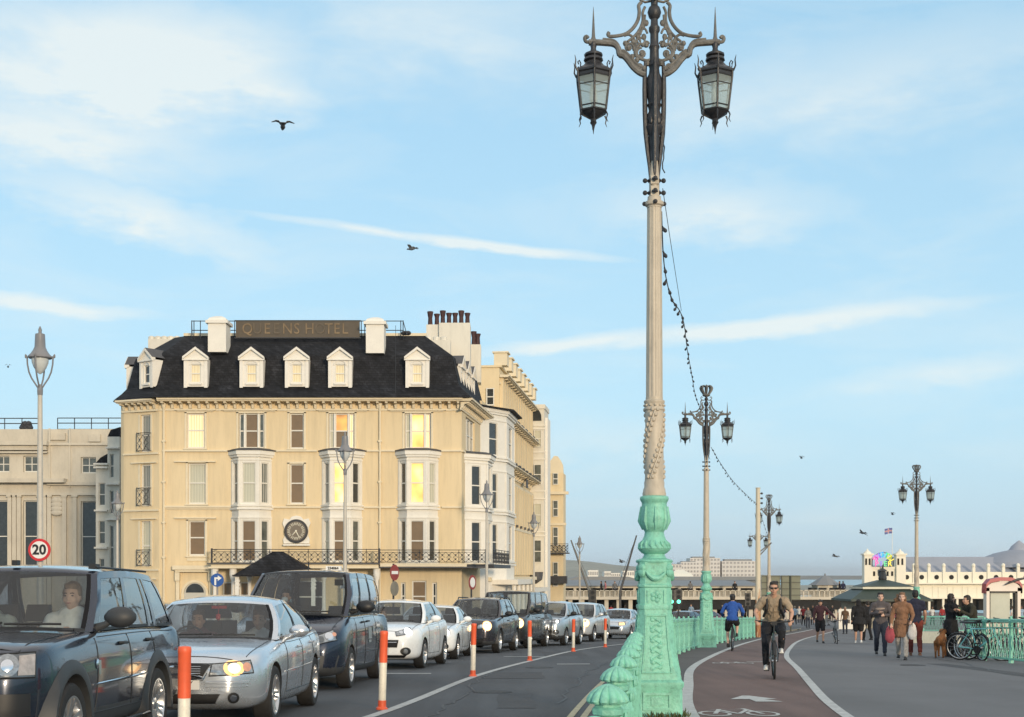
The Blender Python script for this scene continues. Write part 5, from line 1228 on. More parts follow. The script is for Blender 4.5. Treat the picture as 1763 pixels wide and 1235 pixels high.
g = MB(); xd = ex(1782); g.lathe([(6.4,ez(977)),(6.0,ez(968)),(5.0,ez(959)),(3.6,ez(952)),(2.2,ez(948)),(1.5,ez(946)),(1.3,ez(943)),(1.1,ez(939)),(.6,ez(934)),(.1,ez(929))], 20, (xd,yp+6,0)); g.build('dome', SLB, pier, smooth=20)
# coloured arched sign
sgnr = thing('pier_sign', 'arched rainbow coloured illuminated letters between the two small pier towers', 'sign', (ex(1516),yp-1.3,ez(968)))
cols = [(.9,.1,.5),(.55,.1,.75),(.25,.15,.85),(.05,.4,.85),(.05,.65,.75),(.1,.7,.3),(.6,.75,.1),(.9,.75,.1)]
EM = [mat('letter_glow%d' % i, c, .5, var=0, emit=(c, .22)) for i, c in enumerate(cols)]
for i, ch in enumerate('BRIGHTON'):
    a = R(152-17.7*i); r = 14*kp; text_mesh('letter', ch, 1.05, EM[i], sgnr, .05, loc=(r*cos(a), 0, r*sin(a)*.85), rot=(pi/2, -(a-pi/2), 0), bold=.02)
for i, ch in enumerate('PIER'): text_mesh('letter', ch, 1.0, EM[[0,2,5,7][i]], sgnr, .05, loc=((-11+7.5*i)*kp, 0, -3.5*kp), bold=.02)
g = MB(); P = [(18*kp*cos(pi*k/12), .12, 18*kp*sin(pi*k/12)*.9) for k in range(13)]; g.tube(P, .05, 5); g.tube([(-18*kp,.12,-7*kp),(18*kp,.12,-7*kp)], .05, 5); g.tube([(-18*kp,.12,-7*kp),(-18*kp,.12,0)], .05, 5); g.tube([(18*kp,.12,-7*kp),(18*kp,.12,0)], .05, 5)
g.tube([(0,.12,-7*kp),(0,.12,-25*kp)], .1, 6); g.tube([(0,.1,-12*kp),(0,.1,-22*kp)], .35, 8); g.build('frame', IRON, sgnr)
# flag
fl = thing('flag', 'small red white and blue flag flying on a pole above the pier building', 'flag', (ex(1543),yp+2,ez(985)))
g = MB(); g.tube([(0,0,0),(0,0,ez(912)-ez(985))], .04, 6); g.build('pole', WTRIM, fl)
zf = ez(918)-ez(985)
FB = mat('flag_blue', (.10,.12,.30), .8, var=0); FR = mat('flag_red', (.45,.08,.10), .8, var=0); FWm = mat('flag_white', (.6,.6,.62), .8, var=0)
g = MB()
def fp(u, v): return (-u*1.1, .1*sin(u*6), zf+v*.8+u*-.1+.05*sin(5*u))
us = [0,.08,.42,.46,.54,.58,.92,1]; vs_ = [0,.08,.38,.44,.56,.62,.92,1]
for i in range(7):
    for j in range(7):
        m = 1 if (i == 3 or j == 3) else 2 if (i in (2,4) or j in (2,4)) else 0
        g.add([fp(us[i],vs_[j]),fp(us[i+1],vs_[j]),fp(us[i+1],vs_[j+1]),fp(us[i],vs_[j+1])], [(0,1,2,3)], m)
g.build('cloth', [FB,FR,FWm], fl, smooth=0)
# white information totem with curved red top
yt = 44; kt = yt/F; t = thing('information_totem', 'white framed information totem with a curved red top beyond the right railing', 'totem', (wx(1725,yt), yt, zg(yt)))
zt_ = lambda p: wz(p,yt)-zg(yt); TW = mat('totem_white', (.72,.64,.56), .5, var=.05); TRD = mat('totem_red', (.33,.02,.04), .4, var=.1); TG = mat('totem_panel', (.30,.34,.29), .25, var=.08, scale=3)
g = MB(); g.box(-.56,-.46,-.15,.15,0,zt_(1012)); g.box(.46,.56,-.15,.15,0,zt_(1012)); g.prism([(-.56,zt_(1018)),(.56,zt_(1018)),(.56,zt_(1010)),(.4,zt_(1004)),(.1,zt_(1001)),(-.1,zt_(1001)),(-.4,zt_(1004)),(-.56,zt_(1010))], -.15, .15); g.build('frame', TW, t, smooth=0)
g = MB(); P = [(-.60,zt_(1018)),(-.58,zt_(1008)),(-.45,zt_(1000)),(-.1,zt_(996.5)),(.25,zt_(997)),(.5,zt_(1002)),(.60,zt_(1010)),(.60,zt_(1018))]
for a, b in zip(P[:-1], P[1:]): g.loft([[(p[0],-.2,p[1]-.07),(p[0],.2,p[1]-.07),(p[0],.2,p[1]+.05),(p[0],-.2,p[1]+.05)] for p in (a, b)])
g.build('red_top', TRD, t, smooth=0)
g = MB(); g.box(-.46,-.42,-.12,.12,.3,zt_(1018)); g.box(.40,.46,-.12,.12,.3,zt_(1018)); g.box(-.46,.46,-.12,.12,zt_(1021),zt_(1018)-.002); g.box(-.42,.25,.0,.02,.3,zt_(1021)); g.build('inner_frame', BLACK, t, smooth=0)
g = MB(); g.box(-.42,.25,-.03,-.001,.3,zt_(1021)); g.build('panel', TG, t, smooth=0)
g = MB(); P = [(.0,zt_(1008)),(.15,zt_(1004)),(.45,zt_(998)),(.75,zt_(995)),(.95,zt_(997)),(1.0,zt_(1001)),(.85,zt_(1003)),(.8,zt_(1001))]; g.tube([(a,-.22,b) for a, b in P], [.01,.03,.045,.03,.025,.02,.03,.02], 7); g.build('sculpted_emblem', IRON, t)
# ---------------- signals, signs and masts
def siglight(px, py, Y, label, green=True, facing=1):
    t = thing('traffic_light', label, 'traffic light', (wx(px,Y),Y,zg(Y)), 0, 'traffic lights')
    z = wz(py,Y)-zg(Y); g = MB(); g.tube([(0,0,0),(0,0,z+.55)], .055, 8); g.build('pole', IRON, t)
    g = MB(); g.box(-.2,.2,-.16,-.056,z-.15,z+.75); g.build('signal_head', BLACK, t, smooth=0)
    for k in range(3):
        g = MB(); g.lathe([(.11,-.18),(.11,-.161)], 14, (0,0,z+k*.29), axis='y'); g.build('lamp', mat('green_light',(.05,.8,.5),.4,var=0,emit=((.12,1,.68),2.2)) if (k == 0 and green) else VOID, t, smooth=0)
siglight(1156,1036,84,'traffic light with green lamp half hidden behind the nearest lamp standard')
siglight(1168,1036,80,'traffic light with green lamp just right of the nearest lamp standard')
siglight(1287,1040,92,'unlit dark traffic signal beside the bare cream pole', False)
siglight(1020,1038,76,'unlit dark traffic signal above the small silver hatchback', False)
# blue turn-right sign
t = thing('turn_right_sign', 'round blue sign with white right-turn arrow in front of the hotel balcony', 'road sign', (wx(374,58),58,zg(58)))
z = wz(999,58)-zg(58); g = MB(); g.tube([(0,.05,0),(0,.05,z+.4)], .04, 8); g.build('pole', GREYP, t)
g = MB(); g.lathe([(.29,-.02),(.29,0)], 28, (0,0,z), axis='y'); g.build('disc', SBLUE, t); g = MB(); P = [(-.12,-.22),(-.04,-.22),(-.04,.05),(.03,.05),(.03,-.04),(.2,.09),(.03,.2),(.03,.12),(-.12,.12)]; g.prism([(a,z+b) for a, b in P], -.03, -.021); g.build('arrow', SWHITE, t, smooth=0)
for px, py, Y, lb in ((679,986,60,'angled red and white sign pair on a pole before the yellow hotel'),(813,1003,66,'angled red rimmed round sign by the hotel corner')):
    t = thing('road_sign', lb, 'road sign', (wx(px,Y),Y,zg(Y)), R(62)); z = wz(py,Y)-zg(Y); g = MB(); g.tube([(0,.05,0),(0,.05,z+.4)], .045, 8); g.build('pole', IRON, t)
    g = MB(); g.lathe([(.36,-.02),(.36,0)], 28, (0,0,z), axis='y'); g.build('disc', M('faded_red', (.26,.045,.04), .6, 0, .2, 5), t); g = MB()
    if px == 679: g.box(-.26,.26,-.03,-.021,z-.07,z+.07)
    else: g.lathe([(.25,-.03),(.25,-.021)], 24, (0,0,z), axis='y')
    g.build('marking', SWHITE, t, smooth=0)
    if px == 679: g = MB(); g.lathe([(.33,-.02),(.33,0)], 28, (0,.0,z-.72), axis='y'); g.build('disc', mat('grey_mirror',(.2,.18,.14),.3,var=.2), t)
# leaning masts / crane jibs
for pts, lb in (([(983,930),(1015,1020)],'long leaning mast right of the end house'),([(1096,922),(1068,1018)],'dark leaning mast just left of the nearest lamp pedestal')):
    Y = 135; g = MB(); g.tube([P3(p[0],p[1],Y) for p in pts]+[(wx(pts[1][0],Y),Y,zg(Y))], [.07,.12,.14], 6); g.tube([P3(pts[0][0],pts[0][1],Y),P3(pts[1][0]+8*(1 if pts[0][0]<1000 else -1),1020,Y)], .02, 4); tag(g.build('mast', IRON2 if pts[0][0] < 1000 else IRON), lb, 'mast')
# ---------------- distance
HILL = mat('downland', (.27,.265,.22), .95, var=.3, scale=.01, dirt=.2); TOWN = mat('far_town_wall', (.60,.57,.54), .9, var=.1, scale=.02)
Yd = 2600; FARW = mat('far_window', (.26,.25,.25), .4, var=.2)
rr = random.Random(9)
def hpz(p): return CAMZ+(HY-p)/F*Yd
g = MB(); top = [(-200,975),(300,960),(700,962),(900,963),(950,964),(990,965),(1030,969),(1060,973),(1100,976),(1140,980),(1200,984),(1300,989),(1330,991)]
sx2 = lambda p, Y: (p-CX)/F*Y
vs = []
hf = hermite(top)
xs = [(-200+i*12) for i in range(int(1530/12)+1)]
sec = []
for f_, Yf in ((0,900),(.35,1300),(.75,1900),(1,2600),(.6,3600)):
    row = []
    for i, p in enumerate(xs):
        z = -5+(CAMZ+(HY-hf(p))/F*2600+5)*f_*(.92+.16*rr.random() if 0 < f_ < 1 else 1); row.append((sx2(p, 2600)*(Yf/2600), Yf, z))
    sec.append(row)
for j in range(len(sec)-1):
    g.add(sec[j]+sec[j+1], [(i, i+1, len(xs)+i+1, len(xs)+i) for i in range(len(xs)-1)])
tag(g.build('hills', HILL, smooth=60), kind='structure')
g = MB(); g.grid(lambda u, y: (u, y, -4.9), [-800,-200,0,40], [500,700,900]); g.grid(lambda u, y: (u, y, -8.5), [40,330], [700,1300]); tag(g.build('coastal_land', HILL, smooth=0), kind='structure')
def block(x0, x1, top_, Y, lb, nx, nz, m=TOWN, roofm=None):
    t = thing('apartment_block', lb, 'building', (0,0,0), 0, 'distant coastal buildings'); g = MB(); a, b = sx2(x0,Y), sx2(x1,Y); zt2 = CAMZ+(HY-top_)/F*Y; z0 = CAMZ+(HY-994)/F*Y-6
    g.box(a,b,Y,Y+14,z0,zt2); g.build('wall', m, t, smooth=0)
    hz_ = (zt2-z0-6)/nz; wd = (b-a)/nx*.28; g = MB(); g.box(-wd,wd,-.2,-.02,0,hz_*.5); wme = g.mesh('window', FARW, 0)
    for i in range(nx):
        for j in range(nz): o = link(bpy.data.objects.new('window', wme), t); o.location = (a+(b-a)*(i+.5)/nx, Y, z0+6+hz_*(j+.3))
    g = MB(); g.box(a+(b-a)*.1,b-(b-a)*.15,Y+3,Y+9,zt2+.01,zt2+(b-a)*.05); g.build('roof_house', GREYR, t, smooth=0)
block(1172,1204,968,620,'pale apartment block rising right of the nearest lamp standard',6,4); block(1188,1240,961,640,'larger pale apartment block behind the second lamp',9,5); block(1243,1306,966,640,'wide pale flat-roofed block right of the second lamp',10,4); block(1152,1174,972,600,'low pale block beside the nearest lamp pedestal',4,3)
for i, (a, b, t_) in enumerate(((1012,1030,982),(1040,1052,984),(1052,1068,987),(1072,1092,983))): block(a,b,t_,700+30*i,['long low white building far behind the silver estate','little pale building far behind the traffic queue','low far white building with flat roof near the dark mast','pale far building left of the nearest pedestal'][i],5,1,WTRIM)
g = MB(); Yc = 560; g.loft([[(sx2(1155,Yc),Yc,CAMZ-1),(sx2(1195,Yc),Yc,CAMZ-1),(sx2(1195,Yc),Yc+20,CAMZ-1),(sx2(1155,Yc),Yc+20,CAMZ-1)],[(sx2(1158,Yc),Yc+3,CAMZ+.5),(sx2(1192,Yc),Yc+3,CAMZ+.5),(sx2(1180,Yc),Yc+8,CAMZ+2.2),(sx2(1168,Yc),Yc+8,CAMZ+2.2)]]); tag(g.build('beach_hall', PC, smooth=0), 'low cream hall with shallow roof far right of the nearest lamp pedestal', 'building')
# grey sheds between terrace and hills
for i, (a, b, t0_, t1_, Y) in enumerate(((975,1100,993,1001,240),(960,1060,999,1008,200),(1155,1320,993,999,330))):
    g = MB(); g.box(sx2(a,Y),sx2(b,Y),Y,Y+10,-5.5,CAMZ+(HY-t1_)/F*Y); g.prism([(sx2(a,Y)-1,CAMZ+(HY-t1_)/F*Y),(sx2(b,Y)+1,CAMZ+(HY-t1_)/F*Y),(sx2(b,Y)-2,CAMZ+(HY-t0_)/F*Y),(sx2(a,Y)+2,CAMZ+(HY-t0_)/F*Y)], Y-1, Y+10)
    tag(g.build('long_shed', GREYR, smooth=0), ['long grey roofed shed beyond the colonnade, behind the dark mast','nearer low grey roofed shed beyond the colonnade','long low grey shed between second lamp and bare pole'][i], 'shed')
# harbour arm
g = MB(); g.box(sx2(1230,3000),sx2(1486,3000),3000,3015,-9,-.3); tag(g.build('harbour_wall', mat('harbour_concrete', (.16,.17,.18), .9, var=.1, scale=.05), smooth=0), 'long dark harbour wall on the sea horizon', 'wall')
# ---------------- wear on the ground: covers, patches, gratings
COVER = mat('cast_cover', (.045,.042,.040), .6, metal=.5, var=.3, scale=20, bump=.6, bscale=40); PATCH = mat('asphalt_patch', (.074,.076,.081), .9, var=.15, scale=2, bump=.4, bscale=70, dirt=.2)
for X, Y, r_, lb in ((-.3,20.5,.30,'round iron cover in the empty road lane nearest the lamp'),(.6,29,.30,'round iron cover farther along the empty lane'),(9.0,30,.28,'round iron cover on the promenade before the walkers')):
    t = thing('manhole_cover', lb, 'manhole cover', (X,Y,zg(Y)+(.016 if X > 3 else .005))); g = MB(); g.lathe([(r_,0),(r_,.004)], 24); g.build('frame', COVER, t); g = MB(); g.lathe([(r_*.86,.0045),(r_*.85,.007)], 24); g.build('lid', COVER, t)
for X, Y, w_, d_, off in ((-.5,24.5,1.1,2.4,.004),(.9,37,1.2,3.5,.004),(-.2,17.2,.5,3.0,.004),(9.6,22,.45,9,.0145)):
    g = MB(); g.grid(lambda u, v: (X+u*w_+.02*sin(7*v), Y+v*d_, zg(Y+v*d_)+off), [0,.33,.66,1], [i/8 for i in range(9)]); tag(g.build('road_patch', PATCH, smooth=0), kind='structure')
CRACK = mat('crack_filler', (.045,.045,.048), .6, var=.2)
rr = random.Random(8)
for X, Y, dx_, n in ((-1.0,15.5,.10,40),(.6,18,.16,60),(8.2,17,.16,70),(-3.2,20,.12,40)):
    g = MB(); x, y = X, Y; P = []
    for i in range(n): P.append((x, y)); x += dx_*.35+rr.uniform(-.10,.10); y += .38
    off = .0165 if X > 3 else .0055
    L_ = [(px_-.013-.01*rr.random(), py_, zg(py_)+off) for px_, py_ in P]; Rr = [(px_+.013+.01*rr.random(), py_, zg(py_)+off) for px_, py_ in P]
    g.add(L_+Rr, [(i, i+n, i+n+1, i+1) for i in range(n-1)]); tag(g.build('road_crack', CRACK, smooth=0), kind='structure')

yb_ = 93; t = thing('hoarding', 'white free-standing display board behind the black puffer coat', 'display board', (wx(1457,yb_),yb_,zg(yb_)))
g = MB(); w2 = 13/F*yb_; g.prism([(-w2,.15),(w2*.85,.15),(w2,1.55),(-w2,1.55)], -.03, .03); g.build('panel', WTRIM, t, smooth=0)
g = MB(); [g.tube([(s_*w2*.8,.05,0),(s_*w2*.8,.05,1.5)], .03, 6) for s_ in (-1,1)]; g.build('leg', IRON, t)
g = MB(); g.box(-.15,.12,-.036,-.031,.9,1.25); g.box(-.25,-.05,-.036,-.031,.45,.7); g.box(.08,.25,-.036,-.031,.55,.8); g.build('printed_picture', M('printed_picture', (.08,.08,.07), .7, 0, .5, 12), t, smooth=0)
# ============================================================ vehicles
def paint(name, col, metal=.35, rough=.28, coat=1.0): 
    m, nt, b, out = newmat(name)
    n = noise_node(nt, 2.5, 5, .65); r = ramp(nt, n.outputs[0], [(.35, mul(col,.92)), (.65, mul(col,1.06))]); nt.links.new(r.outputs[0], b.inputs['Base Color'])
    n2 = noise_node(nt, 3, 4, .5); r2 = ramp(nt, n2.outputs[0], [(.35,(rough,)*3),(.7,(rough+.06,)*3)]); nt.links.new(r2.outputs[0], b.inputs['Roughness'])
    b.inputs['Metallic'].default_value = metal; b.inputs['Coat Weight'].default_value = coat; b.inputs['Coat Roughness'].default_value = .05
    return m
UNDER = mat('underbody', (.008,.008,.009), .9, var=0)
PLAST = mat('bumper_plastic', (.035,.038,.042), .55, var=.15, scale=6)
LENS = mat('headlamp_lens', (.30,.32,.34), .10, metal=.5, var=.5, scale=25, coat=1)
LENSD = mat('headlamp_dark', (.10,.11,.12), .15, metal=.4, var=.4, scale=30, coat=1)
AMBER = mat('indicator_amber', (.62,.30,.20), .2, var=.2, scale=20, coat=1)
LWARM = mat('lit_headlamp_warm', (1,.8,.5), .3, var=0, emit=((1,.72,.34), 1.9))
LRING = mat('lit_headlamp_amber', (.9,.55,.25), .3, var=0, emit=((1,.50,.17), .8))
LWHITE = mat('lit_headlamp_white', (1,1,1), .3, var=0, emit=((.95,1,1), 1.6))
SEATM = mat('seat_fabric', (.035,.036,.04), .85, var=.2, scale=10)
PLATEW = mat('number_plate_white', (.62,.62,.60), .4, var=.04)
SBORD = mat('screen_black', (.012,.012,.014), .6, var=0, spec=.1)
REDL = mat('rear_lamp_red', (.45,.02,.02), .25, var=.1, coat=1)
def smoothpath(P, k=4):
    out = []
    for i in range(len(P)-1):
        p0, p1, p2, p3 = [V(P[max(0,min(len(P)-1,j))]) for j in (i-1,i,i+1,i+2)]
        for j in range(k):
            t = j/k; out.append(.5*((2*p1)+(p2-p0)*t+(2*p0-5*p1+4*p2-p3)*t*t+(-p0+3*p1-3*p2+p3)*t**3))
    return out+[V(P[-1])]
def wheel_meshes(r, w, spokes=10, style=0):
    g = MB(); hw = w/2
    g.lathe([(r*.66,-hw*.9),(r*.72,-hw),(r*.93,-hw),(r*.985,-hw*.82),(r,-hw*.5),(r,hw*.5),(r*.985,hw*.82),(r*.93,hw),(r*.72,hw),(r*.66,hw*.9)], 32, axis='y', caps=False)
    ty = g.mesh('wheel', TYRE, 30)
    g = MB()
    g.lathe([(r*.67,hw*.9),(r*.70,hw*.98),(r*.66,hw*.97),(r*.62,hw*.75),(r*.60,hw*.2),(r*.58,0)], 32, axis='y', m=0, caps=False)
    g.lathe([(r*.67,hw*.05),(r*.67,hw*.12)], 24, axis='y', m=1)
    for k in range(spokes):
        a = 2*pi*k/spokes; c, s_ = cos(a), sin(a)
        if style == 1: offs = (-.11,.11)
        else: offs = (0,)
        for o_ in offs:
            ww = r*(.055 if style else .085)
            p0 = (r*.12*c-s_*o_*r*.3, r*.12*s_+c*o_*r*.3); p1 = (r*.65*c-s_*o_*r, r*.65*s_+c*o_*r)
            g.add([(p0[0]-s_*ww,hw*.62,p0[1]+c*ww),(p0[0]+s_*ww,hw*.62,p0[1]-c*ww),(p1[0]+s_*ww*.8,hw*.92,p1[1]-c*ww*.8),(p1[0]-s_*ww*.8,hw*.92,p1[1]+c*ww*.8),
                   (p0[0]-s_*ww,hw*.3,p0[1]+c*ww),(p0[0]+s_*ww,hw*.3,p0[1]-c*ww),(p1[0]+s_*ww*.8,hw*.5,p1[1]-c*ww*.8),(p1[0]-s_*ww*.8,hw*.5,p1[1]+c*ww*.8)],
                  [(0,1,2,3),(7,6,5,4),(0,4,5,1),(1,5,6,2),(2,6,7,3),(3,7,4,0)], 0)
    g.lathe([(r*.17,hw*.55),(r*.16,hw*.72),(r*.08,hw*.76),(0.001,hw*.76)], 16, axis='y', m=0)
    rm = g.mesh('rim', [RIM, BLACK], 30)
    return ty, rm
def make_car(name, label, cat, S, loc, rz, group='cars queueing on the seafront road'):
    root = thing(name, label, cat, loc, rz, group)
    L, W, H, wb, fo, r = S['L'], S['W'], S['H'], S['wb'], S['fo'], S['r']
    xf = L/2; fwx = xf-fo; rwx = fwx-wb; hwid = W/2; zb_ = S.get('gc', .19)
    top = hermite(S['top']); wid = hermite(S['plan'])            # x measured from the front bumper
    bot = hermite(S.get('bot', [(0,.30),(.12,.22),(.5,zb_),(L-.5,zb_),(L-.1,.26),(L,.34)]))
    c0, c1, c2, c3 = S['cabin']                                   # windscreen base, roof front, roof rear, rear glass base
    sd = S.get('shoulder', .05)
    st = [0,.02,.07,.16,.3,.5,.75,1.0]+[c0-.12,c0+.02]+frange(c0+.3, c3-.2, 7)+[c3+.02,c3+.15]+[L-.75,L-.5,L-.3,L-.14,L-.05,L]
    st = sorted({round(x, 3) for x in st if 0 <= x <= L}); st = [x for i, x in enumerate(st) if i == 0 or x-st[i-1] > .015]
    secs = []
    for x in st:
        zt, w_, zl = top(x), wid(x)*hwid, bot(x); h_ = zt-zl
        inside = c0+.05 < x < c3-.05
        zc_ = zt-.32 if inside else zt+S.get('crown', .02)
        zs_ = zt-sd
        half = [(0,zl),(.70*w_,zl),(.90*w_,zl+.03),(.965*w_,zl+.10),(.985*w_,zl+.28*h_),(1.0*w_,zl+.55*h_),(.992*w_,zl+.78*h_),(.955*w_,zs_-.015),(.90*w_,zt-.012),((.84 if inside else .78)*w_,zt-.03 if inside else zt),(.45*w_,zc_),(0,zc_)]
        X = xf-x
        pts = [(X, y, z) for y, z in half]+[(X, -y, z) for y, z in half[-2:0:-1]]
        secs.append(pts)
    g = MB(); g.loft(secs)
    me = g.mesh('body_tmp', [S['paint'], UNDER], 0)
    bo = bpy.data.objects.new('body_tmp', me); COL.objects.link(bo)
    md = bo.modifiers.new('s', 'SUBSURF'); md.levels = md.render_levels = 1 if loc[1] > 47 else 2
    cuts = []
    for cx in (fwx, rwx):
        g = MB(); ra = r*S.get('arch', 1.17); g.lathe([(ra,-hwid-.3),(ra,-hwid+.30),(ra*.6,-hwid+.31)], 40, (cx,0,r), axis='y', m=1); g.lathe([(ra*.6,hwid-.31),(ra,hwid-.30),(ra,hwid+.3)], 40, (cx,0,r), axis='y', m=1)
        # open a straight-sided mouth downwards
        for s_ in (-1, 1):
            a, b_ = sorted((s_*(hwid-.30), s_*(hwid+.3))); g.box(cx-ra*.985, cx+ra*.985, a, b_, -.2, r*.9, 1)
        cme = g.mesh('cut', [UNDER, UNDER], 0); co = bpy.data.objects.new('cut', cme); COL.objects.link(co); cuts.append(co)
        m_ = bo.modifiers.new('b', 'BOOLEAN'); m_.object = co; m_.operation = 'DIFFERENCE'; m_.solver = 'EXACT'; m_.use_self = True
    dg = bpy.context.evaluated_depsgraph_get(); bm_ = bpy.data.meshes.new_from_object(bo.evaluated_get(dg)); bm_.name = 'body'
    for o in cuts+[bo]: COL.objects.unlink(o); bpy.data.objects.remove(o)
    bm_.polygons.foreach_set('use_smooth', [True]*len(bm_.polygons)); bm_.set_sharp_from_angle(angle=R(38))
    low = S.get('clad')                                           # dark lower cladding height
    if low is not None:
        bm_.materials.append(PLAST); k = len(bm_.materials)-1
        for p in bm_.polygons:
            if p.material_index == 0 and p.center.z < low: p.material_index = k
    body = link(bpy.data.objects.new('body', bm_), root)
    bv = BVHTree.FromPolygons([v.co for v in bm_.vertices], [tuple(p.vertices) for p in bm_.polygons])
    def proj(p, d, off=.006):
        d = V(d).normalized(); h = bv.ray_cast(V(p)-d*3, d, 6)
        return (h[0]-d*off if h[0] is not None else V(p)-d*off)
    def side(x, z, off=.006, s_=1): return proj((xf-x, s_*hwid, z), (0,-s_,0), off)
    def patch(poly4, d, m, nm, off=.008, n=6, parent=root, thick=True):
        a, b, c, e = [V(p) for p in poly4]; g = MB()
        g.grid(lambda u, v: tuple(proj((a.lerp(b, u)).lerp(e.lerp(c, u), v), d, off)), [i/n for i in range(n+1)], [i/n for i in range(n+1)])
        po = g.build(nm, m, parent, smooth=50)
        if nm == 'headlight':
            g = MB(); g.tube([proj(p0.lerp(p1, i/6), d, off+.001) for p0, p1 in ((a,b),(b,c),(c,e),(e,a)) for i in range(6)], .007, 5, closed=True); g.build('headlight_seal', BLACK, po)
        return po
    def disc(c, rad, d, m, nm, off=.012, parent=root, sx=1.0, n=16):
        d = V(d).normalized(); sideV = d.cross(V((0,0,1))).normalized(); up = sideV.cross(d)
        g = MB(); pts = [proj(V(c)+sideV*(rad*sx*cos(2*pi*i/n))+up*(rad*sin(2*pi*i/n)), d, off) for i in range(n)]; ce = proj(c, d, off+.01)
        g.add([tuple(p) for p in pts]+[tuple(ce)], [(i,(i+1)%n,n) for i in range(n)]); return g.build(nm, m, parent, smooth=50)
    # ---- greenhouse
    zt0, zt3 = top(c0), top(c3); wr = S.get('roofw', .78)*hwid; wbf, wbr = .90*wid(c0)*hwid, .90*wid(min(c3, L-.05))*hwid
    zr = H-.035; wbm = .915*hwid
    beltz = lambda s: top(c0+(c3-c0)*s)-.01
    def sideP(s, t, o=0):
        xb = xf-(c0+(c3-c0)*s); xt = xf-(c1+(c2-c1)*s)
        yb = (wbf+(wbm-wbf)*min(1, s/.2)) if s < .2 else (wbm+(wbr-wbm)*max(0, (s-.8)/.2)); yt = wr*(1-.03*(2*s-1)**2)
        zb__ = beltz(s); bow = S.get('bow', .035)*sin(pi*min(1,t))
        zt_ = zr-.03*(2*s-1)**2*S.get('roofarc', 1)
        return (xb+(xt-xb)*t, (yb+(yt-yb)*t+bow+o), zb__+(zt_-zb__)*t)
    def scrP(front):
        s = 0 if front else 1; bul = S.get('bulge', .16)*(1 if front else -.6)
        def f(q, t):        # q -1..1 across
            a = sideP(s, t); k = 1-abs(q)**2.2
            return (a[0]+bul*k*(1-.35*t), a[1]*q, a[2]+(.02+.012*t)*k)
        return f
    g = MB(); wins = S['wins']
    sb = sorted({0,1}|{w_[0] for w_ in wins}|{w_[1] for w_ in wins}); tb = [0,.05,.28,.5,.72,S.get('wtop', .90),1.0]
    def refine(a, b): n = max(1, int((b-a)/.06)); return [a+(b-a)*i/n for i in range(n)]
    glass = {}
    for i in range(len(sb)-1):
        a, b = sb[i], sb[i+1]; win = next((k for k, w_ in enumerate(wins) if w_[0] <= a+1e-6 and b <= w_[1]+1e-6), None)
        ss = refine(a, b)+[b]; middle = 0 < i < len(sb)-2
        for s_ in (1, -1):
            fn = lambda u, v, s_=s_: (lambda p: (p[0], s_*p[1], p[2]))(sideP(u, v))
            if win is None: g.grid(fn, ss, tb, m=1 if middle and not S.get('bodypillar') else 0)
            else:
                g.grid(fn, ss, tb[:2], m=1); g.grid(fn, ss, tb[-2:], m=0)
                q = glass.setdefault((win, s_), MB()); q.grid(lambda u, v, fn=fn: (lambda p: (p[0], p[1]*.992, p[2]))(fn(u, v)), ss, tb[1:-1])
    for (k, s_), q in glass.items(): q.build('side_window', CGLASS2, root, smooth=60)
    qs = [-1,-.93,-.8,-.6,-.4,-.2,0,.2,.4,.6,.8,.93,1]; ts = [0,.045,.25,.5,.75,.95,1]
    for fr_ in (True, False):
        f = scrP(fr_)
        g.grid(f, qs[:2], ts, m=0 if fr_ else 0); g.grid(f, qs[-2:], ts, m=0); g.grid(f, qs[1:-1], ts[:2], m=1); g.grid(f, qs[1:-1], ts[-2:], m=1 if S.get('blacktop') else 0)
        q = MB(); q.grid(f, qs[1:-1], ts[1:-1]); q.build('windscreen' if fr_ else 'rear_window', CGLASS, root, smooth=60)
        # black ceramic border
        for a in (-1, 1):
            q = MB(); q.grid(lambda u, v: (f(u, v)[0]+(.004 if fr_ else -.004), f(u, v)[1], f(u, v)[2]+.003), sorted([a*.93, a*.885]), ts[1:-1]); q.build('screen_border', SBORD, root, smooth=60)
    # roof skin
    ff, fb = scrP(True), scrP(False)
    nS = 12
    def roofP(q, s):
        a = sideP(s, 1.0); k = 1-abs(q)**2.4
        xo = 0
        if s <= 1e-6: return ff(q, 1.0)
        if s >= 1-1e-6: return fb(q, 1.0)
        e0 = ff(q, 1)[0]-sideP(0, 1)[0]; e1 = fb(q, 1)[0]-sideP(1, 1)[0]
        return (a[0]+e0*(1-s)+e1*s, a[1]*q, a[2]+(.032+.03*sin(pi*s))*k)
    g.grid(roofP, qs, [i/nS for i in range(nS+1)], m=0)
    g.build('cabin', [S['paint'], BLACK], root, smooth=50, merge=.002)
    # ---- arches, sills, door lines
    dl = MB()
    def line(pts, rad=.006, mb=None, off=.001):
        Q = [side(x, z, off, s_) for x, z in pts]
        (mb or dl).tube(Q, rad, 5)
    for s_ in (1, -1):
        for lx_ in S.get('doors', ()):
            P = [(lx_[0]+(lx_[1]-lx_[0])*t, top(lx_[0])-.06+(zb_+.13-top(lx_[0])+.06)*t) for t in [i/8 for i in range(9)]]
            line(P)
        if S.get('doors'):
            a, b = S['doors'][0], S['doors'][-1]; line([(a[1]+(b[1]-a[1])*i/10, zb_+.12) for i in range(11)])
        if not S.get('noline'): line([(c0+(c3-c0)*i/12, top(c0+(c3-c0)*i/12)-.055) for i in range(13)], .004)
        if S.get('crease'):
            q = MB(); z0, z1 = S['crease']; line([(fo+.5+(L-fo-1.0)*i/14, z0+(z1-z0)*i/14) for i in range(15)], .010, q, .0); q.build('side_moulding', S.get('trimm', S['paint']), root)
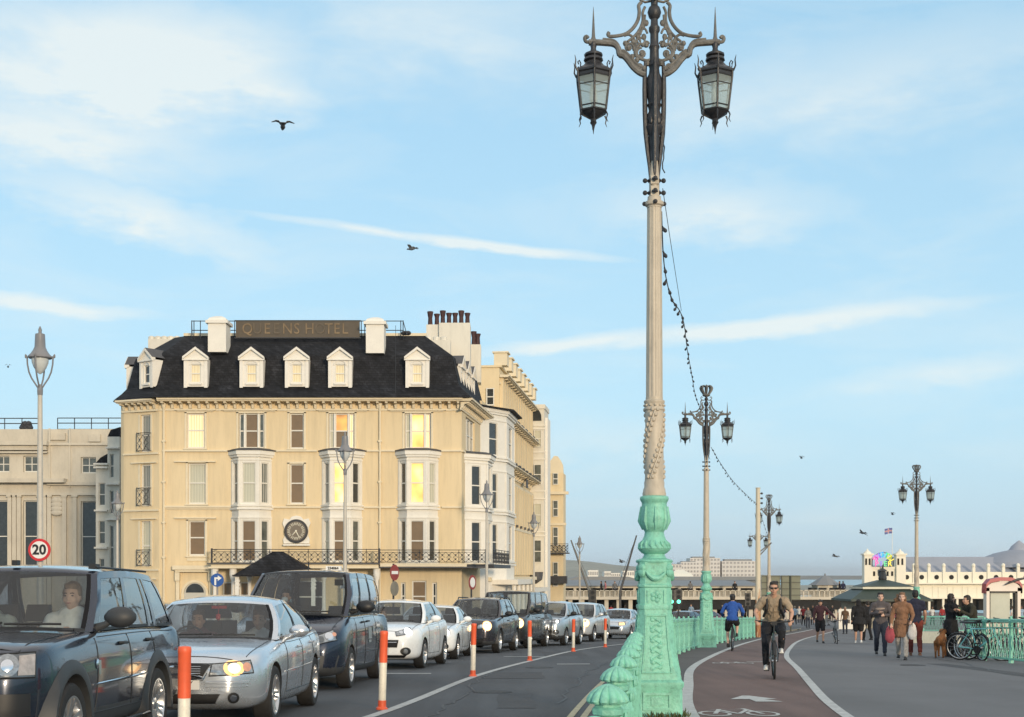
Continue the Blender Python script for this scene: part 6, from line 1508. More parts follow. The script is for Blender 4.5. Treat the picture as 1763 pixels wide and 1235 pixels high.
    dl.tube([proj((xf-(.16+.0*i), -hwid*.78+hwid*1.56*i/10, 1.2), (0,0,-1), .002) for i in range(11)], .005, 5)
    for s_ in (-1, 1): dl.tube([proj((xf-(.16+(c0-.2-.16)*i/8), s_*hwid*(.76+.06*i/8), 1.6), (0,0,-1), .002) for i in range(9)], .005, 5)
    dl.build('shut_lines', BLACK, root)
    am = S.get('archm')
    if am:
        for cx in (fwx, rwx):
            for s_ in (1, -1):
                g = MB(); secs = []
                for k in range(-1, 18):
                    a = pi*k/16-.06 if k >= 0 else -.12; a = -.15+(pi+.3)*(k+1)/18
                    ci, co_ = r*S.get('arch', 1.17)*.99, r*S.get('arch', 1.17)+S.get('archw', .11)
                    x_i, z_i = cx+ci*cos(a), r+ci*sin(a); x_o, z_o = cx+co_*cos(a), r+co_*sin(a)
                    p_o = proj((x_o, s_*hwid, max(z_o, .24)), (0,-s_,0), .004); yo = hwid+S.get('archout', .02)
                    secs.append([(x_i, s_*(hwid-.12), z_i),(x_i, s_*yo, z_i),((x_i+x_o)/2, s_*(yo+.006), (z_i+z_o)/2),(x_o, p_o.y, z_o),(x_o, p_o.y-s_*.05, z_o)])
                g.loft(secs); g.build('wheel_arch', am, root, smooth=50)
    # handles
    for hx in S.get('handles', ()):
        for s_ in (1, -1):
            p = side(hx, top(hx)-.13, 0, s_); g = MB(); g.tube([(p.x-.09,p.y,p.z),(p.x-.07,p.y+s_*.03,p.z),(p.x+.07,p.y+s_*.03,p.z),(p.x+.09,p.y,p.z)], .014, 6); g.build('door_handle', S.get('handlem', S['paint']), root)
    # mirrors
    mz = top(c0+.35)+S.get('mirz', .07); ms = S.get('mirs', 1.0)
    for s_ in (1, -1):
        mx_ = xf-(c0+S.get('mirx', .42)); y0 = s_*(hwid*.92); g = MB()
        g.tube([(mx_,y0-s_*.06,mz-.09),(mx_+.02,y0+s_*.06,mz-.05),(mx_+.02,y0+s_*.12,mz)], [.04,.03,.03], 6, flat=.7)
        prof_ = []
        for i in range(9):
            t = i/8; q = sin(pi*min(1,max(0,t)))**.45 if 0 < t < 1 else .25
            hz_, hx_ = .085*ms*q*(.9+.1*t), .06*ms*q; yy_ = y0+s_*(.05+.23*ms*t); zc2 = mz+.015
            prof_.append([(mx_+hx_*cos(a)*(1.3 if cos(a) > 0 else .6), yy_, zc2+hz_*sin(a)) for a in [2*pi*k/10 for k in range(10)]])
        g.loft(prof_); g.build('door_mirror', S.get('mirm', S['paint']), root, smooth=60)
    # wheels
    key = (round(r,3), S.get('spokes', 7), S.get('rstyle', 0))
    if key not in _wm: _wm[key] = wheel_meshes(r, S.get('tw', .21), S.get('spokes', 7), S.get('rstyle', 0))
    ty, rm = _wm[key]
    for cx in (fwx, rwx):
        for s_ in (1, -1):
            o = link(bpy.data.objects.new('wheel', ty), root); o.location = (cx, s_*(hwid-.115), r); o.rotation_euler = (0, random.uniform(0,1), 0 if s_ > 0 else pi)
            if cx == fwx and S.get('steer'): o.rotation_euler[2] += S['steer']
            link(bpy.data.objects.new('rim', rm), o)
    # interior: seats, wheel, dash
    g = MB()
    rowx = [xf-(c1+.45), xf-(c1+1.3)]
    if c3-c0 > 3.3 and c2-c1 > 2.0: rowx.append(xf-(c1+2.1))
    for xr in rowx:
        if xr < xf-c3+.2: continue
        for y in (-.37,.37):
            sb_ = .30+.28; g.box(xr-.25,xr+.28,y-.24,y+.24,sb_-.1,sb_+.06,0,.03); g.loft([[(xr-.22-.10*t,y-.23+.02*t,sb_+.55*t),(xr-.08-.14*t,y-.23+.02*t,sb_+.55*t),(xr-.08-.14*t,y+.23-.02*t,sb_+.55*t),(xr-.22-.10*t,y+.23-.02*t,sb_+.55*t)] for t in (0,.5,1)])
            zh = sb_+.58; g.box(xr-.36,xr-.25,y-.13,y+.13,zh,zh+.17,0,.02)
    dz = top(c0)-.05; g.box(xf-c0-.55,xf-c0-.02,-hwid*.78,hwid*.78,dz-.2,dz,0,.04)
    zf0 = S.get('floor', .38); g.box(xf-c3+.25,xf-c0-.1,-hwid*.8,hwid*.8,zf0-.02,zf0)
    g.build('seat', SEATM, root)
    g = MB(); cw = V((xf-c0-.62, -.37, dz+.02)); g.tube([cw+V((-.05*sin(a)*.5,.18*cos(a),.17*sin(a))) for a in [2*pi*k/20 for k in range(20)]], .014, 6, closed=True); g.build('steering_wheel', BLACK, root)
    # wipers
    g = MB()
    for y0, y1 in ((-.50,.10),(.12,.58)):
        P = [scrP(True)(y/(wbf), .05+.03*(abs(y-y0))) for y in (y0,(y0+y1)/2,y1)]; g.tube([(p[0]+.025,p[1],p[2]+.02) for p in P], .011, 5)
    g.tube([proj((xf-c0+.07,-hwid*.75+hwid*1.5*i/8,1.8),(0,0,-1),-.002) for i in range(9)], .022, 5)
    g.build('wiper', BLACK, root)
    S['xf'] = xf; S['hw'] = hwid
    return root, body, proj, patch, disc, side
_wm = {}
def fx_patch(S, patch, ys, zs, m, nm, d=(-1,0,0), off=.01, sk=0, n=5, both=True):
    """front-facing quad between y=ys (outer, inner) and z range"""
    for s_ in ((1,-1) if both else (1,)):
        y0, y1 = ys; dd = (d[0], -s_*abs(d[1]), d[2])
        patch([(S['xf']+.1, s_*y0, zs[0]), (S['xf']+.1, s_*y1, zs[0]+sk), (S['xf']+.1, s_*y1, zs[1]+sk*.4), (S['xf']+.1, s_*y0, zs[1])], dd, m, nm, off, n)
def plate(root, S, txt, z, m=PLATEW):
    xf = S['xf']; g = MB(); g.box(xf+.005,xf+.018,-.26,.26,z-.055,z+.055); p = g.build('number_plate', m, root, smooth=0)
    if txt: text_mesh('plate_lettering', txt, .092, SBLACK, p, .001, loc=(xf+.0195,0,z), rot=(pi/2,0,pi/2), sx=1.05)
def heading(side_x0, Y, slope): return atan2(-1, -slope)   # unused helper
SL_PLAN = lambda L, a=.80, b=.82: [(0,a*.72),(.03,a*.84),(.12,a*.95),(.3,.955),(.7,.985),(1.4,1.0),(L-1.3,1.0),(L-.6,.975),(L-.2,b*1.08),(L-.05,b*.92),(L,b*.78)]
def put(front_side_px, rear_side_px, Yf, Yr):
    """returns (x, y, z, heading) so that the +y (left-hand) wheels meet the measured ground points"""
    a = V((wx(front_side_px, Yf), Yf)); b = V((wx(rear_side_px, Yr), Yr)); d = (a-b).normalized(); return a, b, d
def place(S, x_side, Yfront, slope):
    """x_side: lateral position of the near flank at the front wheel; Yfront: depth of front axle; slope dx/dY of the lane"""
    d = V((-slope, -1)).normalized(); nrm = V((-d.y, d.x))       # left of travel = image right
    wbv, fo = S['wb'], S['fo']; c = V((x_side, Yfront))-d*(S['L']/2-fo)-nrm*(S['W']/2-.02)
    z = (zg(Yfront)+zg(Yfront+wbv))/2; pit = math.asin((zg(Yfront)-zg(Yfront+wbv))/wbv)
    # origin is at half length, correct height along the slope
    off = (S['L']/2-fo)-wbv/2
    return (c.x, c.y, z-off*math.tan(pit)*1.0), atan2(d.y, d.x), pit
def setcar(root, pit): root.rotation_mode = 'ZYX' if False else 'XYZ'; root.rotation_euler = (0, -pit, root.rotation_euler[2])

def simple_front(root, S, body, patch, disc, hl, lit=None, grille=None, lower=None, badge=None, fog=None, lens=LENS, name_l='headlight', litr=.07):
    """hl=(y_outer,y_inner,z0,z1,skew)"""
    xf = S['xf']
    yo, yi, z0, z1, sk = hl
    for s_ in (1,-1):
        dd = (-1,-s_*.42,0)
        o = patch([(xf+.1,s_*yo,z0+sk),(xf+.1,s_*yi,z0),(xf+.1,s_*yi,z1-abs(sk)*.6),(xf+.1,s_*yo,z1+sk)], dd, lens, name_l, .012, 7)
        for (yy_, rr_) in ((yi+(yo-yi)*.62,.065),(yi+(yo-yi)*.22,.05)):
            if lit is None or yy_ != yi+(yo-yi)*.62: disc((xf, s_*yy_, (z0+z1)/2+sk*.5), rr_*min(1,(z1-z0)/.15), dd, CHROME, 'reflector', .018, parent=root)
        if lit == LWARM: disc((xf, s_*(yi+(yo-yi)*.66), (z0+z1)/2+sk*.5), litr*1.15, dd, LRING, 'lamp_glow_ring', .017)
        if lit: disc((xf, s_*(yi+(yo-yi)*.66), (z0+z1)/2+sk*.5), litr, dd, lit, 'lit_lamp', .030)
    if grille:
        yo2, z0, z1, m = grille; patch([(xf+.1,yo2*.93,z0),(xf+.1,-yo2*.93,z0),(xf+.1,-yo2,z1),(xf+.1,yo2,z1)], (-1,0,0), m, 'grille', .012, 8)
    if lower:
        yo2, z0, z1, m = lower; patch([(xf+.1,yo2*.9,z0),(xf+.1,-yo2*.9,z0),(xf+.1,-yo2,z1),(xf+.1,yo2,z1)], (-1,0,0), m, 'lower_grille', .012, 8)
    if fog:
        yo2, z, rr_ = fog
        for s_ in (1,-1): disc((xf, s_*yo2, z), rr_, (-1,-s_*.35,0), BLACK, 'fog_light_recess', .012, sx=1.4); disc((xf, s_*yo2, z), rr_*.6, (-1,-s_*.35,0), LENS, 'fog_light', .02)
    for s_ in (1,-1): pass

# ---- 1: dark grey-green four-by-four at the left edge
P_DG = paint('paint_dark_grey_green', (.020,.028,.048), .5, .22)
S1 = dict(L=4.42, W=1.82, H=1.68, wb=2.56, fo=.76, r=.355, arch=1.20, gc=.30, paint=P_DG, cabin=(1.50,1.98,3.72,4.22), top=[(0,.80),(.06,.92),(.18,1.00),(.6,1.05),(1.3,1.10),(1.6,1.11),(3.9,1.12),(4.3,1.10),(4.42,1.0)],
          plan=SL_PLAN(4.42,.88,.92), bot=[(0,.42),(.1,.36),(.5,.30),(3.9,.30),(4.3,.34),(4.42,.40)], wins=[(.045,.33),(.375,.625),(.655,.70),(.74,.955)], mirx=.12, doors=[(1.42,1.36),(2.34,2.40),(3.15,3.30)], crease=(.66,.69), trimm=CHROME, archm=PLAST, archw=.11, archout=.012, handles=(2.12,3.02), handlem=BLACK, mirm=PLAST, mirs=1.18, mirz=.09, roofw=.80, bow=.02, bulge=.14, spokes=6, rstyle=1, tw=.225, clad=.45, wtop=.88, bodypillar=True, shoulder=.045)
loc, rz, pit = place(S1, -3.50, 10.6, .0)
c1, b1, pr, pa, di, si = make_car('car', 'dark grey four-by-four with black door mirror cropped by the left edge, first in the queue', 'car', S1, loc, rz); setcar(c1, pit)
xf = S1['xf']
for s_ in (1,-1):
    dd = (-1,-s_*.3,0)
    pa([(xf+.1,s_*.89,.78),(xf+.1,s_*.50,.78),(xf+.1,s_*.50,.95),(xf+.1,s_*.89,.97)], dd, LENSD, 'headlight', .010, 7)
    di((xf,s_*.66,.875), .085, dd, LENS, 'lamp_reflector', .02); di((xf,s_*.52,.83), .062, dd, LENS, 'lamp_reflector', .022)
    di((xf,s_*.66,.875), .045, dd, CHROME, 'lamp_reflector', .03); di((xf,s_*.52,.83), .035, dd, CHROME, 'lamp_reflector', .03)
    pa([(xf+.1,s_*.89,.80),(xf+.1,s_*.77,.80),(xf+.1,s_*.775,.945),(xf+.1,s_*.89,.955)], dd, mat('indicator_pale', (.34,.31,.30), .2, var=.3, scale=20, coat=1) if s_ == 1 else bpy.data.materials['indicator_pale'], 'indicator', .018, 5)
    pa([(xf+.1,s_*.86,.49),(xf+.1,s_*.36,.49),(xf+.1,s_*.36,.665),(xf+.1,s_*.86,.66)], dd, BLACK, 'bumper_insert', .014, 6)
    pa([(xf+.1,s_*.60,.54),(xf+.1,s_*.45,.54),(xf+.1,s_*.46,.64),(xf+.1,s_*.59,.64)], dd, LENSD, 'fog_light', .022, 4)
pa([(xf+.1,.34,.77),(xf+.1,-.34,.77),(xf+.1,-.34,.90),(xf+.1,.34,.90)], (-1,0,0), BLACK, 'grille', .012, 6)
# roof bar stubs, aerial base, side badge, sill bar
g = MB(); q = lambda s, t: None
for s_ in (1,-1): g.box(xf-2.12,xf-1.98,s_*.66-.03,s_*.66+.03,1.645,1.69); g.tube([(xf-2.0,s_*.69,1.66),(xf-3.6,s_*.69,1.66)], .012, 5)
g.box(xf-1.97,xf-1.90,-.02,.03,1.675,1.72); g.build('roof_bar', BLACK, c1)
g = MB(); p = si(1.42,.80,.004); g.tube([(p.x,p.y,p.z-.06),(p.x,p.y,p.z+.06)], .016, 6); g.ball((p.x+.06,p.y,p.z+.03), (.03,.012,.045), 8); g.build('side_badge', CHROME, c1)
g = MB(); g.tube([(xf-1.42,.93,.30),(xf-2.9,.93,.30)], .02, 6); g.build('side_step', CHROME, c1)
for x_ in (1.22,): 
    pa_ = [side_ for side_ in (0,)]
# ---- 2: silver saloon
P_SI = paint('paint_silver_blue', (.60,.64,.69), .72, .24)
S2 = dict(L=4.60, W=1.81, H=1.43, wb=2.72, fo=.92, r=.325, arch=1.14, gc=.20, paint=P_SI, cabin=(1.38,2.08,3.10,4.02), top=[(0,.62),(.04,.68),(.14,.735),(.5,.82),(1.0,.89),(1.38,.935),(2.2,.95),(3.6,1.00),(4.1,1.02),(4.5,.99),(4.6,.90)],
          plan=SL_PLAN(4.6,.80,.84), wins=[(.05,.42),(.46,.80),(.83,.90)], doors=[(1.62,1.56),(2.62,2.60),(3.38,3.62)], crease=(.56,.60), handles=(2.42,3.32), mirs=1.0, mirz=.06, roofw=.70, bow=.045, bulge=.22, spokes=5, rstyle=1, roofarc=1.6, shoulder=.055, crown=.035)
loc, rz, pit = place(S2, -2.66, 15.0, .015)
c2, b2, pr, pa, di, si = make_car('car', 'silver saloon with lit headlamp and a red charm on its mirror, behind the dark four-by-four', 'car', S2, loc, rz); setcar(c2, pit)
xf = S2['xf']
for s_ in (1,-1):
    dd = (-1,-s_*.45,0)
    pa([(xf+.1,s_*.93,.60),(xf+.1,s_*.40,.575),(xf+.1,s_*.44,.70),(xf+.1,s_*.90,.735)], dd, LENS, 'headlight', .010, 8)
    di((xf,s_*.64,.655), .085, dd, LRING, 'lamp_glow_ring', .016, sx=1.35); di((xf,s_*.64,.655), .055, dd, LWARM, 'lit_lamp', .026, sx=1.3)
    di((xf,s_*.80,.665), .048, dd, AMBER, 'indicator', .022)
    di((xf,s_*.62,.34), .06, (-1,-s_*.2,0), BLACK, 'fog_light', .012); di((xf,s_*.62,.34), .035, (-1,-s_*.2,0), CHROME, 'fog_light', .02)
    g = MB(); g.tube([pr((xf+.1,s_*(.36+.05*i),.505),dd,.004) for i in range(11)], .017, 6); g.tube([pr((xf+.1,s_*(.36+.05*i),.462),dd,.004) for i in range(11)], .008, 6); g.build('bumper_strip', P_SI, c2)
GR = mat('grille_black', (.012,.012,.013), .4, var=.3, scale=60)
pa([(xf+.1,.28,.545),(xf+.1,-.28,.545),(xf+.1,-.37,.70),(xf+.1,.37,.70)], (-1,0,0), GR, 'grille', .014, 6)
g = MB(); P = [pr((xf+.1,y,z),(-1,0,0),.018) for y, z in ((.30,.54),(-.30,.54),(-.39,.705),(.39,.705))]; g.tube(P, .014, 6, closed=True)
g.tube([pr((xf+.1,.29,.56),(-1,0,0),.022), pr((xf+.1,-.35,.69),(-1,0,0),.022)], .012, 5)
for i in range(1,6): g.tube([pr((xf+.1,-.27,.555+.024*i),(-1,0,0),.018), pr((xf+.1,.27,.555+.024*i),(-1,0,0),.018)], .003, 4)
g.ball(tuple(pr((xf+.1,0,.625),(-1,0,0),.03)), (.012,.045,.045), 12); g.build('grille_surround', CHROME, c2)
pa([(xf+.1,.42,.28),(xf+.1,-.42,.28),(xf+.1,-.48,.385),(xf+.1,.48,.385)], (-1,0,0), GR, 'lower_grille', .012, 6)
plate(c2, S2, 'LE52 CSY', .487)
g = MB(); g.tube([(xf-1.95,0,1.33),(xf-1.93,0,1.22)], .004, 4); g.lathe([(.002,1.14),(.028,1.16),(.03,1.21),(.002,1.23)], 6, (xf-1.93,0,0)); g.box(xf-1.99,xf-1.97,-.09,.09,1.285,1.32); g.build('mirror_charm', RED, c2)
# ---- 3: dark people carrier taxi
P_NB = paint('paint_dark_navy_grey', (.016,.023,.045), .45, .24)
S3 = dict(L=4.80, W=1.90, H=1.94, wb=3.00, fo=.90, r=.335, arch=1.12, gc=.22, paint=P_NB, cabin=(.98,1.72,4.35,4.72), top=[(0,.66),(.05,.80),(.2,.93),(.55,1.06),(.98,1.17),(1.5,1.18),(4.5,1.20),(4.75,1.18),(4.80,1.1)],
          plan=SL_PLAN(4.8,.86,.95), wins=[(.05,.22),(.26,.54),(.58,.965)], doors=[(1.35,1.30),(2.15,2.22),(3.35,3.40)], crease=(.55,.55), trimm=PLAST, handles=(2.0,2.5), handlem=BLACK, mirm=BLACK, mirs=1.35, mirz=.12, roofw=.80, bow=.05, bulge=.30, spokes=7, clad=.36, shoulder=.06, wtop=.88, blacktop=True)
loc, rz, pit = place(S3, -2.60, 21.6, .055)
c3_, b3, pr, pa, di, si = make_car('taxi', 'tall dark people carrier taxi with a roof sign and large black mirrors', 'taxi', S3, loc, rz); setcar(c3_, pit)
xf = S3['xf']
for s_ in (1,-1):
    dd = (-1,-s_*.5,-.25)
    pa([(xf+.1,s_*.97,.86),(xf+.1,s_*.50,.72),(xf+.1,s_*.52,.86),(xf+.1,s_*.93,1.04)], dd, LENS, 'headlight', .012, 8)
    di((xf,s_*.78,.885), .07, dd, CHROME, 'reflector', .02); di((xf,s_*.62,.82), .055, dd, LENSD, 'reflector', .02); di((xf,s_*.88,.93), .035, dd, AMBER, 'indicator', .02)
pa([(xf+.1,.44,.60),(xf+.1,-.44,.60),(xf+.1,-.50,.72),(xf+.1,.50,.72)], (-1,0,0), GR, 'grille', .012, 6)
pa([(xf+.1,.80,.28),(xf+.1,-.80,.28),(xf+.1,-.86,.55),(xf+.1,.86,.55)], (-1,0,0), PLAST, 'bumper', .012, 8)
g = MB(); g.box(xf-2.05,xf-1.93,.30,.56,1.93,2.005,0,.005); ts = g.build('taxi_sign', SWHITE, c3_); text_mesh('sign_lettering', '234064', .062, SBLACK, ts, .002, loc=(xf-1.925,.43,1.968), rot=(pi/2,0,pi/2), bold=.002)
g = MB(); g.tube([(xf-1.95,0,1.94),(xf-1.99,0,2.06)], .012, 5); g.box(xf-1.1,xf-1.06,.62,.76,1.66,1.76); g.build('aerial', BLACK, c3_)
g = MB(); g.box(xf-1.66,xf-1.655,.60,.74,1.62,1.70); g.build('permit_sticker', SWHITE, c3_)
for x_, z_, w_, h_ in ((2.62,.86,.34,.20),(2.62,.72,.28,.05),(3.05,.92,.22,.10)):
    pa([(xf-x_-w_/2,1.2,z_-h_/2),(xf-x_+w_/2,1.2,z_-h_/2),(xf-x_+w_/2,1.2,z_+h_/2),(xf-x_-w_/2,1.2,z_+h_/2)], (0,-1,0), mat('door_decal', (.24,.27,.28), .5, var=.5, scale=30) if 'door_decal' not in bpy.data.materials else bpy.data.materials['door_decal'], 'door_decal', .006, 3)
# ---- 4: white hatchback
P_WH = paint('paint_white', (.80,.82,.83), .0, .25)
S4 = dict(L=4.02, W=1.75, H=1.48, wb=2.51, fo=.86, r=.315, arch=1.14, gc=.19, paint=P_WH, cabin=(1.12,1.85,3.10,3.82), top=[(0,.60),(.04,.68),(.14,.76),(.5,.88),(1.1,.975),(1.6,.98),(2.8,1.03),(3.6,1.06),(3.95,1.0),(4.02,.9)],
          plan=SL_PLAN(4.02,.80,.88), wins=[(.05,.50),(.56,.88)], doors=[(1.35,1.30),(2.62,2.62)], handles=(2.35,), mirs=1.0, roofw=.72, bow=.04, bulge=.22, spokes=7, rstyle=0, crown=.04)
loc, rz, pit = place(S4, -1.89, 28.9, .125)
c4, b4, pr, pa, di, si = make_car('car', 'white three-door hatchback with lit headlamp right behind the dark taxi', 'car', S4, loc, rz); setcar(c4, pit); xf = S4['xf']
simple_front(c4, S4, b4, pa, di, (.84,.46,.70,.82,.06), LWHITE, (.46,.46,.62,GR), (.62,.24,.30,GR), fog=(.62,.38,.085), lens=LENS, litr=.085); plate(c4, S4, '', .40)
g = MB(); g.tube([pr((xf+.1,-.42+.084*i,.565),(-1,0,0),.02) for i in range(11)], .012, 5); g.ball(tuple(pr((xf+.1,0,.57),(-1,0,0),.03)), (.01,.05,.04), 10); g.build('grille_bar', CHROME, c4)
# ---- 5: white saloon
S5 = dict(L=4.55, W=1.78, H=1.40, wb=2.76, fo=.80, r=.32, arch=1.13, gc=.18, paint=P_WH, cabin=(1.42,2.12,3.15,3.95), top=[(0,.58),(.04,.66),(.14,.73),(.5,.82),(1.4,.93),(2.4,.95),(3.6,1.0),(4.1,1.02),(4.5,.96),(4.55,.86)],
          plan=SL_PLAN(4.55,.82,.84), wins=[(.05,.48),(.53,.86)], doors=[(1.68,1.62),(2.85,2.85)], handles=(2.6,), roofw=.70, bow=.045, bulge=.2, spokes=5, rstyle=1, crown=.03)
loc, rz, pit = place(S5, -1.40, 34.6, .09)
c5, b5, pr, pa, di, si = make_car('car', 'low white saloon with bright white headlamp behind the white hatchback', 'car', S5, loc, rz); setcar(c5, pit); xf = S5['xf']
simple_front(c5, S5, b5, pa, di, (.86,.42,.62,.73,.05), LWHITE, (.30,.56,.68,GR), (.5,.24,.36,GR), fog=(.66,.34,.075), litr=.09)
# ---- 6: dark brown-grey crossover
P_BR = paint('paint_dark_brown_grey', (.040,.038,.048), .5, .24)
S6 = dict(L=4.45, W=1.86, H=1.66, wb=2.67, fo=.90, r=.35, arch=1.15, gc=.24, paint=P_BR, cabin=(1.25,1.98,3.70,4.25), top=[(0,.74),(.04,.84),(.14,.93),(.5,1.0),(1.25,1.08),(2.4,1.10),(3.8,1.16),(4.3,1.12),(4.45,1.0)],
          plan=SL_PLAN(4.45,.86,.88), wins=[(.05,.36),(.40,.66),(.71,.90)], doors=[(1.45,1.40),(2.42,2.45),(3.3,3.42)], handles=(2.2,3.1), mirm=BLACK, roofw=.74, bow=.04, spokes=5, rstyle=1, archm=PLAST, archw=.06, archout=.01, clad=.36, crown=.03)
loc, rz, pit = place(S6, -.36, 40.0, .19)
c6, b6, pr, pa, di, si = make_car('car', 'dark brownish crossover with roof rails and glowing yellow headlamp', 'car', S6, loc, rz); setcar(c6, pit); xf = S6['xf']
simple_front(c6, S6, b6, pa, di, (.86,.44,.72,.86,.04), LWARM, (.42,.58,.84,GR), (.6,.28,.42,GR), litr=.13)
g = MB()
for s_ in (1,-1): g.tube([(xf-2.1,s_*.66,1.60),(xf-2.2,s_*.67,1.67),(xf-3.5,s_*.67,1.68),(xf-3.65,s_*.66,1.62)], .018, 6); g.tube([pr((xf+.1,s_*(.55+.05*i),.44),(-1,-s_*.4,0),.01) for i in range(6)], .02, 5)
g.build('roof_rail', BLACK, c6)
# ---- 7: dark brown van
P_VN = paint('paint_dark_brown', (.036,.032,.030), .5, .26)
S7 = dict(L=4.90, W=1.90, H=1.97, wb=3.0, fo=.90, r=.345, arch=1.12, gc=.23, paint=P_VN, cabin=(.95,1.62,4.55,4.83), top=[(0,.74),(.05,.88),(.18,.98),(.5,1.08),(.95,1.16),(1.5,1.16),(4.6,1.18),(4.85,1.14),(4.90,1.05)],
          plan=SL_PLAN(4.9,.90,.97), wins=[(.05,.22),(.26,.56),(.60,.965)], doors=[(1.32,1.28),(2.12,2.18),(3.4,3.42)], handles=(1.95,2.45), mirm=BLACK, mirs=1.2, mirz=.12, roofw=.84, bow=.03, bulge=.16, spokes=5, rstyle=0, clad=.34, blacktop=True)
loc, rz, pit = place(S7, .62, 45.3, .22)
c7, b7, pr, pa, di, si = make_car('van', 'tall dark brown van with bright yellow headlamps behind the dark crossover', 'van', S7, loc, rz); setcar(c7, pit); xf = S7['xf']
simple_front(c7, S7, b7, pa, di, (.88,.50,.78,.94,.0), LWARM, (.46,.80,.92,GR), (.62,.32,.48,GR), fog=(.7,.42,.06), litr=.15)
# ---- 8: silver crossover
P_SV = paint('paint_silver', (.50,.54,.58), .7, .28)
S8 = dict(L=4.10, W=1.77, H=1.65, wb=2.52, fo=.82, r=.33, arch=1.14, gc=.23, paint=P_SV, cabin=(1.10,1.80,3.45,3.95), top=[(0,.72),(.04,.86),(.14,.97),(.4,1.02),(1.1,1.10),(2.2,1.12),(3.5,1.17),(3.95,1.12),(4.10,1.0)],
          plan=SL_PLAN(4.1,.86,.9), wins=[(.05,.40),(.45,.70),(.75,.93)], doors=[(1.32,1.28),(2.3,2.3),(3.1,3.2)], handles=(2.1,3.0), mirm=BLACK, roofw=.74, spokes=5, rstyle=1, clad=.36, crown=.03)
loc, rz, pit = place(S8, 2.02, 49.6, .27)
c8, b8, pr, pa, di, si = make_car('car', 'silver crossover with black trapezoid grille behind the brown van', 'car', S8, loc, rz); setcar(c8, pit); xf = S8['xf']
simple_front(c8, S8, b8, pa, di, (.86,.44,.82,.93,.03), LWHITE, (.44,.62,.86,GR), (.62,.26,.40,PLAST), fog=(.66,.50,.09), litr=.06)
# ---- 9: silver-white large SUV
P_SW = paint('paint_pale_silver', (.62,.63,.64), .5, .28)
S9 = dict(S6, L=4.64, W=1.83, H=1.68, wb=2.70, paint=P_SW, mirm=P_SW, archm=None, clad=.34); S9 = {k: v for k, v in S9.items() if k not in ('xf','hw')}
S9['cabin'] = (1.28,2.0,3.85,4.42); S9['top'] = [(0,.74),(.04,.84),(.14,.93),(.5,1.0),(1.25,1.08),(2.4,1.10),(3.8,1.16),(4.45,1.12),(4.64,1.0)]; S9['plan'] = SL_PLAN(4.64,.86,.88)
loc, rz, pit = place(S9, 3.55, 57.6, .28)
c9, b9, pr, pa, di, si = make_car('car', 'pale silver four-by-four with glowing orange headlamp behind the silver crossover', 'car', S9, loc, rz); setcar(c9, pit); xf = S9['xf']
simple_front(c9, S9, b9, pa, di, (.86,.44,.72,.86,.04), LWARM, (.40,.60,.84,GR), (.6,.28,.42,GR), litr=.16)
# ---- 10: small silver hatchback
S10 = dict(S4, L=4.20, paint=P_SI, H=1.45, plan=SL_PLAN(4.2,.80,.88), cabin=(1.12,1.85,3.20,3.95)); S10['top'] = [(0,.60),(.04,.68),(.14,.76),(.5,.88),(1.1,.975),(1.6,.98),(2.8,1.03),(3.7,1.06),(4.12,1.0),(4.2,.9)]; S10['wins'] = [(.05,.42),(.46,.78),(.82,.90)]
loc, rz, pit = place(S10, 5.75, 64.5, .30)
c10, b10, pr, pa, di, si = make_car('car', 'small pale blue-silver hatchback, last clear car before the nearest lamp pedestal', 'car', S10, loc, rz); setcar(c10, pit); xf = S10['xf']
simple_front(c10, S10, b10, pa, di, (.84,.46,.66,.80,.04), None, (.46,.46,.60,GR), None); 
g = MB(); [g.box(0,0.01,0,.01,0,.01) for _ in ()]; pa([(xf+.1,.80,.68),(xf+.1,.48,.66),(xf+.1,.50,.78),(xf+.1,.78,.80)], (-1,-.42,0), mat('amber_lit', (.9,.6,.3), .3, var=0, emit=((1,.6,.25),.8)), 'lit_lamp', .03, 4)
# farther cars: dark one at right of it, red and pale ones past the railing, parked one by the hotel
def far_car(S, label, X, Y, slope, p_):
    S = {k: v for k, v in S.items() if k not in ('xf','hw')}; S['paint'] = p_; loc, rz, pit = place(S, X, Y, slope); c = make_car('car', label, 'car', S, loc, rz); setcar(c[0], pit); simple_front(c[0], S, c[1], c[3], c[4], (.84,.46,.68,.80,.04), None, (.42,.48,.62,GR), None); return c[0]
far_car(S10, 'dark car mostly hidden by the nearest lamp pedestal at the tail of the queue', 8.2, 73, .35, P_NB)
far_car(S10, 'dull red car seen over the railing between the first two lamps', wx(1206,95), 95, .8, paint('paint_dull_red', (.22,.03,.05), .3, .3))
far_car(S5, 'dark blue car roof seen over the railing beside the green traffic lamps', wx(1180,88), 88, .6, P_NB)
far_car(S10, 'pale parked car glimpsed between the dark four-by-four and the silver saloon', wx(292,34), 34, .1, paint('paint_grey_green', (.16,.18,.18), .5, .3))
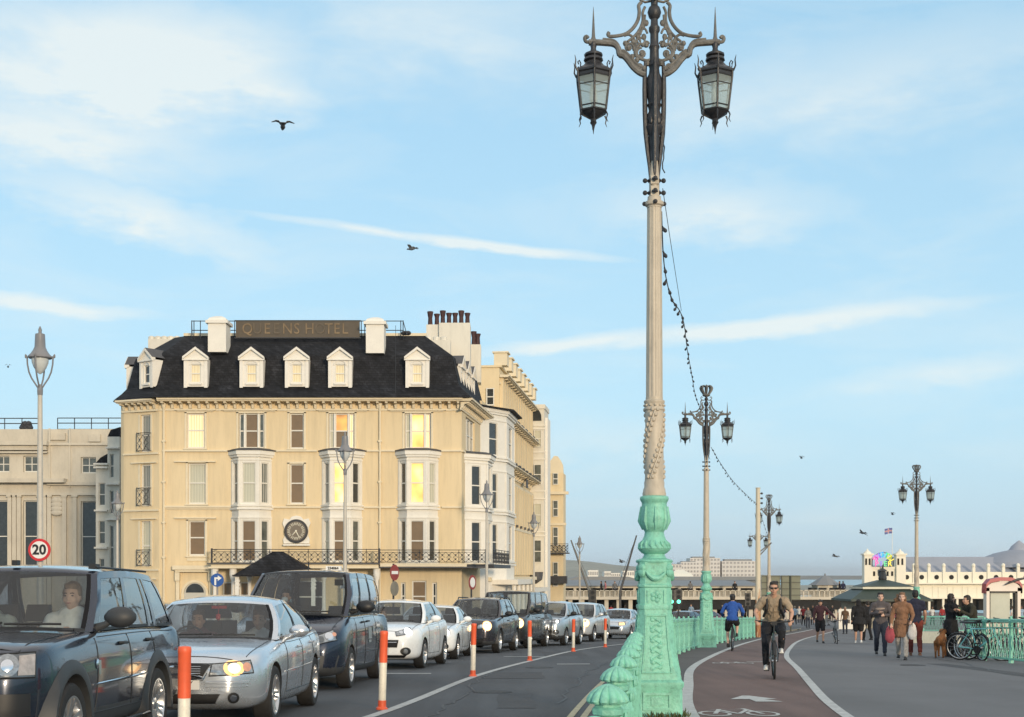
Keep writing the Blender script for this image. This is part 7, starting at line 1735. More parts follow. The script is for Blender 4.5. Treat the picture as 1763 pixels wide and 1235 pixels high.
# ============================================================ people, bicycles, dog, gulls
SKIN = mat('skin', (.50,.29,.20), .55, var=.06, scale=8); SKIN2 = mat('skin_pale', (.58,.37,.28), .55, var=.06, scale=8); SKIN3 = mat('skin_brown', (.22,.115,.07), .55, var=.06, scale=8)
def cloth(name, c, rough=.9, var=.18): return M(name, c, rough, 0, var+.08, 7, .5, 30)
def remesh(g, name, m, vox, smooth=2, parent=None):
    me = g.mesh('t', m, 0, 0); o = bpy.data.objects.new('t', me); COL.objects.link(o)
    md = o.modifiers.new('r', 'REMESH'); md.mode = 'VOXEL'; md.voxel_size = vox; md.use_smooth_shade = True
    ms = o.modifiers.new('s', 'SMOOTH'); ms.factor = .5; ms.iterations = smooth
    dg = bpy.context.evaluated_depsgraph_get(); out = bpy.data.meshes.new_from_object(o.evaluated_get(dg)); out.name = name
    COL.objects.unlink(o); bpy.data.objects.remove(o)
    out.polygons.foreach_set('use_smooth', [True]*len(out.polygons))
    if name in ('shirt','coat','trousers','shorts','hood') and vox < .02:
        from mathutils import noise as NZ
        sd = random.uniform(0, 50)
        for v in out.vertices:
            q = V((v.co.x*9+sd, v.co.y*9, v.co.z*5)); v.co += v.normal*(.010*NZ.noise(q)+.006*(1-abs(NZ.noise(q*2.1))*3))
    out.materials.clear(); out.materials.append(m)
    return link(bpy.data.objects.new(name, out), parent)
def limb(g, pts, rs, n=10, flat=1.0):
    Q = [V(p) for p in pts]; t0 = (Q[0]-Q[1]).normalized(); t1 = (Q[-1]-Q[-2]).normalized()
    P = [Q[0]+t0*rs[0]*.8]+Q+[Q[-1]+t1*rs[-1]*.8]; r = [rs[0]*.45]+list(rs)+[rs[-1]*.45]
    g.tube(P, r, n, flat=flat)
def ell(g, c, r, rx=0, rz=0):
    X = g.X; g.X = X @ Matrix.Translation(c) @ Matrix.Rotation(rz, 4, 'Z') @ Matrix.Rotation(rx, 4, 'X'); g.ball((0,0,0), r, 14); g.X = X
BASE = dict(P=(0,0,.96), C=(0,0,1.28), N=(0,-.01,1.46), H=(0,.02,1.62), LS=(-.18,0,1.41), RS=(.18,0,1.41), LE=(-.25,-.03,1.13), RE=(.25,-.03,1.13), LW=(-.27,.06,.88), RW=(.27,.06,.88),
            LH=(-.095,0,.93), RH=(.095,0,.93), LK=(-.10,.02,.50), RK=(.10,.02,.50), LA=(-.10,-.02,.09), RA=(.10,-.02,.09))
def walk(k=.2, arms=.15):
    return dict(LK=(-.10,.06+k*.4,.51), LA=(-.10,k*1.3,.10), RK=(.10,.03-k*.1,.50), RA=(.10,-k*1.3,.13), LE=(-.25,-.06-arms*.4,1.14), LW=(-.26,-arms,.92), RE=(.25,0+arms*.2,1.14), RW=(.26,.08+arms,.93))
def person(label, loc, rz, pose=None, top=None, legs=None, shoes=None, skin=SKIN, hair=(.03,.02,.015), hairlen=0, coat=0, sleeve=1.0, shorts=False, scale=1.0, bulk=1.0, vox=.014, hat=None, glasses=False, hands=False, group=None, head_turn=0, extra=None, topmat=None, face=True, hood=False, bend=None, seated=False):
    J = dict(BASE); J.update(pose or {}); J = {k: V(v) for k, v in J.items()}
    t = thing('person', label, 'person', loc, rz, group); t.scale = (scale,)*3; b = bulk
    g = MB()
    sp = [J['P'], (J['P']+J['C'])/2, J['C'], (J['C']*.35+J['N']*.65)]
    def torso(g, e=0, b=b):
        for p, r, fl in ((J['P']+V((0,0,-.01)),.155*b,.68),(sp[1],.135*b,.70),(J['C'],.165*b,.66),(sp[3],.150,.60)): ell(g, p, (r+e,(r*fl+e),.13+e))
        for S_ in ('LS','RS'): ell(g, J[S_]*.86+J['N']*.14+V((0,0,-.02)), (.075*b+e,.07*b+e,.07+e))
        limb(g, [J['P'], sp[1], J['C'], sp[3]], [.10*b+e,.10*b+e,.11*b+e,.09+e])
    torso(g)
    limb(g, [sp[3]+V((0,0,.02)), J['N'], J['H']+V((0,-.01,-.06))], [.065,.056,.055])
    # head: cranium, jaw, nose, ears, brow
    Hx = Matrix.Translation(J['H']) @ Matrix.Rotation(head_turn, 4, 'Z'); g.X = Hx
    ell(g, (0,-.012,.035), (.076,.094,.088)); ell(g, (0,.018,-.035), (.062,.072,.075)); ell(g, (0,.048,-.085), (.034,.03,.028)); ell(g, (0,.098,-.02), (.013,.02,.022)); ell(g, (0,.074,.022), (.052,.022,.016)); ell(g, (0,.084,-.062), (.024,.012,.01))
    for s_ in (-1,1): ell(g, (s_*.076,-.005,-.01), (.012,.022,.032)); ell(g, (s_*.04,.06,-.03), (.026,.025,.025))
    g.X = Matrix.Identity(4)
    for a in 'LR':
        s_ = -1 if a == 'L' else 1
        limb(g, [J[a+'S'], (J[a+'S']+J[a+'E'])/2, J[a+'E'], J[a+'E'].lerp(J[a+'W'],.35), J[a+'W']], [.052*b,.048*b,.040,.040,.026])
        d = (J[a+'W']-J[a+'E']).normalized(); hp_ = J[a+'W']+d*.05
        if hands:
            sd_ = V((s_,0,0)) if abs(d.z) > .6 else V((0,0,1)).cross(d).normalized()*s_; up_ = sd_.cross(d).normalized()
            if hands == 'grip': curl = V((0,0,-1))
            else: curl = V((0,1,0))*.6+V((-s_,0,0))*.4
            X = [V(J[a+'W'])-d*.01, hp_, J[a+'W']+d*.085]
            limb(g, X, [.026,.034,.030], flat=.7)
            ax_ = d.cross(curl).normalized()
            for fi in range(4):
                o_ = ax_*((fi-1.5)*.019); L_ = [.034,.040,.037,.028][fi]; b0 = J[a+'W']+d*.095+o_
                b1 = b0+(d*.75+curl*.5).normalized()*L_; b2 = b1+(d*.1+curl).normalized()*L_*.8; b3 = b2+(curl-d*.6).normalized()*L_*.55
                limb(g, [b0-d*.02, b1, b2, b3], [.0105,.0098,.009,.0078], 7)
            tb0 = J[a+'W']+d*.035+ax_*.028*(-s_); limb(g, [tb0, tb0+(d*.5-ax_*s_*.8+curl*.3).normalized()*.035, tb0+(d*.9-ax_*s_*.5+curl*.8).normalized()*.062], [.013,.011,.009], 7)
        else:
            limb(g, [J[a+'W'], hp_, J[a+'W']+d*.10, J[a+'W']+d*.15+V((0,.015,0))], [.026,.036,.032,.018], flat=.6); limb(g, [hp_-d*.02, hp_+V((-s_*.03,.03,0))+d*.03], [.014,.010])
        limb(g, [J[a+'H'], J[a+'H'].lerp(J[a+'K'],.4), J[a+'K'], J[a+'K'].lerp(J[a+'A'],.3), J[a+'A']], [.088*b,.078*b,.054,.056,.036])
        limb(g, [J[a+'A']+V((0,-.02,-.03)), J[a+'A']+V((0,.06,-.05)), J[a+'A']+V((0,.14,-.06))], [.035,.038,.028], flat=.8)
    remesh(g, 'body', skin, vox, 1, t)
    if face:
        g = MB(); g.X = Hx
        if not glasses:
            for s_ in (-1,1): g.ball((s_*.031,.083,.008), (.012,.008,.007), 8)
            for s_ in (-1,1): g.tube([(s_*.015,.094,.028),(s_*.032,.094,.033),(s_*.048,.083,.027)], .004, 5)
        g.build('eye', M('eye_dark', (.03,.02,.015), .3, var=0), t) if not glasses else None
        g = MB(); g.X = Hx; g.ball((0,.094,-.058), (.022,.007,.006), 8); g.build('mouth', M('lips', (.34,.12,.10), .5, var=0), t)
        if glasses:
            g = MB(); g.X = Hx
            for s_ in (-1,1): g.ball((s_*.034,.092,.008), (.030,.012,.019), 10); g.tube([(s_*.06,.085,.012),(s_*.08,.0,.010)], .005, 5)
            g.tube([(-.03,.1,.014),(.03,.1,.014)], .006, 5); g.build('sunglasses', BLACK, t)
    # hair
    HM = M('hair_%d_%d' % (int(hair[0]*1000), int(hair[2]*1000)), hair, .6, 0, .3, 20, .5, 60)
    g = MB(); g.X = Hx
    if not hood:
        ell(g, (0,-.030,.048), (.083,.094,.098)); ell(g, (0,-.048,.0), (.082,.070,.080)); ell(g, (0,.03,.085), (.062,.045,.036))
        for s_ in (-1,1): ell(g, (s_*.070,-.012,.03), (.016,.045,.045))
        rr = random.Random(len(label))
        for _ in range(7): a = rr.uniform(0,2*pi); ell(g, (.05*cos(a),-.02+.055*sin(a),.085+.03*rr.random()), (.034,.034,.030))
        if hairlen > 0:
            n_ = int(hairlen/.05)+1
            for i in range(n_):
                z = -.02-.05*i; 
                for s_ in (-1,0,1): ell(g, (s_*.055+rr.uniform(-.012,.012), -.05-.012*i*(1 if s_ == 0 else .4)+rr.uniform(-.01,.01), z), (.040,.045,.045))
        if 'windblown' in label:
            for x_, y_, z_, r_ in ((.07,-.03,.04,.045),(.105,-.04,.0,.048),(.135,-.05,-.045,.045),(.16,-.05,-.09,.038),(.10,-.04,-.07,.045),(.185,-.05,-.05,.028),(-.08,-.03,.0,.035),(-.085,-.03,-.06,.035),(-.08,-.04,-.11,.03),(.12,-.05,.06,.03)): ell(g, (x_,y_,z_), (r_,r_,r_*1.1))
        remesh(g, 'hair', HM, max(vox*.7,.009), 1, t)
    else:
        ell(g, (0,-.03,.03), (.105,.115,.118)); ell(g, (0,-.04,-.07), (.11,.10,.09)); remesh(g, 'hood', top, vox, 1, t)
    if hat:
        g = MB(); g.X = Hx; ell(g, (0,-.015,.065), (.094,.108,.075)); g.box(-.07,.07,.06,.175,.055,.07); remesh(g, 'cap', hat, .010, 1, t)
    # top
    g = MB(); e = .018
    torso(g, e)
    if coat:
        zc = J['P'].z-coat; ell(g, (J['P'].x,J['P'].y,J['P'].z), (.18*b,.14*b,.16)); 
        k = 8
        for i in range(k+1):
            z = J['P'].z-coat*i/k; w_ = (.200+.05*i/k); g.lathe([(w_*.97*b,z-.03),(w_*b,z+.02),(w_*.96*b,z+.06)], 22, (J['P'].x, J['P'].y+.0, 0), mod=lambda q, z_: (1-.26*abs(sin(q)))*(1+.03*sin(7*q)))
    limb(g, [sp[3]+V((0,0,.03)), J['N']-V((0,0,.015))], [.08,.066])
    for a in 'LR':
        s0, e0, w0 = J[a+'S'], J[a+'E'], J[a+'W']
        if sleeve >= 1: limb(g, [s0, (s0+e0)/2, e0, e0.lerp(w0,.5), w0-(w0-e0)*.05], [.068*b,.062*b,.055,.048,.040])
        elif sleeve > 0: limb(g, [s0*.94+J['N']*.06-V((0,0,.01)), s0.lerp(e0,.5), s0.lerp(e0,sleeve)], [.062*b,.060*b,.062*b])
    ell(g, J['P']+V((0,0,-.02)), (.165*b,.125*b,.10))
    tp = remesh(g, 'coat' if coat else 'shirt', topmat or top, vox, 2, t)
    # legs
    g = MB(); ell(g, J['P']+V((0,0,-.05)), (.158*b,.118*b,.12))
    for a in 'LR':
        h0, k0, a0 = J[a+'H'], J[a+'K'], J[a+'A']
        if shorts: limb(g, [h0, h0.lerp(k0,.5), h0.lerp(k0,.95)], [.105*b,.10*b,.088*b])
        else: limb(g, [h0, h0.lerp(k0,.4), k0, k0.lerp(a0,.4), a0+V((0,0,.01))], [.102*b,.092*b,.070,.066,.056])
    remesh(g, 'shorts' if shorts else 'trousers', legs, vox, 1, t)
    g = MB(); sm_ = shoes or M('dark_shoes', (.02,.02,.022), .6)
    for a in 'LR':
        A = J[a+'A']; g = MB(); limb(g, [A+V((0,-.04,-.035)), A+V((0,.04,-.04)), A+V((0,.14,-.055)), A+V((0,.17,-.06))], [.044,.046,.042,.034], flat=.85); g.box(A.x-.042,A.x+.042,A.y-.09,A.y+.19,A.z-.092,A.z-.07); remesh(g, 'shoe', sm_, max(.010, vox*.7), 1, t)
    if extra: extra(t, J)
    return t
def tag_obj(g, name, m, t, vox=None): return g.build(name, m, t) if not vox else remesh(g, name, m, vox, 1, t)
# ---------------- bicycle (front wheel towards local +Y)
def bicycle(label, loc, rz, fc, tilt=0, scale=1.0, steer=0, cat='bicycle', group=None, basket=False, guards=True):
    t = thing('bicycle', label, cat, loc, rz, group); t.rotation_euler = (0, tilt, rz); t.scale = (scale,)*3
    FM = M('bike_%d_%d_%d' % tuple(int(c*100) for c in fc), fc, .3, .2, .1, 5, coat=1); r = .34
    for y in (.53, -.50):
        g = MB(); g.tube([(0, y+r*.96*cos(a), r+r*.96*sin(a)) for a in [2*pi*k/32 for k in range(32)]], .021, 8, closed=True); w_ = g.build('wheel', TYRE, t)
        g = MB(); g.tube([(0, y+r*.88*cos(a), r+r*.88*sin(a)) for a in [2*pi*k/32 for k in range(32)]], .011, 6, closed=True)
        for k in range(14): a = 2*pi*k/14; g.tube([((-1)**k*.02, y, r), (0, y+r*.88*cos(a), r+r*.88*sin(a))], .0018, 4)
        g.lathe([(.02,-.045),(.026,0),(.02,.045)], 10, (0,y,r), axis='x'); g.build('rim', RIM, w_)
    g = MB(); bb = (0,-.06,.29); st_ = (0,-.20,.80); hd = (0,.34,.82); hb_ = (0,.38,.66); ra = (0,-.50,.34)
    for a, b_, w_ in ((bb,st_,.017),(hd,st_,.016),(hb_,bb,.019),(hd,hb_,.021)): g.tube([a,b_], w_, 8)
    for s_ in (-1,1):
        g.tube([(s_*.01,-.06,.29),(s_*.06,-.50,.34)], .009, 6); g.tube([(s_*.01,-.20,.78),(s_*.06,-.50,.34)], .008, 6); g.tube([(s_*.03,.385,.66),(s_*.055,.45,.55),(s_*.055,.53,.34)], .012, 6)
    g.tube([(0,-.20,.80),(0,-.225,.92)], .013, 6); g.build('frame', FM, t)
    g = MB(); g.tube([(0,.34,.82),(0,.32,.98),(0,.40,1.02)], .015, 6); g.tube([(-.31,.30,1.05),(-.18,.38,1.04),(0,.40,1.02),(.18,.38,1.04),(.31,.30,1.05)], .013, 8); g.box(-.05,.05,.42,.47,.98,1.05); hbar = g.build('handlebar', BLACK, t)
    g = MB()
    for s_ in (-1,1): g.tube([(s_*.24,.345,1.047),(s_*.33,.29,1.052)], .019, 8)
    g.build('grip', BLACK, hbar)
    g = MB(); g.loft([[(-w_,y,.94),(w_,y,.94),(w_*.8,y,.985),(-w_*.8,y,.985)] for y, w_ in ((-.34,.075),(-.26,.078),(-.16,.035),(-.06,.018))]); g.build('saddle', BLACK, t, smooth=70)
    g = MB(); g.lathe([(.09,.035),(.095,.04),(.09,.045)], 20, (.0,-.06,.29), axis='x')
    k = -1 if 'beige' in label else 1; g.tube([(-.075*k,-.06,.29),(-.085*k,-.10,.13)], .011, 6); g.tube([(.075*k,-.06,.29),(.085*k,-.02,.45)], .011, 6); xs_ = sorted((-.17*k,-.08*k)); g.box(xs_[0],xs_[1],-.15,-.05,.115,.14); g.box(-xs_[1],-xs_[0],-.07,.03,.44,.465)
    g.build('crank', BLACK, t)
    if guards:
        g = MB()
        for y, a0, a1 in ((.53,R(20),R(150)),(-.50,R(10),R(170))):
            n = 10; sec = []
            for k in range(n+1):
                a = a0+(a1-a0)*k/n; c_, s_ = (r+.035)*cos(a), (r+.035)*sin(a); sec.append([(-.026,y+c_*.985,r+s_*.985),(0,y+c_,r+s_),(.026,y+c_*.985,r+s_*.985),(0,y+c_*.97,r+s_*.97)])
            g.loft(sec)
        g.build('mudguard', BLACK, t)
    if basket: g = MB(); [g.tube([(-.16,.46+.0,z),(.16,.46,z),(.16,.70,z),(-.16,.70,z)], .006, 4, closed=True) for z in (.80,.88,.96,1.04)]; g.build('basket', BLACK, t)
    return t
def gpos(px, py, dy=0): Y = gy(py)+dy; return (wx(px, Y), Y, zg(Y)+.012)
# --- oncoming cyclist
SHIRT = cloth('beige_shirt', (.30,.235,.165)); JEAN = cloth('black_jeans', (.012,.014,.020)); WSHOE = M('white_trainers', (.68,.68,.66), .6, 0, .1)
p = gpos(1332,1168); bk = bicycle('black bicycle ridden towards the viewer by the man in the beige shirt', p, pi-.17, (.03,.03,.035))
def cyc_pose(lean=.22, low='R'):
    d = dict(P=(0,-.26,1.02), C=(0,-.26+lean*.7,1.30), N=(0,-.26+lean*1.25,1.47), H=(0,-.22+lean*1.4,1.64), LS=(-.21,-.25+lean*1.1,1.42), RS=(.21,-.25+lean*1.1,1.42),
      LE=(-.33,.06,1.20), RE=(.33,.06,1.20), LW=(-.30,.24,1.09), RW=(.30,.24,1.09), LH=(-.10,-.24,.96), RH=(.10,-.24,.96))
    up = dict(K=(.14,.20,.83), A=(.135,.0,.55)); dn = dict(K=(.15,.10,.64), A=(.14,-.08,.235))
    for a, q in (('R', dn if low == 'R' else up), ('L', up if low == 'R' else dn)):
        s_ = 1 if a == 'R' else -1; d[a+'K'] = (s_*q['K'][0],)+q['K'][1:]; d[a+'A'] = (s_*q['A'][0],)+q['A'][1:]
    return d
def pack(t, J):
    g = MB()
    for s_ in (-1,1): limb(g, [V((s_*.13,J['C'].y+.03,1.50)), V((s_*.125,J['C'].y+.165,1.42)), V((s_*.125,J['C'].y+.155,1.27)), V((s_*.18,J['C'].y+.04,1.13))], [.036,.042,.040,.034], flat=.75)
    remesh(g, 'rucksack_strap', BLACK, .010, 1, t); g = MB(); ell(g, (0,J['C'].y-.24,1.27), (.15,.09,.22)); remesh(g, 'rucksack', BLACK, .014, 1, t)
    g = MB(); g.tube([(0,J['C'].y+.150,1.40),(0,J['C'].y+.152,1.25),(0,J['C'].y+.125,1.1)], .004, 4); [g.ball((0,J['C'].y+.138,1.14+.06*i), .007, 6) for i in range(5)]; g.build('shirt_placket', M('shirt_seam', (.12,.09,.06), .8, var=0), t)
person('man in beige shirt, black jeans and sunglasses riding a bicycle towards the viewer', p, pi-.17, cyc_pose(.22,'R'), SHIRT, JEAN, WSHOE, SKIN, (.02,.014,.01), sleeve=.62, bulk=1.18, vox=.0095, glasses=True, hands='grip', extra=pack)
# --- blue cyclist from behind
p = gpos(1261,1121); bicycle('dark bicycle ridden away by the cyclist in the blue jacket', p, -.19, (.03,.03,.03))
person('cyclist in bright blue jacket and black shorts riding away along the green railing', p, -.19, cyc_pose(.34,'L'), cloth('royal_blue', (.018,.075,.30)), cloth('black_cloth', (.010,.010,.012)), None, SKIN2, (.015,.012,.01), shorts=True, vox=.015, bulk=1.05, hat=BLACK)
# --- man pushing a bike
p = gpos(1412,1108); DK = cloth('dark_maroon', (.055,.022,.028))
person('man in cap, maroon top and black shorts pushing a bicycle', p, pi-.1, dict(walk(.12,.05), LW=(-.55,.28,1.02), LE=(-.42,.10,1.18)), DK, cloth('black_cloth', (.010,.010,.012)), M('dark_shoes', (.02,.02,.022), .6), SKIN, (.03,.02,.02), shorts=True, hat=BLACK, vox=.018)
p = gpos(1439,1109); bicycle('small black bicycle pushed by the man in the cap', p, pi-.15, (.05,.05,.05), tilt=.06, scale=.88)
# --- people
BLK = cloth('black_cloth', (.010,.010,.012)); JN = cloth('dark_denim', (.022,.028,.045))
p = gpos(1478,1108); person('person in hooded black puffer coat with bare legs and white shoes, seen from behind', p, -.2, walk(.10,.05), cloth('black_puffer', (.012,.012,.014)), BLK, WSHOE, SKIN, coat=.18, bulk=1.22, vox=.018, hood=True, shorts=True)
p = gpos(1494,1104); 
def tote(col, side=1, z=.72, w=.16, nm='bag'):
    def f(t, J):
        W_ = J['RW' if side > 0 else 'LW']; g = MB(); x = W_.x+side*.03; limb(g, [V((x,W_.y+.05,W_.z-.12)), V((x,W_.y+.05,W_.z-.30)), V((x,W_.y+.05,W_.z-.40))], [w*.7,w,w*.9], flat=.45); remesh(g, nm, cloth('bag_%d' % int(col[0]*100), col), .014, 1, t)
        g = MB(); g.tube([(x,W_.y-.05,W_.z-.14),(x,W_.y+.05,W_.z-.02),(x,W_.y+.15,W_.z-.14)], .008, 5); g.build('strap', BLACK, t)
    return f
person('walker in black carrying a pale cream tote bag beside the puffer coat', p, .3, walk(.12,.1), BLK, BLK, None, SKIN2, (.02,.015,.01), vox=.018, extra=tote((.55,.50,.42), -1))
p = gpos(1516,1130)
def stripe(t, J):
    g = MB()
    for z, w_ in ((1.30,.028),): g.lathe([(.190,z-w_),(.196,z),(.190,z+w_)], 22, (0,.0,0), mod=lambda q, z_: 1-.26*abs(sin(q)))
    g.build('jumper_stripe', cloth('pale_stripe', (.30,.24,.20)), t)
    g = MB(); g.box(-.11,-.04,.25,.265,1.10,1.24); g.build('phone', BLACK, t)
person('dark-haired man in grey striped jumper and dark jeans looking at a phone', p, pi-.2, dict(walk(.13,.1), RE=(.27,.02,1.15), RW=(.06,.24,1.20), LE=(-.27,.02,1.12), LW=(-.10,.22,1.12)), cloth('grey_jumper', (.085,.075,.080)), JN, None, SKIN2, (.012,.01,.01), vox=.015, hands='relaxed', bulk=1.12, extra=stripe)
p = gpos(1553,1137)
def bags(t, J):
    tote((.36,.07,.09), 1, w=.13, nm='pink_bag')(t, J); tote((.62,.58,.55), -1, w=.12, nm='white_bag')(t, J)
    g = MB(); [g.ball((.0,.165,1.30-.12*i), .012, 6) for i in range(4)]; [g.box(s_*.10-.05,s_*.10+.05,.158,.172,.92,.94) for s_ in (-1,1)]; g.build('coat_button', M('coat_dark_button', (.10,.05,.03), .5, var=0), t)
person('woman with windblown hair in a tan coat carrying pink and white bags', p, pi-.35, dict(walk(.16,.08), LE=(-.27,.02,1.16), LW=(-.24,.16,1.02)), cloth('tan_coat', (.22,.115,.065)), cloth('pale_trousers', (.42,.38,.34)), None, SKIN2, (.17,.09,.045), hairlen=.18, coat=.34, vox=.014, hands='relaxed', scale=.97, bulk=1.05, extra=bags)
p = gpos(1576,1131); person('man in navy T-shirt and red trousers walking away behind the woman in the tan coat', p, -.2, walk(.16,.1), cloth('navy_tshirt', (.018,.020,.042)), cloth('red_trousers', (.16,.032,.022)), M('tan_shoes', (.20,.10,.06), .7), SKIN, (.010,.009,.009), sleeve=.6, vox=.015, hands='relaxed', bulk=1.08, scale=1.03)
p = gpos(1556,1124); 
p = gpos(1637,1132); person('dark-haired person in long black coat standing side-on with a brown dog', p, -pi/2+.35, dict(LE=(-.24,.08,1.16), LW=(-.16,.30,1.18), RE=(.24,.08,1.16), RW=(.14,.30,1.20)), cloth('black_cloth', (.010,.010,.012)), BLK, None, SKIN2, (.015,.012,.012), hairlen=.06, coat=.30, vox=.015, hands='relaxed', bulk=1.08, scale=.97)
p = gpos(1668,1133); person('man in dark olive jacket and black trousers leaning back on the railing beside parked bicycles', p, pi/2+.2, dict(P=(0,-.16,.88), C=(0,-.08,1.20), N=(0,.0,1.38), H=(0,.07,1.52), LS=(-.18,-.02,1.33), RS=(.18,-.02,1.33), LH=(-.10,-.14,.84), RH=(.10,-.14,.84), LE=(-.24,.10,1.12), RE=(.24,.10,1.12), LW=(-.10,.30,1.24), RW=(.08,.30,1.22), LK=(-.12,.20,.52), LA=(-.12,.40,.09), RK=(.11,.08,.46), RA=(.11,.16,.09)), cloth('dark_olive', (.03,.028,.018)), BLK, None, SKIN, (.02,.015,.012), vox=.015, hands='relaxed')
# parked bicycles
for px, py, col, tl, rz_, lb in ((1687,1137,(.14,.48,.52),.10,1.0,'pale teal bicycle leaning among bikes against the right railing'),(1700,1138,(.02,.02,.025),-.08,.9,'black bicycle leaning on the right railing beside the teal one'),(1718,1136,(.03,.03,.035),.08,1.3,'black bicycle with front basket against the right railing'),(1672,1137,(.04,.04,.045),.05,.2,'dark bicycle at the left end of the bikes parked by the right railing'),(1738,1133,(.02,.02,.02),.12,1.45,'dark bicycle nearest the right edge of the picture')):
    p = gpos(px, py, -.5 if 'teal bicycle' in lb else 0); bicycle(lb, p, rz_+pi, col, tl, .98, group='bicycles parked against the right railing', basket='basket' in lb)
# dog seen from behind
FUR = mat('dog_fur_ginger', (.26,.105,.035), .9, var=.35, scale=9, bump=.6, bscale=60)
p = gpos(1620,1133); dg_ = thing('dog', 'ginger brown dog standing with its back to the viewer', 'dog', p, -.42); g = MB()
for c, r in (((0,-.30,.46),(.115,.14,.135)),((0,-.15,.46),(.105,.16,.125)),((0,.05,.46),(.11,.17,.145)),((0,.24,.46),(.12,.15,.165))): ell(g, c, r)
limb(g, [(0,.26,.50),(0,.38,.62),(0,.42,.66)], [.10,.075,.07]); ell(g, (0,.45,.68), (.075,.09,.075)); limb(g, [(0,.50,.67),(0,.60,.64)], [.045,.032])
for s_ in (-1,1):
    limb(g, [(s_*.075,-.30,.42),(s_*.095,-.26,.30),(s_*.095,-.38,.17),(s_*.095,-.36,.04),(s_*.095,-.32,.03)], [.085,.060,.030,.026,.03]); limb(g, [(s_*.08,.24,.40),(s_*.085,.22,.22),(s_*.085,.24,.04),(s_*.085,.28,.03)], [.062,.036,.027,.03]); limb(g, [(s_*.06,.43,.72),(s_*.09,.42,.66)], [.028,.02], flat=.4)
limb(g, [(0,-.42,.50),(0,-.49,.40),(.01,-.47,.24)], [.028,.026,.018]); remesh(g, 'body', FUR, .012, 1, dg_)
a_ = gpos(1637,1132); g = MB(); g.tube([(p[0],p[1]+.3,p[2]+.62),((p[0]+a_[0])/2,(p[1]+a_[1])/2+.1,p[2]+.75),(a_[0]+.25,a_[1],a_[2]+1.15)], .008, 5); tag(g.build('dog_lead', BLACK), 'thin dark lead from the ginger dog to the black-coated person', 'dog lead')

# --- occupants of the cars
def seated(label, car, xloc, yloc, zseat, top, skin, hair, mask=False, S=None, hl=0):
    t = person(label, (0,0,0), 0, dict(P=(0,0,.10), C=(0,-.06,.40), N=(0,-.07,.58), H=(0,-.04,.74), LS=(-.19,-.06,.53), RS=(.19,-.06,.53), LE=(-.25,.14,.34), RE=(.25,.14,.34), LW=(-.16,.38,.42), RW=(.16,.38,.42), LH=(-.10,.06,.08), RH=(.10,.06,.08), LK=(-.12,.42,.16), RK=(.12,.42,.16), LA=(-.12,.55,-.10), RA=(.12,.55,-.10)), top, JN, None, skin, hair, vox=.017, hairlen=hl, sleeve=.7)
    t.parent = None
    mw = Matrix.Translation(car.location) @ car.rotation_euler.to_matrix().to_4x4() @ Matrix.Translation((xloc, yloc, zseat)) @ Matrix.Rotation(-pi/2, 4, 'Z')
    t.matrix_world = mw; t.location = mw.to_translation(); t.rotation_euler = mw.to_euler()
    if mask: g = MB(); ell(g, (0,.055,.695), (.058,.065,.050)); remesh(g, 'face_mask', SWHITE, .01, 1, t)
    return t
WTS = cloth('white_tshirt', (.62,.61,.58)); GTS = cloth('pale_green_shirt', (.40,.42,.38))
seated('passenger in white T-shirt behind the right side of the four-by-four windscreen', c1, S1['xf']-2.20, .40, .66, WTS, SKIN2, (.20,.13,.08))
seated('driver in pale shirt on the left side of the four-by-four windscreen', c1, S1['xf']-2.25, -.38, .64, GTS, SKIN, (.20,.12,.08))
seated('passenger in white top on the right behind the silver saloon windscreen', c2, S2['xf']-2.45, .38, .40, WTS, SKIN, (.10,.06,.04))
seated('driver in dark top on the left behind the silver saloon windscreen', c2, S2['xf']-2.45, -.38, .40, cloth('maroon_top', (.10,.04,.05)), SKIN, (.05,.03,.02))
seated('taxi driver wearing a white face mask', c3_, S3['xf']-2.0, -.40, .74, BLK, SKIN, (.02,.02,.02), mask=True)
seated('driver behind the windscreen of the white hatchback', c4, S4['xf']-2.1, -.36, .42, GTS, SKIN2, (.1,.06,.04))
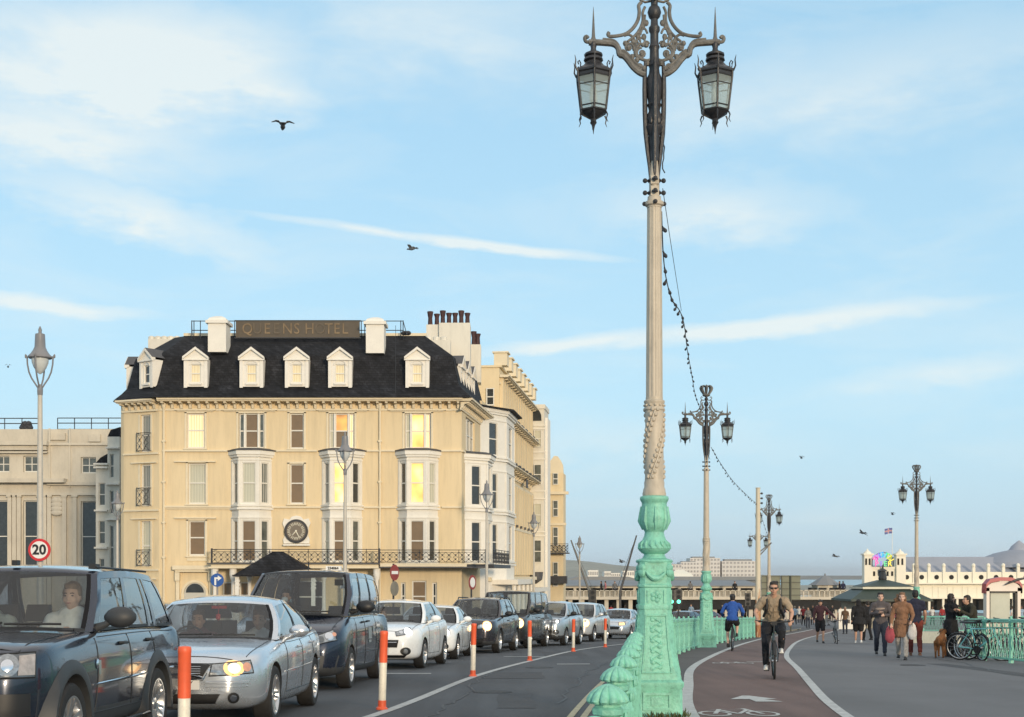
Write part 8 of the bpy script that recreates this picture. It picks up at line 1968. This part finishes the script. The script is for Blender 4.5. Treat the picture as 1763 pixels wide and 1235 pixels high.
# --- distant walkers
TOPC = [('red',(.30,.03,.03)),('white',(.55,.55,.53)),('black',(.012,.012,.014)),('navy',(.02,.025,.06)),('grey',(.14,.14,.14)),('pink',(.45,.16,.17)),('pale blue',(.25,.35,.45)),('brown',(.12,.07,.04)),('green',(.05,.12,.06))]
LEGC = [('black',BLK),('blue jeans',JN),('pale trousers',cloth('pale_trousers', (.42,.38,.34)))]
protos = []
crowd = [(1383,1078,0,0,'left of the white hoarding'),(1391,1082,4,1,'nearest the kerb of the cycle lane'),(1399,1076,2,0,'between two pale strollers'),(1376,1073,1,1,'just beyond the cyclist in beige'),(1424,1078,0,2,'behind the man pushing the bike'),(1368,1076,6,0,'close behind the beige shirted cyclist'),(1447,1082,1,0,'in front of the kiosk corner'),(1455,1092,7,1,'left of the puffer coat'),(1462,1080,3,0,'by the kiosk wall'),(1532,1097,2,1,'behind the man in the striped jumper'),
 (1545,1084,5,0,'left of the tan coated woman'),(1592,1078,4,0,'in front of the pier columns'),(1605,1077,1,1,'near the white parapet'),(1622,1076,0,1,'above the ginger dog'),(1650,1074,8,0,'behind the black coat'),(1352,1071,3,2,'under the road sign panels'),(1340,1070,2,0,'just left of the road sign panels'),(1408,1071,5,1,'far off by the arcade'),(1433,1071,2,2,'far off in the arcade shade'),(1278,1070,4,0,'past the railing near the bare pole'),(1268,1068,1,0,'beyond the railing left of the blue cyclist'),(1244,1068,2,1,'across the road past the second lamp'),(1190,1066,6,0,'near the green traffic lamps'),(1076,1066,2,0,'left of the nearest pedestal far away'),(1052,1064,0,1,'above the silver hatchback far away'),(1744,1085,1,1,'at the right edge beyond the totem'),(1758,1084,6,0,'cut by the right edge near the totem'),(1486,1076,1,2,'between the two black-clad walkers')]
rr = random.Random(21)
for i, (px, py, tc_i, lc_i, where) in enumerate(crowd):
    Y = min(gy(py), 140); nm, tc2 = TOPC[tc_i]; ln, lm = LEGC[lc_i]
    key = (tc_i, lc_i)
    face_ = rr.choice([0, pi, pi/2, -pi/2, .5, 2.6])
    if i < 9 or True:
        pose = walk(rr.uniform(.05,.2), rr.uniform(0,.15)) if rr.random() < .75 else {}
        person('figure in %s top, %s %s' % (nm, ln if 'jeans' in ln or 'trousers' in ln else ln+' trousers', where), (wx(px,Y), Y, zg(Y)+.01), face_, pose, cloth('crowd_'+nm.replace(' ','_'), tc2), lm, None, rr.choice([SKIN,SKIN2,SKIN3]), rr.choice([(.02,.015,.01),(.12,.07,.03),(.25,.2,.15)]), vox=.03, face=False, sleeve=rr.choice([.5,1]), scale=rr.uniform(.94,1.04), group='distant walkers on the promenade')
for i, (px, tc_i, where) in enumerate(((1034,2,'left group on the far terrace'),(1041,5,'second in the left terrace group'),(1057,4,'right of the terrace group near the mast'),(1441,2,'leaning at the terrace end by the conical kiosk'),(1447,3,'last at the right end of the far terrace'),(1186,4,'on the terrace just right of the nearest pedestal'),(1262,2,'on the terrace above the blue cyclist'))):
    nm, tc2 = TOPC[tc_i]; person('tiny figure in %s standing %s' % (nm, where), (ax(px), Ya-1.2, az_(1027.5)), rr.choice([0,pi,1.5]), {}, cloth('crowd_'+nm.replace(' ','_'), tc2), LEGC[0][1], None, SKIN, (.03,.02,.01), vox=.035, face=False, group='people on the far terrace')
# --- gulls
GW = mat('gull_grey', (.12,.12,.125), .8, var=.3, scale=10)
def gull(label, px, py, Y, span, rz, up=.25, bank=0):
    t = thing('gull', label, 'gull', P3(px, py, Y), rz, 'gulls in flight'); t.rotation_euler = (0, bank, rz); g = MB(); h = span/2
    limb(g, [(0,-.22,0),(0,0,0),(0,.2,.02)], [.04,.075,.045]); ell(g, (0,.28,.04), (.045,.06,.045)); limb(g, [(0,.33,.035),(0,.38,.02)], [.015,.006]); g.loft([[(-.03,-.2,0),(.03,-.2,0),(.03,-.2,.01),(-.03,-.2,.01)],[(-.1,-.42,0),(.1,-.42,0),(.1,-.42,.008),(-.1,-.42,.008)]])
    g.build('body', GW, t)
    for s_ in (-1,1):
        g = MB(); P = [(0,.06,.02,.24),(.35,.14,.02+up*.8,.21),(.6,.12,.02+up*.85,.16),(.85,-.02,up*.6,.10),(1.0,-.14,up*.35,.02)]
        g.loft([[(s_*x*h, y+c*.4, z*1.0),(s_*x*h, y-c*.6, z-.01),(s_*x*h, y-c*.6, z+.004),(s_*x*h, y+c*.35, z+.022)] for x, y, z, c in P]); g.build('wing', GW, t)
    return t
gull('largest gull gliding in blue sky left of centre', 487, 219, 40, .68, .2, .22); gull('small gull gliding above the hotel', 709, 429, 70, .62, .9, .2, .15); gull('tiny gull at the far left above the stone building', 14, 632, 110, .5, .3)
gull('small gull banking left of the flag', 1485, 918, 90, .7, .4, .1, .6); gull('tiny gull above the flag', 1537, 886, 150, .5, .2); gull('tiny gull above the cyclist near the horizon', 1438, 958, 120, .7, .8, .1, .5); gull('tiny gull in pale sky right of the nearest column', 1380, 789, 140, .6, .2); gull('tiny gull just left of the nearest pedestal', 1070, 968, 110, .6, .5, .2, .3)
# ============================================================ air
def haze():
    m = bpy.data.materials.new('air_haze'); m.use_nodes = True; nt = m.node_tree; nt.nodes.clear()
    out = nt.nodes.new('ShaderNodeOutputMaterial'); v = nt.nodes.new('ShaderNodeVolumePrincipled'); nt.links.new(v.outputs[0], out.inputs['Volume'])
    v.inputs['Color'].default_value = (.86,.93,1,1); v.inputs['Density'].default_value = HAZE; v.inputs['Anisotropy'].default_value = .2
    g = MB(); g.box(-7000,9500,-500,31000,-10.0,120.0); tag(g.build('haze', m, smooth=0), kind='stuff')
HAZE = .00006
haze()
